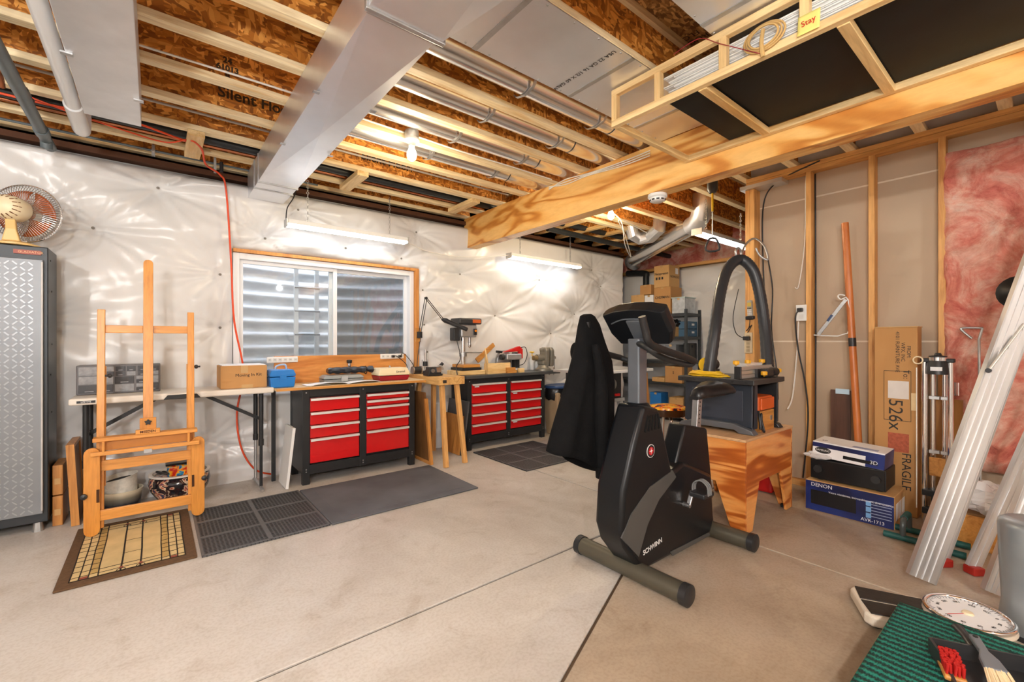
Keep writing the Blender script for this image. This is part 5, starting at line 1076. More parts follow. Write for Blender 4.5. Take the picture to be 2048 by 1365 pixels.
# pedals
ca = at(1377, 1012, y=YN - .03)
for y0, s in ((YN, 1), (2 * YC - YN, -1)):
    dzp = .075 * s; cr = build(MB().bar((ca.x, y0 - s * .03, ca.z), (ca.x + .03 * s, y0 - s * .035, ca.z + dzp), .012, .026, (0, 1, 0)), 'crank', STEEL, bk, bevel=.004)
    pc_ = Vector((ca.x + .03 * s, y0 - s * .09, ca.z + dzp)); build(MB().cyl((ca.x, y0, ca.z), (ca.x, y0 - s * .04, ca.z), .013, n=12), 'axle', STEEL, cr)
    pd = build(MB().bb(pc_.x - .055, pc_.x + .055, pc_.y - .045, pc_.y + .045, pc_.z - .014, pc_.z + .014), 'pedal', BLKP, bk, bevel=.008)
    for k in (-1, 0, 1): build(MB().tube([(pc_.x + .016 * k, pc_.y + .045, pc_.z), (pc_.x + .016 * k, pc_.y + .04, pc_.z + .05), (pc_.x + .016 * k, pc_.y, pc_.z + .075), (pc_.x + .016 * k, pc_.y - .04, pc_.z + .05), (pc_.x + .016 * k, pc_.y - .045, pc_.z)], .0045, 6), 'pedal_strap', M('strap_grey', (.2, .2, .2), .5), pd, smooth=60)
# jacket hanging on the far grip
jk = thing('black_jacket', 'black hooded jacket hanging from the bike handlebar', 'jacket', (1.9, 1.7, .4))
rows = [(629, 1169, 629, 1180), (633, 1161, 634, 1189), (653, 1157, 650, 1198), (690, 1153, 686, 1207), (727, 1146, 722, 1218), (765, 1137, 765, 1221), (816, 1122, 826, 1221), (860, 1109, 880, 1223), (890, 1101, 930, 1225), (903, 1098, 954, 1225)]
secs = []; JN = 48
for v, u0, v1, u1 in rows:
    a, b = at(u0, v, y=1.68), at(u1, v1, y=1.68); cx = (a.x + b.x) / 2; rx = (b.x - a.x) / 2; f = (v - 628) / 275.
    sec = []
    for k in range(JN):
        an = 2 * PI * k / JN; fold = 1 + (.03 + .26 * f) * math.sin(5 * an + 1.1 * math.sin(2 * an) + .6 * f) + .08 * f * math.sin(11 * an + 2)
        z = (a.z + b.z) / 2 + (b.z - a.z) / 2 * math.cos(an) + (.012 * math.sin(3 * an + 1) if v > 889 else 0)
        sec.append((cx + rx * math.cos(an) * (.97 + .03 * fold), 1.68 + (.02 + .065 * min(1, f * 2.2)) * math.sin(an) * fold, z))
    secs.append(sec)
JM = M('jacket_cloth', (.005, .005, .0055), .9, var=.3, vs_=20, bump=.5, bs=260, spec=.2)
o = build(MB().loft(secs, False), 'jacket_body', JM, jk, smooth=180); sd = o.modifiers.new('s', 'SOLIDIFY'); sd.thickness = .004
a, b = at(1190, 690, y=1.60), at(1206, 938, y=1.60); mm_ = at(1202, 830, y=1.585)
build(MB().sweep(spline([a, (a + mm_) / 2 + Vector((.01, -.01, 0)), mm_, b], 6), [.018 + .02 * min(1, k / 8) for k in range(19)], 14), 'sleeve', JM, jk, smooth=180)
build(MB().sweep([b + Vector((0, 0, .012)), b + Vector((.002, 0, -.05))], .042, 16), 'cuff', JM, jk, smooth=60)
a = at(1146, 705, y=1.72); build(MB().ball(a + Vector((.02, 0, 0)), .042, 10, .6, .8, 1.3), 'hood', JM, jk, smooth=180)
# ================= PLYWOOD STAND + ROUTER TABLE
st_ = thing('plywood_stand', 'orange plywood stand with tapered corner legs under router table', 'stand', (3.26, 1.5, 0))
px0, px1, py0, py1, pz = 2.88, 3.65, 1.24, 1.77, .60
def legpoly(w0, w1, zc=.30): return [(w0, pz - .018), (w1, pz - .018), (w1, .002), (w1 - .085, .002), (w1 - .19, zc), (w0 + .19, zc), (w0 + .085, .002), (w0, .002)]
PLX = plyfir('fir_ply_x', 'x'); PLYY = plyfir('fir_ply_y', 'y')
for x in (px0, px1 - .018): build(MB().prism(legpoly(py0, py1), 'x', x, x + .018), 'side_panel', PLYY, st_, bevel=.0015, seg=1)
for y in (py0, py1 - .018): build(MB().prism(legpoly(px0 + .0182, px1 - .0182), 'y', y, y + .018), 'side_panel', PLX, st_, bevel=.0015, seg=1)
build(MB().bb(px0 - .004, px1 + .004, py0 - .004, py1 + .004, pz - .0178, pz), 'top_panel', wood('ply_top', hexc(214, 172, 128), hexc(184, 134, 90), 'x', .4), st_, bevel=.002)
m = MB()
for x, y in ((px0 + .05, py0 + .04), (px1 - .05, py0 + .04)): m.cyl((x, y, .001), (x, y, .02), .02, n=12)
build(m, 'glide_feet', BLACK, st_)
t = thing('red_bucket', 'red container standing on the floor behind plywood stand', 'container', (3.95, 1.55, 0)); build(MB().bb(3.82, 4.08, 1.44, 1.68, .001, .2), 'container_body', REDP, t, bevel=.02); build(MB().bb(3.80, 4.10, 1.42, 1.70, .2, .23), 'container_lid', BLKP, t, bevel=.01); build(MB().tube([(3.9, 1.44, .15), (3.95, 1.36, .1), (4.0, 1.44, .15)], .008, 6), 'container_handle', BLACK, t)
rt = thing('router_table', 'black router table with aluminium fence on the plywood stand', 'router table', (3.3, 1.5, pz)); RZ = .965; RD = M('router_housing', hexc(44, 50, 60), .4, var=.1)
rx0, rx1, ry0, ry1 = 3.03, 3.54, 1.25, 1.79
build(MB().bb(rx0, rx1, ry0, ry1, RZ - .035, RZ), 'table_plate', M('plate_black', (.03, .03, .032), .4), rt, bevel=.005)
m = MB()
for k in range(6): m.cyl((rx0 - .002, ry0 + .05 + .09 * k, RZ - .018), (rx0, ry0 + .05 + .09 * k, RZ - .018), .008, n=8)
build(m, 'plate_holes', INK, rt)
bw = [[(rx0 + .045, ry0 + .03, pz + .04), (rx0 + .07, ry0 + .03, pz + .04), (rx0 + .07, ry1 - .03, pz + .04), (rx0 + .045, ry1 - .03, pz + .04)], [(rx0 + .06, ry0 + .03, RZ - .035), (rx0 + .085, ry0 + .03, RZ - .035), (rx0 + .085, ry1 - .03, RZ - .035), (rx0 + .06, ry1 - .03, RZ - .035)]]
sd_ = build(MB().loft(bw), 'side_wall', RD, rt, bevel=.006)
build(MB().bb(rx0 + .046, rx0 + .052, ry0 + .09, ry1 - .09, pz + .08, RZ - .08), 'recessed_panel', M('router_panel', hexc(52, 58, 70), .4), sd_, bevel=.003)
build(MB().bb(rx1 - .05, rx1 - .03, ry0 + .03, ry1 - .03, pz + .04, RZ - .035), 'side_wall', BLKP, rt, bevel=.004); build(MB().bb(rx0 + .07, rx1 - .04, ry1 - .05, ry1 - .03, pz + .04, RZ - .035), 'back_wall', BLKP, rt)
build(MB().bb(rx0 + .05, rx0 + .13, ry0 + .03, ry0 + .045, pz + .03, RZ - .035), 'front_flange', RD, rt, bevel=.004)
arch = [(ry0 - .0, pz + .001), (ry0 + .10, pz + .001), (ry0 + .13, pz + .022), (ry1 - .13, pz + .022), (ry1 - .1, pz + .001), (ry1, pz + .001), (ry1 - .02, pz + .03), (ry1 - .14, pz + .065), (ry0 + .14, pz + .065), (ry0 + .02, pz + .03)]
build(MB().prism(arch, 'x', rx0 + .005, rx0 + .075), 'foot_rail', M('foot_grey', hexc(92, 94, 98), .35), rt, bevel=.006); build(MB().prism(arch, 'x', rx1 - .08, rx1 - .02), 'foot_rail', BLKP, rt, bevel=.006)
FA = M('fence_alu', (.66, .65, .62), .35, .7, var=.06); YK = M('knob_yellow', hexc(232, 172, 32), .4)
for k in range(3): build(MB().bb(rx0 + .03, rx1 + .08, 1.345, 1.37, RZ + .001 + .028 * k, RZ + .026 + .028 * k), 'fence_rail', FA, rt, bevel=.002)
build(MB().bb(rx0 + .015, rx0 + .03, 1.34, 1.385, RZ + .001, RZ + .085), 'fence_end', BLKP, rt, bevel=.003)
build(MB().bb(rx0 + .30, rx0 + .42, 1.285, 1.344, RZ + .001, RZ + .062), 'dust_shroud', BLKP, rt, bevel=.012); build(MB().cyl((rx0 + .42, 1.31, RZ + .035), (rx0 + .48, 1.30, RZ + .035), .03, n=18), 'dust_port', BLKP, rt, smooth=40)
build(MB().bb(rx0 + .24, rx0 + .27, 1.325, 1.344, RZ + .001, RZ + .06), 'clamp_plate', BLKP, rt)
for x, y, z in ((.08, 1.40, .106), (.26, 1.40, .106), (.27, 1.295, .03), (.5, 1.40, .106), (.53, 1.30, .04)): build(MB().lathe([(.005, -.02), (.01, -.012), (.021, -.01), (.022, .012), (.016, .016)], (rx0 + x, y, RZ + z), 8), 'clamp_knob', YK, rt)
build(MB().bb(rx0 + .18, rx0 + .44, 1.372, 1.45, RZ + .05, RZ + .10), 'clear_guard', M('clear_guard', (.85, .88, .9), .1, var=0, alpha=.35), rt, bevel=.006)
t = thing('yellow_cord_coil', 'coiled yellow extension cord lying on the router table', 'cord', (3.14, 1.65, RZ)); 
for k in range(5): build(MB().tube([(3.12 + .05 * math.cos(a * PI / 5) + .012 * math.sin(k * 2), 1.60 + (.15 - .012 * k) * math.sin(a * PI / 5) + .006 * k, RZ + .007 + .007 * k + .003 * math.sin(3 * a + k)) for a in range(10)], .0055, 6, 4, True), 'cord_loop', YEL, t, smooth=60)
t = thing('disc_sander', 'small black disc sander with yellow disc behind the router table', 'sander', (3.35, 1.72, RZ)); build(MB().cyl((3.30, 1.71, RZ + .075), (3.42, 1.71, RZ + .075), .045, n=18), 'motor_body', BLKP, t, smooth=40); build(MB().cyl((3.285, 1.71, RZ + .075), (3.298, 1.71, RZ + .075), .055, n=24), 'sanding_disc', YEL, t, smooth=40); build(MB().bb(3.30, 3.43, 1.67, 1.76, RZ + .001, RZ + .04), 'sander_base', BLKP, t)
t = thing('orange_case', 'orange plastic case inside the router table opening', 'case', (3.3, 1.33, pz)); build(MB().bb(3.19, 3.42, 1.285, 1.40, pz + .142, pz + .24), 'case_body', M('orange_plastic', hexc(214, 96, 40), .4), t, bevel=.012); build(MB().bb(3.2, 3.41, 1.27, 1.285, pz + .15, pz + .23), 'case_lid', M('orange_plastic', hexc(214, 96, 40)), t, bevel=.006)
t = thing('wooden_bit_box', 'small wooden router bit box below the orange case', 'box', (3.3, 1.33, pz)); build(MB().bb(3.21, 3.43, 1.28, 1.42, pz + .001, pz + .14), 'box_body', OAK_X, t, bevel=.003); build(MB().bb(3.36, 3.38, 1.272, 1.28, pz + .07, pz + .1), 'clasp', STEEL, t)
t = build(MB().tube([(3.17, 1.28, pz + .15), (3.16, 1.26, pz + .05), (3.19, 1.25, pz + .01), (3.2, 1.27, pz + .08), (3.18, 1.265, pz + .13), (3.15, 1.26, pz + .03)], .007, 6), 'black_cord_bundle', BLACK, smooth=60); tag(t, 'black power cord bundle hanging at the router table opening', 'cord')
hs = [at(1418, 738, x=3.12), at(1430, 660, x=3.2), at(1440, 590, x=3.35), at(1455, 540, x=3.5), at(1480, 520, x=3.62), at(1505, 540, x=3.66), at(1520, 590, x=3.68), at(1530, 660, x=3.66), at(1536, 712, x=3.58)]
hs[0].z = RZ + .03; hs[-1].z = RZ + .06
t = thing('vacuum_hose', 'thick black vacuum hose looped up over a wall hook', 'hose', (3.4, 1.6, RZ)); pts_ = spline(hs, 14)
build(MB().sweep(pts_, [.040 + (.0022 if k % 2 else 0) for k in range(len(pts_))], 16), 'hose', M('hose_black', (.03, .032, .036), .35), t, smooth=70)
# things on the corner post
hp = at(1490, 560, x=XS - .03)
t = thing('utility_hook', 'bent grey steel double hook mounted on wooden post', 'hook', (XS, YP - .03, 1.9))
a = at(1508, 478, x=XS - .06); build(MB().tube([at(1480, 522, x=3.66), at(1490, 492, x=3.95), a, at(1528, 492, x=XS - .05), at(1536, 520, x=XS - .06), at(1520, 512, x=XS - .09), at(1512, 497, x=XS - .1)], .009, 8), 'hook_rod', GALVD, t, smooth=60); build(MB().torus(at(1477, 508, x=3.64), .045, .009, 'y', 18, 8), 'hook_ring', GALVD, t, smooth=60)
p = at(1500, 618, x=XS - .04)
t = thing('cordless_phone', 'grey cordless phone in a charging cradle on post', 'phone', (p.x, p.y, p.z - .08))
PH = M('phone_silver', hexc(176, 172, 158), .35); PM = frame((p.x, p.y, p.z), (0, -1, 0), (-.12, 0, 1))
build(MB(PM).bb(-.024, .024, -.075, .075, -.012, .012), 'handset', PH, t, bevel=.009, seg=3); build(MB(PM).bb(-.016, .016, .02, .055, .012, .014), 'phone_screen', M('phone_lcd', hexc(214, 190, 90), .3, var=0), t)
for i in range(3):
    for j in range(5): build(MB(PM).bb(-.017 + .0125 * i, -.009 + .0125 * i, -.062 + .015 * j, -.052 + .015 * j, .012, .015), 'key', PAPER if j < 4 else BLKP, t)
build(MB(PM).bb(-.036, .036, -.1, -.065, -.02, .03), 'cradle', BLKP, t, bevel=.01); build(MB().tube([p + Vector((0, 0, -.1)), p + Vector((-.02, 0, -.17)), p + Vector((0, .03, -.2)), p + Vector((-.01, -.02, -.15)), p + Vector((0, .02, -.22))], .004, 6), 'phone_cord', BLACK, t)
p = at(1497, 688, x=XS - .035); t = thing('vertical_power_strip', 'beige power strip mounted upright on the wooden post', 'power strip', (p.x, p.y, p.z - .09))
build(MB().bb(p.x - .01, p.x + .022, p.y - .034, p.y + .034, p.z - .09, p.z + .10), 'strip_body', M('beige_plastic', hexc(206, 190, 158), .45), t, bevel=.006)
for k in range(5): build(MB().bb(p.x - .012, p.x - .0095, p.y - .014, p.y + .014, p.z - .075 + .032 * k, p.z - .051 + .032 * k), 'socket', M('socket_beige', hexc(170, 154, 124), .5), t)
pg = build(MB().bb(p.x - .05, p.x - .012, p.y - .025, p.y + .03, p.z + .03, p.z + .065), 'plug_adapter', BLACK, t, bevel=.004); build(MB().tube([(p.x - .04, p.y + .03, p.z + .05), (p.x - .05, p.y + .09, p.z + .1), (p.x - .06, p.y + .11, p.z + .25), (p.x - .04, p.y + .07, p.z + .5)], .004, 6), 'adapter_cord', BLACK, pg)
yo = ys[0] + .075; p = at(1602, 627, x=XS + .02)
t = thing('wall_outlet', 'white outlet box with black plug on the stud wall', 'outlet', (XS, p.y, p.z - .08)); build(MB().bb(XS + .0, XS + .07, ys[0] + .0195, ys[0] + .085, p.z - .06, p.z + .06), 'outlet_box', WPLA, t, bevel=.004); build(MB().bb(XS - .006, XS, ys[0] + .013, ys[0] + .092, p.z - .068, p.z + .068), 'cover_plate', WPLA, t, bevel=.003)
build(MB().bb(XS - .009, XS - .006, ys[0] + .035, ys[0] + .07, p.z - .05, p.z - .012), 'receptacle', M('socket_white', (.7, .7, .68)), t); pg = build(MB().bb(XS - .04, XS - .006, ys[0] + .035, ys[0] + .075, p.z + .008, p.z + .04), 'plug', BLACK, t, bevel=.005)
build(MB().tube([(XS - .04, ys[0] + .06, p.z + .02), (XS - .05, ys[0] + .08, p.z - .05), (XS - .02, ys[0] + .07, p.z - .3), (XS - .01, ys[0] + .02, p.z - .6), (XS - .01, ys[0] + .0, p.z - .9), (XS - .03, ys[0] + .03, .08)], .006, 8), 'black_cord', BLACK, pg, smooth=60)
build(MB().tube([(XS + .02, ys[0] + .08, p.z - .06), (XS + .02, ys[0] + .09, p.z - .3), (XS + .01, ys[0] + .12, p.z - .7), (XS - .05, ys[0] + .14, p.z - .82)], .006, 8), 'white_cord', WCAB, pg, smooth=60)
build(MB().tube([(XS + .05, ys[0] + .03, p.z + .06), (XS + .05, ys[0] + .024, p.z + .2), (XS + .05, ys[0] + .022, p.z + .3)], .005, 6), 'yellow_cable', YEL, t)
t = build(MB().tube([at(1620, 335, x=XS + .06), at(1612, 360, x=XS + .07), at(1610, 480, x=XS + .07), at(1598, 570, x=XS + .07), at(1590, 576, x=XS + .07)], .005, 6), 'white_stud_cable', WCAB, smooth=60); tag(t, 'white cable stapled down beside stud above the outlet', 'cable')
t = build(MB().tube([at(1640, 322, x=XS), at(1590, 345, x=XS), at(1550, 368, x=XS + .02), at(1527, 410, x=XS + .03), at(1526, 520, x=XS + .03), at(1532, 640, x=XS + .02), at(1538, 740, x=XS)], .006, 6), 'black_wall_cable', BLACK, smooth=60); tag(t, 'black cable running from the beam down beside wooden post', 'cable')
t = build(MB().tube([at(1536, 520, x=XS - .06), at(1545, 580, x=XS - .04), at(1543, 660, x=XS - .03), at(1553, 740, x=XS - .04), at(1556, 800, x=XS - .05)], .006, 6), 'black_extension_lead', BLACK, smooth=60); tag(t, 'black cord hanging from the double hook beside hose', 'cord')
t = build(MB().tube([(XS + .06, ys[0] - .03, 2.62), (XS + .07, ys[0] - .03, 1.8), (XS + .07, ys[0] - .03, .9), (XS + .06, ys[0] - .03, .3)], .006, 6), 'stud_cable', BLACK, smooth=60); tag(t, 'dark cable running down the right side of first stud', 'cable')
for k, (u, v) in enumerate(((1597, 340), (1634, 327))):
    p = at(u, v, x=XS + .05); m = MB(); [m.ball(p + Vector((0, .02 * math.cos(q_ * 1.6), .014 * math.sin(q_ * 2.3))), .017, 6) for q_ in range(4)]; t = build(m, 'foam_blob', M('spray_foam', hexc(226, 190, 120), .7), smooth=180); tag(t, ('left', 'right')[k] + ' blob of yellow spray foam under top plate', 'foam')
# ================= RIGHT WALL ITEMS
a = at(1690, 447, x=4.2); b = Vector((4.10, at(1726, 900, x=4.12).y, .002))
t = thing('wooden_pole', 'orange wooden pole leaning against the stud wall', 'pole', b); build(MB().cyl(b, a, .024, n=18), 'pole_shaft', wood('pole', hexc(206, 122, 62), hexc(168, 88, 38), 'z', .4, .35), t, smooth=40); build(MB().cyl(b + (a - b) * .55, b + (a - b) * .58, .025, n=18), 'pole_band', BLACK, t)
t = thing('wire_hanger', 'white folding wire hanger hooked on the orange pole', 'hanger', at(1640, 670, x=4.2)); H_ = 4.15
build(MB().tube([at(1628, 671, x=H_), at(1696, 667, x=H_), at(1696, 600, x=H_), at(1682, 600, x=H_), at(1676, 594, x=H_), at(1680, 590, x=H_), at(1690, 592, x=H_)], .005, 6, 3), 'wire_frame', WPLA, t); build(MB().bar(at(1637, 670, x=H_ - .01), at(1692, 600, x=H_ - .01), .010, .024), 'hinged_arm', GALVD, t); build(MB().bar(at(1655, 643, x=H_ - .02), at(1664, 631, x=H_ - .02), .012, .014), 'arm_clip', M('clip_blue', hexc(60, 80, 120), .4), t)
y0_, y1_ = at(1835, 800, x=4.07).y, at(1749, 800, x=4.07).y
t = thing('long_carton', 'tall narrow cardboard carton leaning on the stud wall', 'box', (4.12, (y0_ + y1_) / 2, 0)); zt = at(1790, 656, x=4.07).z
build(MB().bb(4.07, 4.215, y0_, y1_, .002, zt), 'carton', CARD, t, bevel=.003, seg=1); build(MB().bb(4.065, 4.22, y0_ - .003, y1_ + .003, zt, zt + .006), 'top_flap', CARD2, t)
def ontx(s, u, v, size, x, par, col=INK, rot=False, nm='lettering'):
    p = at(u, v, x=x); return text(s, size, frame((x - .001, p.y, p.z), (0, 0, -1) if rot else (0, -1, 0), (0, -1, 0) if rot else (0, 0, 1)), col, par, nm)
ontx('FROM:\nWFX, INC\n4101 FURNITURE AVE', 1806, 705, .03, 4.07, t, rot=True); ontx('To:', 1812, 750, .045, 4.07, t, rot=True); ontx('526x', 1790, 830, .11, 4.07, t, M('marker', (.03, .025, .02), .6, var=0), True, 'handwriting'); ontx('FRAGILE', 1812, 945, .07, 4.07, t, rot=True)
a, b = at(1768, 742, x=4.07), at(1822, 845, x=4.07); m = MB()
for q0, q1 in (((a.y, a.z), (b.y, a.z)), ((b.y, a.z), (b.y, b.z)), ((b.y, b.z), (a.y, b.z)), ((a.y, b.z), (a.y, a.z))): m.bar((4.069, *q0), (4.069, *q1), .002, .003)
build(m, 'printed_box', INK, t); a, b = at(1776, 762, x=4.07), at(1818, 800, x=4.07); build(MB().bb(4.0675, 4.069, min(a.y, b.y), max(a.y, b.y), b.z, a.z), 'label_pouch', M('pouch', (.7, .66, .62), .15, bump=.4, bs=20), t)
a, b = at(1776, 865, x=4.07), at(1818, 908, x=4.07); build(MB().bb(4.0685, 4.0695, min(a.y, b.y), max(a.y, b.y), b.z, a.z), 'red_print', M('red_print', hexc(176, 92, 66), .8, var=.3, vs_=60), t)
a, b = at(1822, 787, x=4.07), at(1834, 823, x=4.07); build(MB().bb(4.0675, 4.0695, min(a.y, b.y), max(a.y, b.y), b.z, a.z), 'paper_label', M('label_tan', hexc(222, 196, 150), .6), t)
t = thing('brown_plank', 'dark brown flooring plank with a blue note on wall', 'plank', (4.2, at(1682, 820, x=4.2).y, 0)); a, b = at(1661, 780, x=4.2), at(1701, 780, x=4.2); build(MB().bb(4.2, 4.22, b.y, a.y, .04, a.z), 'plank_board', wood('plank_dark', hexc(92, 62, 48), hexc(66, 42, 32), 'z', .6), t, bevel=.002); p = at(1685, 784, x=4.2); build(MB().bb(4.196, 4.199, p.y - .045, p.y + .045, p.z - .02, p.z + .02), 'sticky_note', M('note_blue', hexc(186, 214, 232), .7), t)
# electronics boxes
NAVY, nt, b = _bsdf('navy_print'); v = _coord(nt); n1 = _noise(nt, v, 2.2, 3)
nt.links.new(_ramp(nt, n1.outputs[0], [(.35, hexc(14, 20, 58)), (.6, hexc(30, 50, 120)), (.75, hexc(60, 90, 160))]), b.inputs['Base Color']); b.inputs['Roughness'].default_value = .3
WP = M('print_white', (.8, .8, .82), .5, var=0)
t = thing('receiver_carton', 'dark blue printed receiver carton at the bottom of the pile', 'box', (3.95, .92, 0)); dx0, dx1, dy0, dy1 = 3.70, 4.02, .67, 1.17
build(MB().bb(dx0, dx1, dy0, dy1, .001, .215), 'carton', CARD2, t, bevel=.003, seg=1); build(MB().bb(dx0 - .001, dx0 + .001, dy0 + .002, dy1 - .002, .004, .212), 'printed_face', NAVY, t)
ontx('DENON', 1643, 973, .036, dx0 - .002, t, WP); ontx('AVR-1713', 1745, 1044, .03, dx0 - .002, t, WP); ontx('Votre résidence, incroyablement divertissante.', 1720, 1000, .019, dx0 - .002, t, WP)
pa_, pb_ = at(1622, 980, x=dx0), at(1712, 1030, x=dx0); build(MB().bb(dx0 - .0025, dx0 - .001, pb_.y, pa_.y, .05, .15), 'printed_receiver', M('print_black', (.01, .01, .012), .25), t)
for k in range(3): p = at(1737, 1008 + 12 * k, x=dx0); build(MB().bb(dx0 - .0025, dx0 - .001, p.y - .014, p.y + .014, p.z - .016, p.z + .016), 'printed_icon', M('print_blue', hexc(120, 170, 220), .4), t)
for k in range(6): p = at(1760, 1008 + 6 * k, x=dx0); build(MB().bb(dx0 - .0022, dx0 - .001, p.y - .06, p.y + .05, p.z - .003, p.z + .002), 'printed_line', M('print_dim', hexc(150, 160, 190), .5), t)
for k in range(3): build(MB().bb(3.74 + .09 * k, 3.81 + .09 * k, dy0 - .001, dy0 + .0, .05, .16), 'side_label', PAPER, t)
t = thing('av_receiver', 'black audio receiver resting on the blue receiver carton', 'receiver', (3.9, .93, .216)); build(MB().bb(3.74, 4.0, .72, 1.15, .225, .365), 'chassis', BLACK, t, bevel=.004); build(MB().bb(3.732, 3.74, .725, 1.145, .23, .36), 'front_panel', BLKG, t, bevel=.002); build(MB().bb(3.73, 3.732, .82, 1.0, .29, .315), 'display_window', BLKG, t)
for y in (.77, 1.10): build(MB().cyl((3.715, y, .3), (3.732, y, .3), .026, n=20), 'knob', BLACK, t, smooth=40)
for y in (.76, 1.1): build(MB().cyl((3.78, y, .216), (3.78, y, .226), .02, n=12), 'foot', RUBB, t)
SM = Matrix.Translation((3.86, .93, .43)) @ Matrix.Rotation(.05, 4, 'X'); t = thing('player_carton', 'white and blue disc player carton on top of the pile', 'box', (3.86, .93, .37)); S0 = .205
build(MB(SM).bb(-.13, .12, -S0, S0, -.052, .058), 'carton', PAPER, t, bevel=.003, seg=1); build(MB(SM).bb(-.1315, -.13, -S0, S0, .02, .05), 'blue_band', NAVY, t); build(MB(SM).bb(-.1315, -.13, -S0, -S0 + .1, -.05, .02), 'blue_corner', NAVY, t); build(MB(SM).bb(-.132, -.13, -.17, .02, -.03, -.008), 'printed_player', M('print_black', (.01, .01, .012)), t)
build(MB(SM).bb(-.13, .12, -S0 - .0012, -S0, -.05, .055), 'blue_end', NAVY, t); build(MB(SM).bb(-.1, -.05, -.16, -.02, .058, .0592), 'top_print', M('print_dim', hexc(150, 160, 190)), t)
eo = build(MB(SM).lathe([(1e-5, -.132), (.022, -.132), (.022, -.13)], (0, .14, .0), 24, 'x', sx=2.2), 'oval_mark', INK, t)
text('SAMSUNG', .018, SM @ frame((-.1335, .14, .0), (0, -1, 0)), WP, eo); text('3D', .035, SM @ frame((-.1335, -.15, -.015), (0, -1, 0)), WP, t)
text('3D', .03, SM @ frame((-.06, .15, .0595), (0, -1, 0), (1, 0, 0)), NAVY, t)
CLR = M('clear_film', (.85, .85, .86), .12, var=.1, alpha=.55)
def crumple(name, label, c, r, seed, mat=CLR, sx=1, sy=1, sz=1, cat='plastic bag'):
    m = MB().ball((0, 0, 0), r, 14, sx, sy, sz)
    m.v = [Vector(c) + p * (1 + .55 * mnoise.noise(p / r * 2.3 + Vector((seed, 0, 0)))) for p in m.v]; m.v = [Vector((p.x, p.y, max(p.z, c[2] - r * sz + .0))) for p in m.v]
    o = build(m, name, mat); return tag(o, label, cat)
crumple('plastic_pouch', 'clear pouch of cables squeezed between receiver and player carton', (3.74, 1.10, .392), .07, 2, CLR, .7, 1.1, .32)
# tripod like chrome stand
t = thing('chrome_stand', 'folded chrome tube stand with black head beside long carton', 'stand', (4.1, .55, 0)); TX = 4.02
yy = [at(u, 850, x=TX).y for u in (1849, 1864, 1888, 1901)]; zt = at(1870, 722, x=TX).z
for k, y in enumerate(yy): build(MB().cyl((TX + (.03 if k in (1, 2) else 0), y, .002), (TX + (.03 if k in (1, 2) else 0), y, zt - (.06 if k in (1, 2) else .0)), .013 if k in (1, 2) else .0155, n=14), 'tube', CHROME, t, smooth=40)
build(MB().bb(TX - .02, TX + .04, yy[3] - .02, yy[0] + .02, zt - .012, zt + .014), 'top_bracket', BLACK, t, bevel=.005); build(MB().lathe([(.06, -.09), (.055, -.02), (.045, 0), (.045, .03), (.02, .035), (.015, .05)], (TX, (yy[1] + yy[2]) / 2, zt), 22), 'pan_head', BLKP, t, smooth=40); build(MB().cyl((TX, (yy[1] + yy[2]) / 2, zt + .0), (TX, (yy[1] + yy[2]) / 2, zt + .022), .05, n=24), 'head_plate', CHROME, t, smooth=40)
build(MB().bb(TX - .067, TX - .055, (yy[1] + yy[2]) / 2 - .028, (yy[1] + yy[2]) / 2 + .028, zt - .065, zt - .04), 'name_plate', PAPER, t); build(MB().torus((TX - .02, yy[0] + .03, zt), .024, .005, 'x', 18, 6), 'crank_wheel', CREAM, t, smooth=60)
for z in (zt - .26, zt - .62):
    for y in yy[1:3]: build(MB().bb(TX + .01, TX + .045, y - .035, y + .018, z, z + .022), 'tube_clamp', GALVD, t, bevel=.002)
build(MB().bb(TX - .025, TX - .015, yy[2] - .01, yy[1] + .01, zt - .76, zt - .64), 'wood_plate', OAK_X, t); build(MB().bb(TX - .03, TX + .03, yy[3], yy[0] + .01, zt - .9, zt - .86), 'lower_bracket', BLACK, t, bevel=.004); build(MB().bb(TX - .03, TX + .03, yy[3], yy[0] + .01, zt - 1.02, zt - .98), 'lower_bracket', BLACK, t, bevel=.004); build(MB().bb(TX - .02, TX - .01, (yy[1] + yy[2]) / 2 - .03, (yy[1] + yy[2]) / 2 + .03, zt - .98, zt - .9), 'bracket_plate', BLACK, t)
build(MB().cyl((TX - .03, yy[0] + .035, zt - .05), (TX - .03, yy[0] + .035, .1), .003, n=6), 'pull_line', WCAB, t)
t = thing('plywood_offcut', 'tall brown plywood strip leaning behind the chrome stand', 'board', (4.18, .45, 0)); a, b = at(1872, 800, x=4.16), at(1926, 800, x=4.16); build(MB().bb(4.16, 4.178, b.y, a.y, .04, at(1900, 800, x=4.16).z), 'plywood_strip', wood('ply_strip', hexc(170, 118, 56), hexc(126, 80, 32), 'z', .35), t); p = at(1913, 778, x=4.15); build(MB().bb(4.15, 4.158, p.y - .012, p.y + .012, p.z - .05, p.z + .04), 'hang_hasp', CHROME, t, bevel=.003)
a = at(1958, 680, x=4.1); b = at(1962, 990, x=4.06)
t = thing('hook_rod', 'thin metal rod with triangular handle before pink insulation', 'rod', b); build(MB().cyl((b.x, b.y, .004), a, .007, n=8), 'rod_shaft', GALVD, t, smooth=40); build(MB().tube([a, at(1964, 660, x=4.1), at(1962, 657, x=4.1), at(1926, 657, x=4.1), at(1924, 662, x=4.1), at(1944, 678, x=4.1)], .007, 8, 3), 'triangle_handle', GALVD, t, smooth=60)
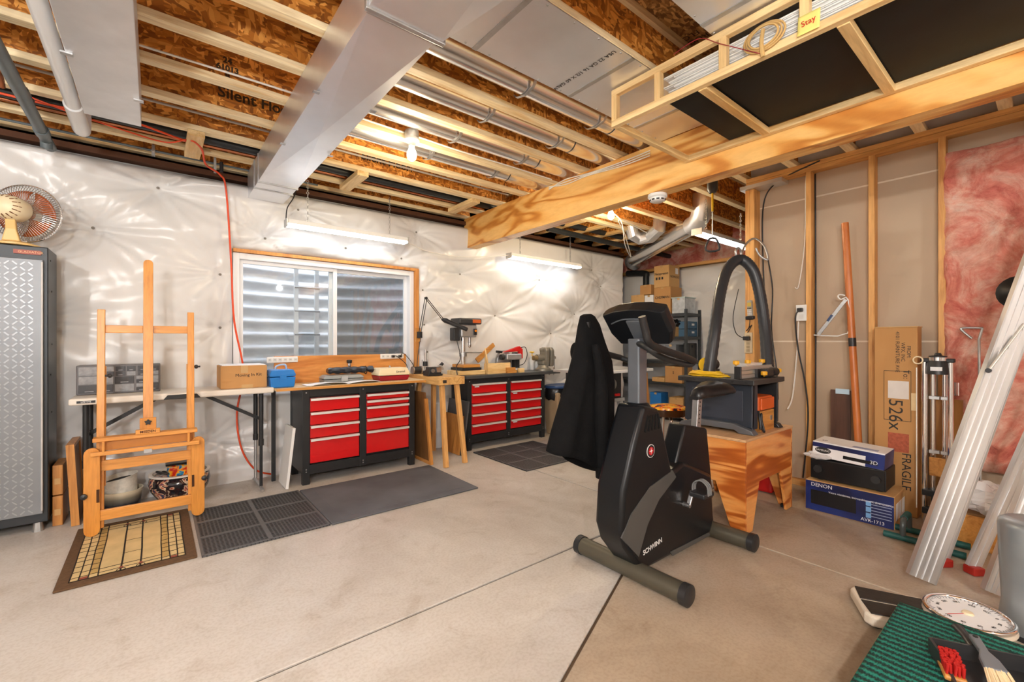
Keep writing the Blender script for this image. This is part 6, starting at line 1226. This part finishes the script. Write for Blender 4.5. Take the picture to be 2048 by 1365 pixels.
# ladder
ldr = thing('aluminium_ladder', 'scuffed aluminium ladder leaning toward right wall', 'ladder', (3.0, .4, 0))
def channel(p0, p1, w_, d_, name, across, mat=ALUM, ribs=3):
    p0, p1 = Vector(p0), Vector(p1); dr = (p1 - p0).normalized(); ac = Vector(across); ac = (ac - dr * ac.dot(dr)).normalized(); nn = dr.cross(ac).normalized()
    if nn.x > 0: nn = -nn
    m = MB()
    def br(o, ww, dd, off): 
        q = [p + ac * (o + ww / 2 * i) + nn * (off + dd / 2 * j) for p in (p0, p1) for j in (-1, 1) for i in (-1, 1)]; m.add(q, [(0, 1, 3, 2), (4, 6, 7, 5), (0, 4, 5, 1), (2, 3, 7, 6), (0, 2, 6, 4), (1, 5, 7, 3)])
    br(0, w_, .004, 0); br(-w_ / 2, .006, d_, -d_ / 2 + .002); br(w_ / 2, .006, d_, -d_ / 2 + .002)
    for k in range(ribs): br(-w_ / 2 + w_ * (k + 1) / (ribs + 1), w_ * .07, .006, .004)
    return build(m, name, mat, ldr)
ds = Vector((.50, -.40, 1.72)) * 1.25; r0 = at(1845, 1168, z=.002); r1 = at(1985, 1195, z=.002)
r0b = Vector((r0.x, r0.y, .02)); ac_ = Vector((S_ * .0 + .62, -.78, 0))
channel(r0b, r0b + ds, .115, .03, 'rail', ac_); channel(Vector((r1.x, r1.y, .02)), Vector((r1.x, r1.y, .02)) + ds, .06, .03, 'rail', ac_, ribs=2)
for k in (3, 4):
    c0 = r0b + ds * (.16 + .19 * k); c1 = Vector((r1.x, r1.y, .02)) + ds * (.16 + .19 * k); build(MB().bar(c0 + Vector((.03, 0, 0)), c1 + Vector((.03, 0, 0)), .06, .02), 'tread', ALUM, ldr)
q0, q1 = at(1886, 1125, z=.02), at(1948, 1142, z=.02); top_ = r0b + ds * 1.0 + Vector((.1, 0, 0))
for q_, e_ in ((q0, r0b + ds * .9 + Vector((.10, -.02, 0))), (q1, Vector((r1.x, r1.y, 0)) + ds * .9 + Vector((.12, 0, 0)))):
    channel((q_.x, q_.y, .03), e_, .05, .025, 'rear_leg', ac_, ribs=1); build(MB().box((q_.x, q_.y, .022), (.06, .06, .042), rz=.9), 'red_foot', M('foot_red', hexc(170, 40, 30), .5), ldr, bevel=.006)
a = at(1977, 742, x=3.25); b = at(2047, 650, x=3.4); build(MB().bar(a, b, .012, .03, (1, 0, 0)), 'spreader_bar', M('spreader', (.7, .68, .62), .4, .5), ldr, bevel=.004)
build(MB().cyl((a.x - .012, a.y, a.z), (a.x + .012, a.y, a.z), .012, n=12), 'pivot_bolt', BLACK, ldr)
p = at(2040, 585, x=4.0); t = thing('round_handle', 'black round handle hanging at the insulation behind ladder', 'hat', p); build(MB().lathe([(1e-5, -.05), (.05, -.04), (.07, 0), (.1, .01), (.1, .016)], p, 22, 'x'), 'handle_dome', BLACK, t, smooth=60); build(MB().tube([p + Vector((0, -.05, -.05)), p + Vector((.02, -.06, -.15))], .012, 8), 'yellow_handle', YEL, t)  # round black object taken for some handle
# push-up stands
GRN = M('grip_green', hexc(28, 84, 80), .5); GPL = M('grey_tube', hexc(86, 92, 92), .35, .3)
for k, (u, v, lab) in enumerate(((1812, 1066, 'green and grey push-up stand beside the blue carton'), (1893, 1090, 'green and grey push-up stand behind the ladder rail'))):
    c = at(u, v, z=.03); t = thing('push_up_stand', lab, 'push-up stand', (c.x, c.y, 0), group='push-up stands')
    for s in (-1, 1):
        x = c.x + s * .09; build(MB().cyl((x, c.y - .09, .022), (x, c.y + .09, .022), .019, n=12), 'foot_bar', GRN, t, smooth=40); build(MB().tube([(x, c.y, .03), (x, c.y, .09), (x - s * .02, c.y, .125), (x - s * .05, c.y, .13)], .015, 10), 'riser', GPL, t, smooth=60)
    build(MB().cyl((c.x - .055, c.y, .13), (c.x + .055, c.y, .13), .019, n=14), 'grip', GRN, t, smooth=40)
# bathroom scale
sc0, sc1 = Vector((2.46, .575, 0)), Vector((2.66, .19, 0)); sdir = (sc1 - sc0).normalized(); sn = Vector((sdir.y, -sdir.x, 0)); sn = -sn if sn.x > 0 else sn
SMX = Matrix(((sdir.x, sn.x, 0, sc0.x), (sdir.y, sn.y, 0, sc0.y), (0, 0, 1, 0), (0, 0, 0, 1)))
t = thing('dial_scale', 'white dial bathroom scale with black mat on the floor', 'scale', (2.56, .4, 0)); SCW = M('scale_cream', hexc(226, 214, 196), .35)
build(MB(SMX).prism([(0, -.10), (.02, -.13), (.30, -.13), (.42, -.1), (.46, 0), (.42, .1), (.30, .13), (.02, .13), (0, .10)], 'z', .012, .062), 'base', SCW, t, bevel=.012, seg=3)
for s in (-1, 1): build(MB(SMX).prism([(.012, .006 * s), (.24, .006 * s), (.27, .05 * s), (.26, .105 * s), (.02, .115 * s)], 'z', .062, .0665), 'tread_mat', M('tread_black', (.025, .022, .02), .45, bump=.6, bs=30), t, bevel=.002)
dc = (.375, 0, 0); build(MB(SMX).lathe([(.135, .05), (.142, .065), (.138, .078)], dc, 40), 'dial_housing', SCW, t, smooth=40); build(MB(SMX).torus((.375, 0, .087), .132, .009, 'z', 40, 8), 'dial_bezel', CHROME, t, smooth=60); df_ = build(MB(SMX).lathe([(.128, .084), (1e-5, .087)], dc, 40), 'dial_face', PAPER, t)
m = MB(SMX)
for k in range(60): a = 2 * PI * k / 60; l = .018 if k % 5 == 0 else .009; m.bar((.375 + math.cos(a) * .122, math.sin(a) * .122, .0868), (.375 + math.cos(a) * (.122 - l), math.sin(a) * (.122 - l), .0868), .0018, .0008)
build(m, 'dial_ticks', INK, df_, kind='stuff')
for k in range(12): a = 2 * PI * k / 12; text(str(20 * k), .016, SMX @ Matrix.Translation((.375 + math.cos(a) * .09, math.sin(a) * .09, .0872)) @ Matrix.Rotation(a - PI / 2, 4, 'Z'), INK, df_, 'numeral')
build(MB(SMX).bar((.375, 0, .0885), (.375 - .08, .04, .0885), .003, .001), 'needle', REDP, df_); build(MB(SMX).lathe([(.02, .087), (.016, .094), (1e-5, .096)], dc, 20), 'dial_hub', CREAM, t, smooth=40)
for x, y in ((.05, .09), (.05, -.09), (.36, .07), (.36, -.07)): build(MB(SMX).cyl((x, y, .001), (x, y, .013), .018, n=12), 'foot', RUBB, t)
# green mat on black bin with dustpan and brushes
t = thing('black_bin', 'black plastic storage bin under green mat in the corner', 'bin', (2.1, .15, 0)); build(MB().bb(1.72, 2.40, -.25, .415, .001, .10), 'bin_body', BLKP, t, bevel=.02, seg=3); build(MB().bb(1.71, 2.41, -.26, .425, .10, .12), 'bin_lid', BLACK, t, bevel=.01); p = at(1788, 1352, z=.1); build(MB().bb(1.705, 1.722, .2, .3, .05, .085), 'white_latch', WPLA, t, bevel=.006)
GM, nt, b = _bsdf('green_knit'); v = _coord(nt); n1 = _noise(nt, v, 60, 3, .6); wv = nt.nodes.new('ShaderNodeTexWave'); wv.inputs['Scale'].default_value = 32; wv.inputs['Distortion'].default_value = 2.5; wv.inputs['Detail'].default_value = 2; wv.inputs['Detail Scale'].default_value = 6; nt.links.new(_coord(nt, (.3, 1, 1)), wv.inputs['Vector'])
nt.links.new(_ramp(nt, wv.outputs['Fac'], [(.15, hexc(2, 46, 42)), (.6, hexc(8, 96, 84)), (1, hexc(24, 128, 112))]), b.inputs['Base Color']); b.inputs['Roughness'].default_value = .8; _bump(nt, b, wv.outputs['Fac'], .7, .006)
t = thing('green_mat', 'green knitted rubber mat lying on the black bin', 'mat', (2.1, .15, .173)); build(MB().grid(lambda a, c: (1.72 + .69 * a, -.25 + .67 * c, .130 + .002 * math.sin(a * 9) * math.sin(c * 7)), 40, 40), 'knit_sheet', GM, t, smooth=180).modifiers.new('s', 'SOLIDIFY').thickness = .006
m = MB().sweep([(1.72, -.25, .1275), (1.72, .42, .1275), (2.41, .42, .1275), (2.41, -.25, .1275)], .006, 6); build(m, 'edge_binding', M('binding', hexc(130, 142, 110), .8), t)
PX = Matrix.Translation((2.06, .13, .1395)) @ Matrix.Rotation(math.radians(-62), 4, 'Z')
t = thing('dustpan', 'black plastic dustpan lying on the green mat', 'dustpan', (2.06, .13, .18)); pan = M('pan_black', (.03, .03, .032), .3)
build(MB(PX).prism([(-.13, -.1), (.13, -.1), (.115, .1), (-.115, .1)], 'z', .0, .004), 'pan_floor', pan, t); build(MB(PX).prism([(-.118, .096), (.118, .096), (.118, .103), (-.118, .103)], 'z', .0, .055), 'pan_back', pan, t)
for s in (-1, 1): build(MB(PX).prism([(-.1, .003), (.1, .003), (.1, .055), (.02, .05), (-.1, .008)], 'x', s * .122 - .004, s * .122 + .004), 'pan_side', pan, t)
build(MB(PX).sweep([(0, .1, .04), (0, .16, .05), (0, .22, .05)], [.018, .014, .018], 12, sq=.6), 'pan_handle', pan, t, smooth=50)
def brushm(name, label, base, rz, wood_, brist, L, W, hgt, handle=None, par=None):
    BM = Matrix.Translation(base) @ Matrix.Rotation(rz, 4, 'Z'); t = thing(name, label, 'brush', base)
    build(MB(BM).prism([(-L / 2, -W / 2), (L / 2 - .02, -W / 2), (L / 2, 0), (L / 2 - .02, W / 2), (-L / 2, W / 2)], 'z', .001, .018), 'brush_back', wood_, t, bevel=.006)
    m = MB(BM); rnd = random.Random(3)
    for i in range(11):
        for j in range(5):
            x, y = -L / 2 + .012 + i * (L - .035) / 10, -W / 2 + .008 + j * (W - .016) / 4; m.sweep([(x, y, .017), (x + rnd.uniform(-.004, .004), y + rnd.uniform(-.004, .004), hgt)], [.0036, .005], 6)
    build(m, 'bristles', brist, t, kind='stuff'); return t, BM
brushm('scrub_brush', 'wooden scrub brush with red bristles lying in the dustpan', (2.02, .225, .1445), math.radians(18), OAK_X, M('bristle_red', hexc(190, 30, 26), .6), .13, .055, .05)
t = thing('hand_broom', 'grey handled hand brush with pale bristles on dustpan', 'brush', (2.07, .13, .25)); BM2 = Matrix.Translation((2.04, .135, .2)) @ Matrix.Rotation(math.radians(200), 4, 'Z') 
build(MB(BM2).prism([(-.15, -.014), (-.06, -.012), (-.02, -.024), (.04, -.028), (.04, .028), (-.02, .024), (-.06, .012), (-.15, .014)], 'z', 0, .018), 'broom_handle', M('broom_grey', hexc(110, 116, 124), .4), t, bevel=.005); build(MB(BM2).cyl((-.135, 0, -.001), (-.135, 0, .0195), .007, n=12), 'hang_hole', INK, t)
m = MB(BM2); rnd = random.Random(5)
for i in range(60): y = rnd.uniform(-.026, .026); z = rnd.uniform(.002, .016); m.sweep([(.035, y, z), (.115 + rnd.uniform(-.008, .008), y * 1.35, z - .02 + rnd.uniform(-.006, .006))], [.0022, .0026], 5)
build(m, 'bristles', M('bristle_cream', hexc(236, 214, 176), .7), t, kind='stuff')
# heater tower
t = thing('tower_heater', 'silver grey tower heater with slotted vents at right edge', 'heater', (2.83, .08, 0)); HC = (2.85, .07); HS = M('heater_silver', hexc(150, 156, 160), .3, .4)
secs = [[(HC[0] + .11 * k * math.cos(a * PI / 12), HC[1] + .10 * k * math.sin(a * PI / 12), z) for a in range(24)] for k, z in ((1.0, .012), (1.0, .05), (.92, .12), (1.0, .3), (1.04, .44), (1.0, .46), (.85, .47))]
build(MB().loft(secs), 'shell', HS, t, smooth=50); build(MB().lathe([(.125, .0), (.125, .012), (.1, .016)], (HC[0], HC[1], .0005), 28), 'base_plate', BLKP, t)
for j in range(2):
    m = MB()
    for k in range(9): m.box((HC[0] - .107, HC[1] - .025, .17 + .13 * j + .009 * k), (.012, .05, .004), rz=-.2)
    build(m, 'vent_slots', INK, t)
build(MB().box((HC[0] - .095, HC[1] - .03, .415), (.03, .06, .014), rz=-.3), 'control_slot', BLACK, t)
crumple('plastic_bag', 'crumpled clear plastic bag behind the ladder', (3.80, .27, .3), .12, 5, CLR, 1, 1.1, .75); crumple('yellow_bag', 'yellow bag lying behind the crumpled plastic bag', (4.02, .02, .15), .14, 8, YEL, 1, 1, 1, 'bag')
t = thing('low_crate', 'low wooden crate under the crumpled plastic bag', 'crate', (3.72, .27, 0)); build(MB().bb(3.73, 3.90, .13, .40, .001, .20), 'crate_body', OAK_X, t, bevel=.004); build(MB().bb(3.72, 3.91, .12, .41, .2, .21), 'crate_lid', M('crate_lid', hexc(120, 84, 44), .6), t)
# ================= HANGING STORAGE RACK
rk = thing('hanging_rack', 'long wooden storage rack with black panels hung under the joists', 'storage rack', (2.5, .6, 2.48)); kx0, kx1, ky1, ky0, kz = 2.09, 2.925, 1.66, -1.2, 2.48
for x in (kx0, kx1 - .036): build(MB().bb(x, x + .036, ky0, ky1, kz, kz + .036), 'bottom_rail', PINE_Y, rk, bevel=.002, seg=1)
build(MB().bb(kx0, kx0 + .036, ky0, ky1, 2.66, 2.695), 'top_rail', PINE_Y, rk, bevel=.002, seg=1)
build(MB().bb(kx0 + .036, kx1 - .036, ky1 - .036, ky1, kz, kz + .036), 'end_rail', PINE_X, rk, bevel=.002, seg=1)
for u, v in ((1470, 225), (1735, 120)): y = at(u, v, z=kz).y; build(MB().bb(kx0 + .036, kx1 - .036, y - .022, y + .022, kz - .004, kz + .03), 'cross_slat', PINE_X, rk, bevel=.002, seg=1)
for y in (ky1 - .036, at(1320, 160, x=kx0).y, at(1452, 110, x=kx0).y, at(1618, 20, x=kx0).y): build(MB().bb(kx0, kx0 + .036, y, y + .036, kz + .036, 2.66), 'hanger_post', PINE_Z, rk, bevel=.002, seg=1)
pb = at(1325, 214, z=kz).y
ysl = at(1735, 120, z=kz).y
for y0, y1 in ((ky0, ysl - .002), (ysl + .002, pb)): build(MB().bb(kx0 + .04, kx1 - .04, y0, y1, kz + .037, kz + .045), 'black_panel', M('panel_black', (.010, .012, .013), .55, var=.4, vs_=4, spec=.25), rk)
GT = 'white moulding strips on the rack'
for k in range(7):
    y1 = ky1 - .32 - .03 * (k % 3); o = thing('moulding_strip', 'white painted moulding strip in a stack on the hanging rack', 'moulding', (kx0 + .1, .3, kz + .05 + .017 * k), group=GT)
    build(MB().bb(kx0 + .045 + .004 * (k % 2), kx0 + .14, ky0 + .1, y1, kz + .0455 + .0168 * k, kz + .0455 + .0168 * k + .015), 'strip', WHITE, o, bevel=.003, seg=1); build(MB().bb(kx0 + .04, kx0 + .045 + .004 * (k % 2), ky0 + .1, y1, kz + .0475 + .0168 * k, kz + .0475 + .0168 * k + .006), 'strip_lip', WHITE, o)
t = thing('metal_track', 'long grey metal track lying on the hanging rack', 'track', (kx0 + .2, .2, kz + .05)); build(MB().bb(kx0 + .18, kx0 + .22, ky0 + .1, 1.1, kz + .046, kz + .075), 'track', GALVD, t); build(MB().bb(kx0 + .187, kx0 + .213, ky0 + .1, 1.102, kz + .0755, kz + .0765), 'track_groove', BLACK, t)
rp = at(1528, 75, x=kx0 - .012)
t = thing('rope_coil', 'coil of tan rope tied to the hanging rack', 'rope', rp); RO = M('sisal', hexc(206, 170, 110), .9, bump=.6, bs=300)
for k in range(3): build(MB().tube([rp + Vector((-.008 + .004 * k, (.06 + .012 * k) * math.cos(a * PI / 5 + k), (.045 + .006 * k) * math.sin(a * PI / 5 + k))) for a in range(10)], .005, 6, 3, True), 'rope_loop', RO, t, smooth=60)
build(MB().tube([rp + Vector((-.01, 0, .03)), rp + Vector((-.014, .005, -.03)), rp + Vector((-.01, .0, -.09))], .009, 6), 'rope_knot', RO, t, smooth=60)
t = build(MB().tube([rp + Vector((-.012, 0, -.08)), at(1440, 88, x=kx0 - .01), at(1398, 78, x=kx0 - .01), (kx0 - .01, 1.25, 2.7)], .002, 5), 'red_string', M('string_red', hexc(150, 40, 50), .7), smooth=60); tag(t, 'thin dark red string tied between rope and joist', 'string')
p = at(1618, 45, x=kx0 - .004); t = thing('sticky_note', 'yellow note reading Stay on the hanging rack', 'note', p); build(MB().grid(lambda a, c: (kx0 - .004 - .012 * (1 - c) ** 2, p.y - .04 + .08 * a, p.z - .045 + .085 * c), 6, 8), 'note_paper', M('note_yellow', hexc(240, 226, 130), .7), t, smooth=180).modifiers.new('s', 'SOLIDIFY').thickness = .0006
text('Stay', .032, frame((kx0 - .012, p.y, p.z + .0), (0, -1, .1), (-.1, 0, 1)), REDP, t, 'handwriting')
# cables on beam, smoke detector, pull handle
t = thing('beam_cables', 'white cables stapled along the upper edge of beam', 'cable', (2.92, 2.3, 2.6))
for k in range(3): build(MB().tube([at(1098, 374 + 3 * k, x=2.922), at(1130, 370 - 5 * k, x=2.922), at(1175, 352 - 2 * k, x=2.922), at(1240, 334 - 4 * k, x=2.922), at(1300, 312 - 5 * k, x=2.922)], .005, 6), 'cable_run', WCAB, t, smooth=60)
p = at(1315, 390, z=2.345); t = thing('smoke_detector', 'round white smoke detector fixed under the beam', 'smoke detector', (2.998, p.y, 2.345)); build(MB().lathe([(.07, 0), (.072, -.02), (.06, -.03), (.055, -.05), (.04, -.058), (1e-5, -.06)], (2.998, p.y, 2.3445), 32), 'detector_body', WPLA, t, smooth=30); m = MB()
for k in range(10): a = 2 * PI * k / 10; m.box((2.998 + .056 * math.cos(a), p.y + .056 * math.sin(a), 2.3), (.006, .022, .01), rz=a)
build(m, 'sensor_slots', INK, t)
p = at(1425, 380, z=2.6); t = thing('pull_handle', 'yellow pull rod with a triangular handle hanging under joists', 'pull handle', p); build(MB().lathe([(.045, .112), (.047, .0), (.03, -.03), (.012, -.035)], p, 20), 'reel_housing', BLKP, t, smooth=40); build(MB().bb(p.x - .02, p.x + .02, p.y - .27, p.y + .27, 2.701, 2.7095), 'mount_strap', GALVD, t); q_ = at(1427, 500, z=2.6); ln_ = .0
zb = at(1425, 488, x=p.x).z; build(MB().cyl((p.x, p.y, p.z - .03), (p.x, p.y, p.z - .2), .009, n=10), 'yellow_rod', YEL, t, smooth=40); build(MB().cyl((p.x, p.y, p.z - .2), (p.x, p.y, zb + .05), .005, n=8), 'pull_cord', GALVD, t)
build(MB().tube([(p.x, p.y, zb + .05), (p.x + .02, p.y - .03, zb + .03), (p.x + .03, p.y - .045, zb - .06), (p.x - .03, p.y + .045, zb - .06), (p.x - .02, p.y + .03, zb + .03)], .009, 8, 3, True), 'triangle_grip', BLKP, t, smooth=60)
t = build(MB().tube([at(1223, 425, z=2.69), at(1243, 445, z=2.6), at(1250, 490, z=2.45), at(1262, 515, z=2.45), at(1250, 470, z=2.6), at(1240, 440, z=2.65), at(1300, 470, z=2.66)], .006, 6), 'loose_cable', WCAB, smooth=60); tag(t, 'white loose cable drooping from joists beyond the beam', 'cable')
# ================= SHELVING IN ALCOVE
SHX0, SHX1, SHY0, SHY1 = 6.13, 6.56, 3.48, 5.1
t = thing('metal_shelving', 'black metal shelving unit loaded with boxes in the alcove', 'shelving', ((SHX0 + SHX1) / 2, 4.3, 0)); SHM = M('shelf_steel', hexc(64, 68, 72), .4, .4)
for x in (SHX0, SHX1 - .035):
    for y in (SHY0, SHY1 - .035): build(MB().bb(x, x + .035, y, y + .035, .001, 1.70), 'post', SHM, t)
SZ = [.10, .58, .92, 1.29, 1.64]
for z in SZ: s = build(MB().bb(SHX0 - .004, SHX1 + .004, SHY0 + .002, SHY1 - .002, z - .045, z), 'shelf', SHM, t, bevel=.003, seg=1); build(MB().bb(SHX0 - .006, SHX0 - .004, SHY0 + .04, SHY1 - .04, z - .03, z - .015), 'shelf_groove', BLACK, s)
def shbox(name, label, u0, u1, vtop, z, dep=.3, mat=CARD, x=SHX0 + .03, txt=None, cat='box', side=True):
    a, b = at(u0, vtop, x=x), at(u1, vtop, x=x); b.y = max(b.y, SHY0 + .042); nx_ = [q for q in SZ if q > z + .03]; a.z = min(a.z, nx_[0] - .05) if nx_ else a.z; t = thing(name, label, cat, (x + dep / 2, (a.y + b.y) / 2, z)); build(MB().bb(x, x + dep, b.y, a.y, z + .001, a.z), 'carton', mat, t, bevel=.004, seg=1)
    build(MB().bb(x - .0006, x + .03, (a.y + b.y) / 2 - .02, (a.y + b.y) / 2 + .02, a.z - .03, a.z + .0006), 'tape', TAPE, t)
    if txt: text(txt, .055, frame((x - .001, (a.y + b.y) / 2, z + (a.z - z) * .62), (0, -1, 0)), INK, t, bold=.001)
    return t, a, b
tz = SZ[4]; X1 = SHX0 + .03
t, a, b = shbox('carton', 'brown carton with white shipping label under the topmost carton in alcove', 1308, 1341, 577, tz, .32, txt='CHEFMAN'); zch = a.z; text('CHEFMAN', .04, frame((X1 + .16, b.y - .001, tz + .2), (1, 0, 0)), INK, t); build(MB().bb(X1 - .0012, X1, (a.y + b.y) / 2, a.y - .03, tz + .03, tz + .13), 'shipping_label', PAPER, t)
t, a, b = shbox('carton', 'topmost pale carton with printed handling marks in the alcove', 1308, 1338, 534, zch, .30, CARD2, txt='Nespresso'); text('NESPRESSO', .05, frame((X1 + .16, b.y - .001, zch + .16), (1, 0, 0)), INK, t); build(MB().bb(X1 + .18, X1 + .26, b.y - .0012, b.y, zch + .21, zch + .30), 'shipping_label', PAPER, t)
for k in range(3): build(MB().bb(X1 - .0012, X1, b.y + .1 + .05 * k, b.y + .13 + .05 * k, zch + .12, zch + .16), 'handling_mark', INK, t)
shbox('carton', 'long pale carton with printed lines on the top shelf', 1262, 1288, 592, tz, .3, CARD2); shbox('carton', 'white-sided carton beside the long pale carton', 1289, 1306, 592, tz, .28, PAPER)
shbox('carton', 'small brown carton with blue label on pale carton', 1280, 1302, 572, at(1275, 592, x=X1).z, .2, CARD); 
t = thing('carton', 'tall dark carton at the back of the alcove', 'box', (6.3, 5.25, 1.64)); build(MB().bb(6.08, 6.42, 5.12, 5.36, .001, 2.3), 'carton', M('carton_shade', hexc(140, 96, 56), .8), t, bevel=.004); build(MB().bb(6.28, 6.32, 5.118, 5.12, 1.9, 2.3), 'tape', TAPE, t)
t, a, b = shbox('clear_storage_box', 'clear plastic storage box with teal lid on shelf', 1344, 1370, 598, tz, .3, M('clear_box', (.72, .78, .82), .15, var=.3, vs_=14, alpha=.6), cat='storage box'); build(MB().bb(X1 - .01, X1 + .31, b.y - .01, a.y + .01, a.z, a.z + .014), 'lid', M('teal_lid', (.55, .72, .72), .2, alpha=.7), t); build(MB().bb(X1 + .04, X1 + .26, b.y + .03, a.y - .03, tz + .005, tz + .1), 'contents', M('box_contents', (.18, .19, .22), .5, var=.6, vs_=30), t)
t, a, b = shbox('tray_box', 'shallow cardboard tray on the second shelf', 1328, 1349, 655, SZ[3], .28, CARD2); crumple('cable_bag', 'dark bag of cables lying in the cardboard tray', (X1 + .14, (a.y + b.y) / 2, a.z + .05), .1, 3, M('bag_black', (.01, .01, .012)), 1, 1.2, .6, 'bag')
for k in range(2):
    z = SZ[3] + .118 * k; t = thing('blue_binder_box', ('lower', 'upper')[k] + ' blue drawer box on the second shelf', 'box', (6.4, 3.6, z), group='blue drawer boxes'); build(MB().bb(6.27, 6.52, 3.525, 3.69, z + .001, z + .113), 'carton', M('binder_blue', hexc(70, 106, 136), .5), t, bevel=.004); build(MB().bb(6.36, 6.43, 3.52, 3.525, z + .05, z + .08), 'label_holder', PAPER, t)
shbox('grey_toolcase', 'grey tool case on the third shelf', 1330, 1352, 690, SZ[2], .3, M('toolcase_grey', hexc(110, 114, 120), .4), cat='case'); t = thing('black_hard_case', 'black upright hard case on the third shelf', 'case', (6.4, 3.6, SZ[2])); build(MB().bb(6.28, 6.52, 3.525, 3.62, SZ[2] + .001, SZ[2] + .27), 'case_shell', BLKP, t, bevel=.012); build(MB().bb(6.37, 6.43, 3.515, 3.525, SZ[2] + .2, SZ[2] + .24), 'case_handle', BLACK, t)
shbox('carton', 'orange cardboard carton with black mark on the low shelf', 1330, 1364, 733, SZ[1], .3, CARD, txt='S'); shbox('carton', 'small open carton on the low shelf beside orange carton', 1304, 1329, 755, SZ[1], .3, CARD2); t, a, b = shbox('blue_tub', 'blue plastic tub on the bottom shelf', 1300, 1322, 785, SZ[0], .2, BLU, cat='tub'); shbox('carton', 'plain carton on the bottom shelf beside blue tub', 1338, 1366, 795, SZ[0], .3, CARD2)
# ================= TABLE SAW
t = thing('table_saw', 'grey table saw on a steel stand behind the bike', 'table saw', (4.1, 3.35, 0)); TS = M('saw_table', (.62, .63, .64), .3, .6); TG = M('saw_stand', hexc(170, 174, 172), .45)
a, b = at(1140, 738, y=3.3), at(1305, 738, y=3.3); sx0, sx1, sz = 3.55, 4.62, .90
build(MB().bb(sx0, sx1, 3.1, 3.65, sz - .03, sz), 'saw_top', TS, t, bevel=.004); build(MB().bb(sx0 - .03, sx1 + .04, 3.07, 3.1, sz - .035, sz - .005), 'front_rail', WHITE, t, bevel=.004)
build(MB().bb(3.7, 4.15, 3.15, 3.6, .56, sz - .03), 'saw_cabinet', BLKP, t, bevel=.01); build(MB().lathe([(.06, -.012), (.07, 0), (.06, .012)], (3.95, 3.12, .74), 24, 'y'), 'hand_wheel', CHROME, t, smooth=50); build(MB().bb(4.02, 4.1, 3.13, 3.15, .6, .63), 'red_switch', REDP, t, bevel=.004)
for x0, x1 in ((3.72, 3.62), (4.13, 4.25)):
    for y0, y1 in ((3.17, 3.08), (3.58, 3.66)): build(MB().bar((x0, y0, .56), (x1, y1, .001), .05, .05, (0, 1, 0)), 'stand_leg', TG, t, bevel=.003)
build(MB().bb(3.66, 4.2, 3.105, 3.13, .28, .345), 'cross_brace', TG, t); build(MB().bb(3.64, 4.22, 3.1, 3.66, .27, .28), 'tool_shelf', BLACK, t); text('CRAFTSMAN', .045, frame((4.0, 3.1035, .312), (1, 0, 0)), INK, t)
build(MB().bb(3.68, 4.18, 3.13, 3.18, .54, .575), 'top_brace', TG, t)
for x in (3.66, 4.22): build(MB().lathe([(.05, -.015), (.05, .015)], (x, 3.05, .051), 18, 'y'), 'caster', M('caster_tan', hexc(190, 150, 120), .5), t, smooth=40)
t = thing('oak_panel', 'orange wooden panel standing beside the table saw', 'panel', (4.45, 3.2, 0)); build(MB(Matrix.Translation((4.35, 3.12, 0)) @ Matrix.Rotation(-.08, 4, 'X')).bb(0, .36, 0, .02, .003, .84), 'panel_sheet', OAK_Z, t); build(MB(Matrix.Translation((4.35, 3.12, 0)) @ Matrix.Rotation(-.08, 4, 'X')).bb(.25, .27, -.006, 0, .55, .72), 'panel_pull', GALVD, t)
# stool
c = at(1335, 815, z=.62); t = thing('flame_stool', 'round stool with flame patterned seat and chrome legs', 'stool', (c.x, c.y, 0))
FLM, nt, b = _bsdf('flame_vinyl'); v = _coord(nt, (1, 1, 1)); n1 = _noise(nt, v, 9, 2, .5, 2.5)
nt.links.new(_ramp(nt, n1.outputs[0], [(.38, hexc(240, 200, 40)), (.5, hexc(240, 140, 24)), (.56, hexc(200, 40, 20)), (.6, (.01, .01, .01))]), b.inputs['Base Color']); b.inputs['Roughness'].default_value = .2
build(MB().lathe([(.165, .55), (.17, .56), (.17, .61)], (c.x, c.y, 0), 32), 'seat_band', M('seat_dark', hexc(60, 34, 16), .15), t, smooth=40); build(MB().lathe([(.17, .61), (.165, .628), (.1, .64), (1e-5, .642)], (c.x, c.y, 0), 32), 'seat_cushion', FLM, t, smooth=60)
for k in range(4): a = PI / 4 + k * PI / 2; build(MB().tube([(c.x + .05 * math.cos(a), c.y + .05 * math.sin(a), .545), (c.x + .13 * math.cos(a), c.y + .13 * math.sin(a), .53), (c.x + .17 * math.cos(a), c.y + .17 * math.sin(a), .45), (c.x + .2 * math.cos(a), c.y + .2 * math.sin(a), .003)], .013, 10), 'leg', CHROME, t, smooth=60)
build(MB().torus((c.x, c.y, .22), .185, .009, 'z', 32, 8), 'foot_ring', CHROME, t, smooth=60)
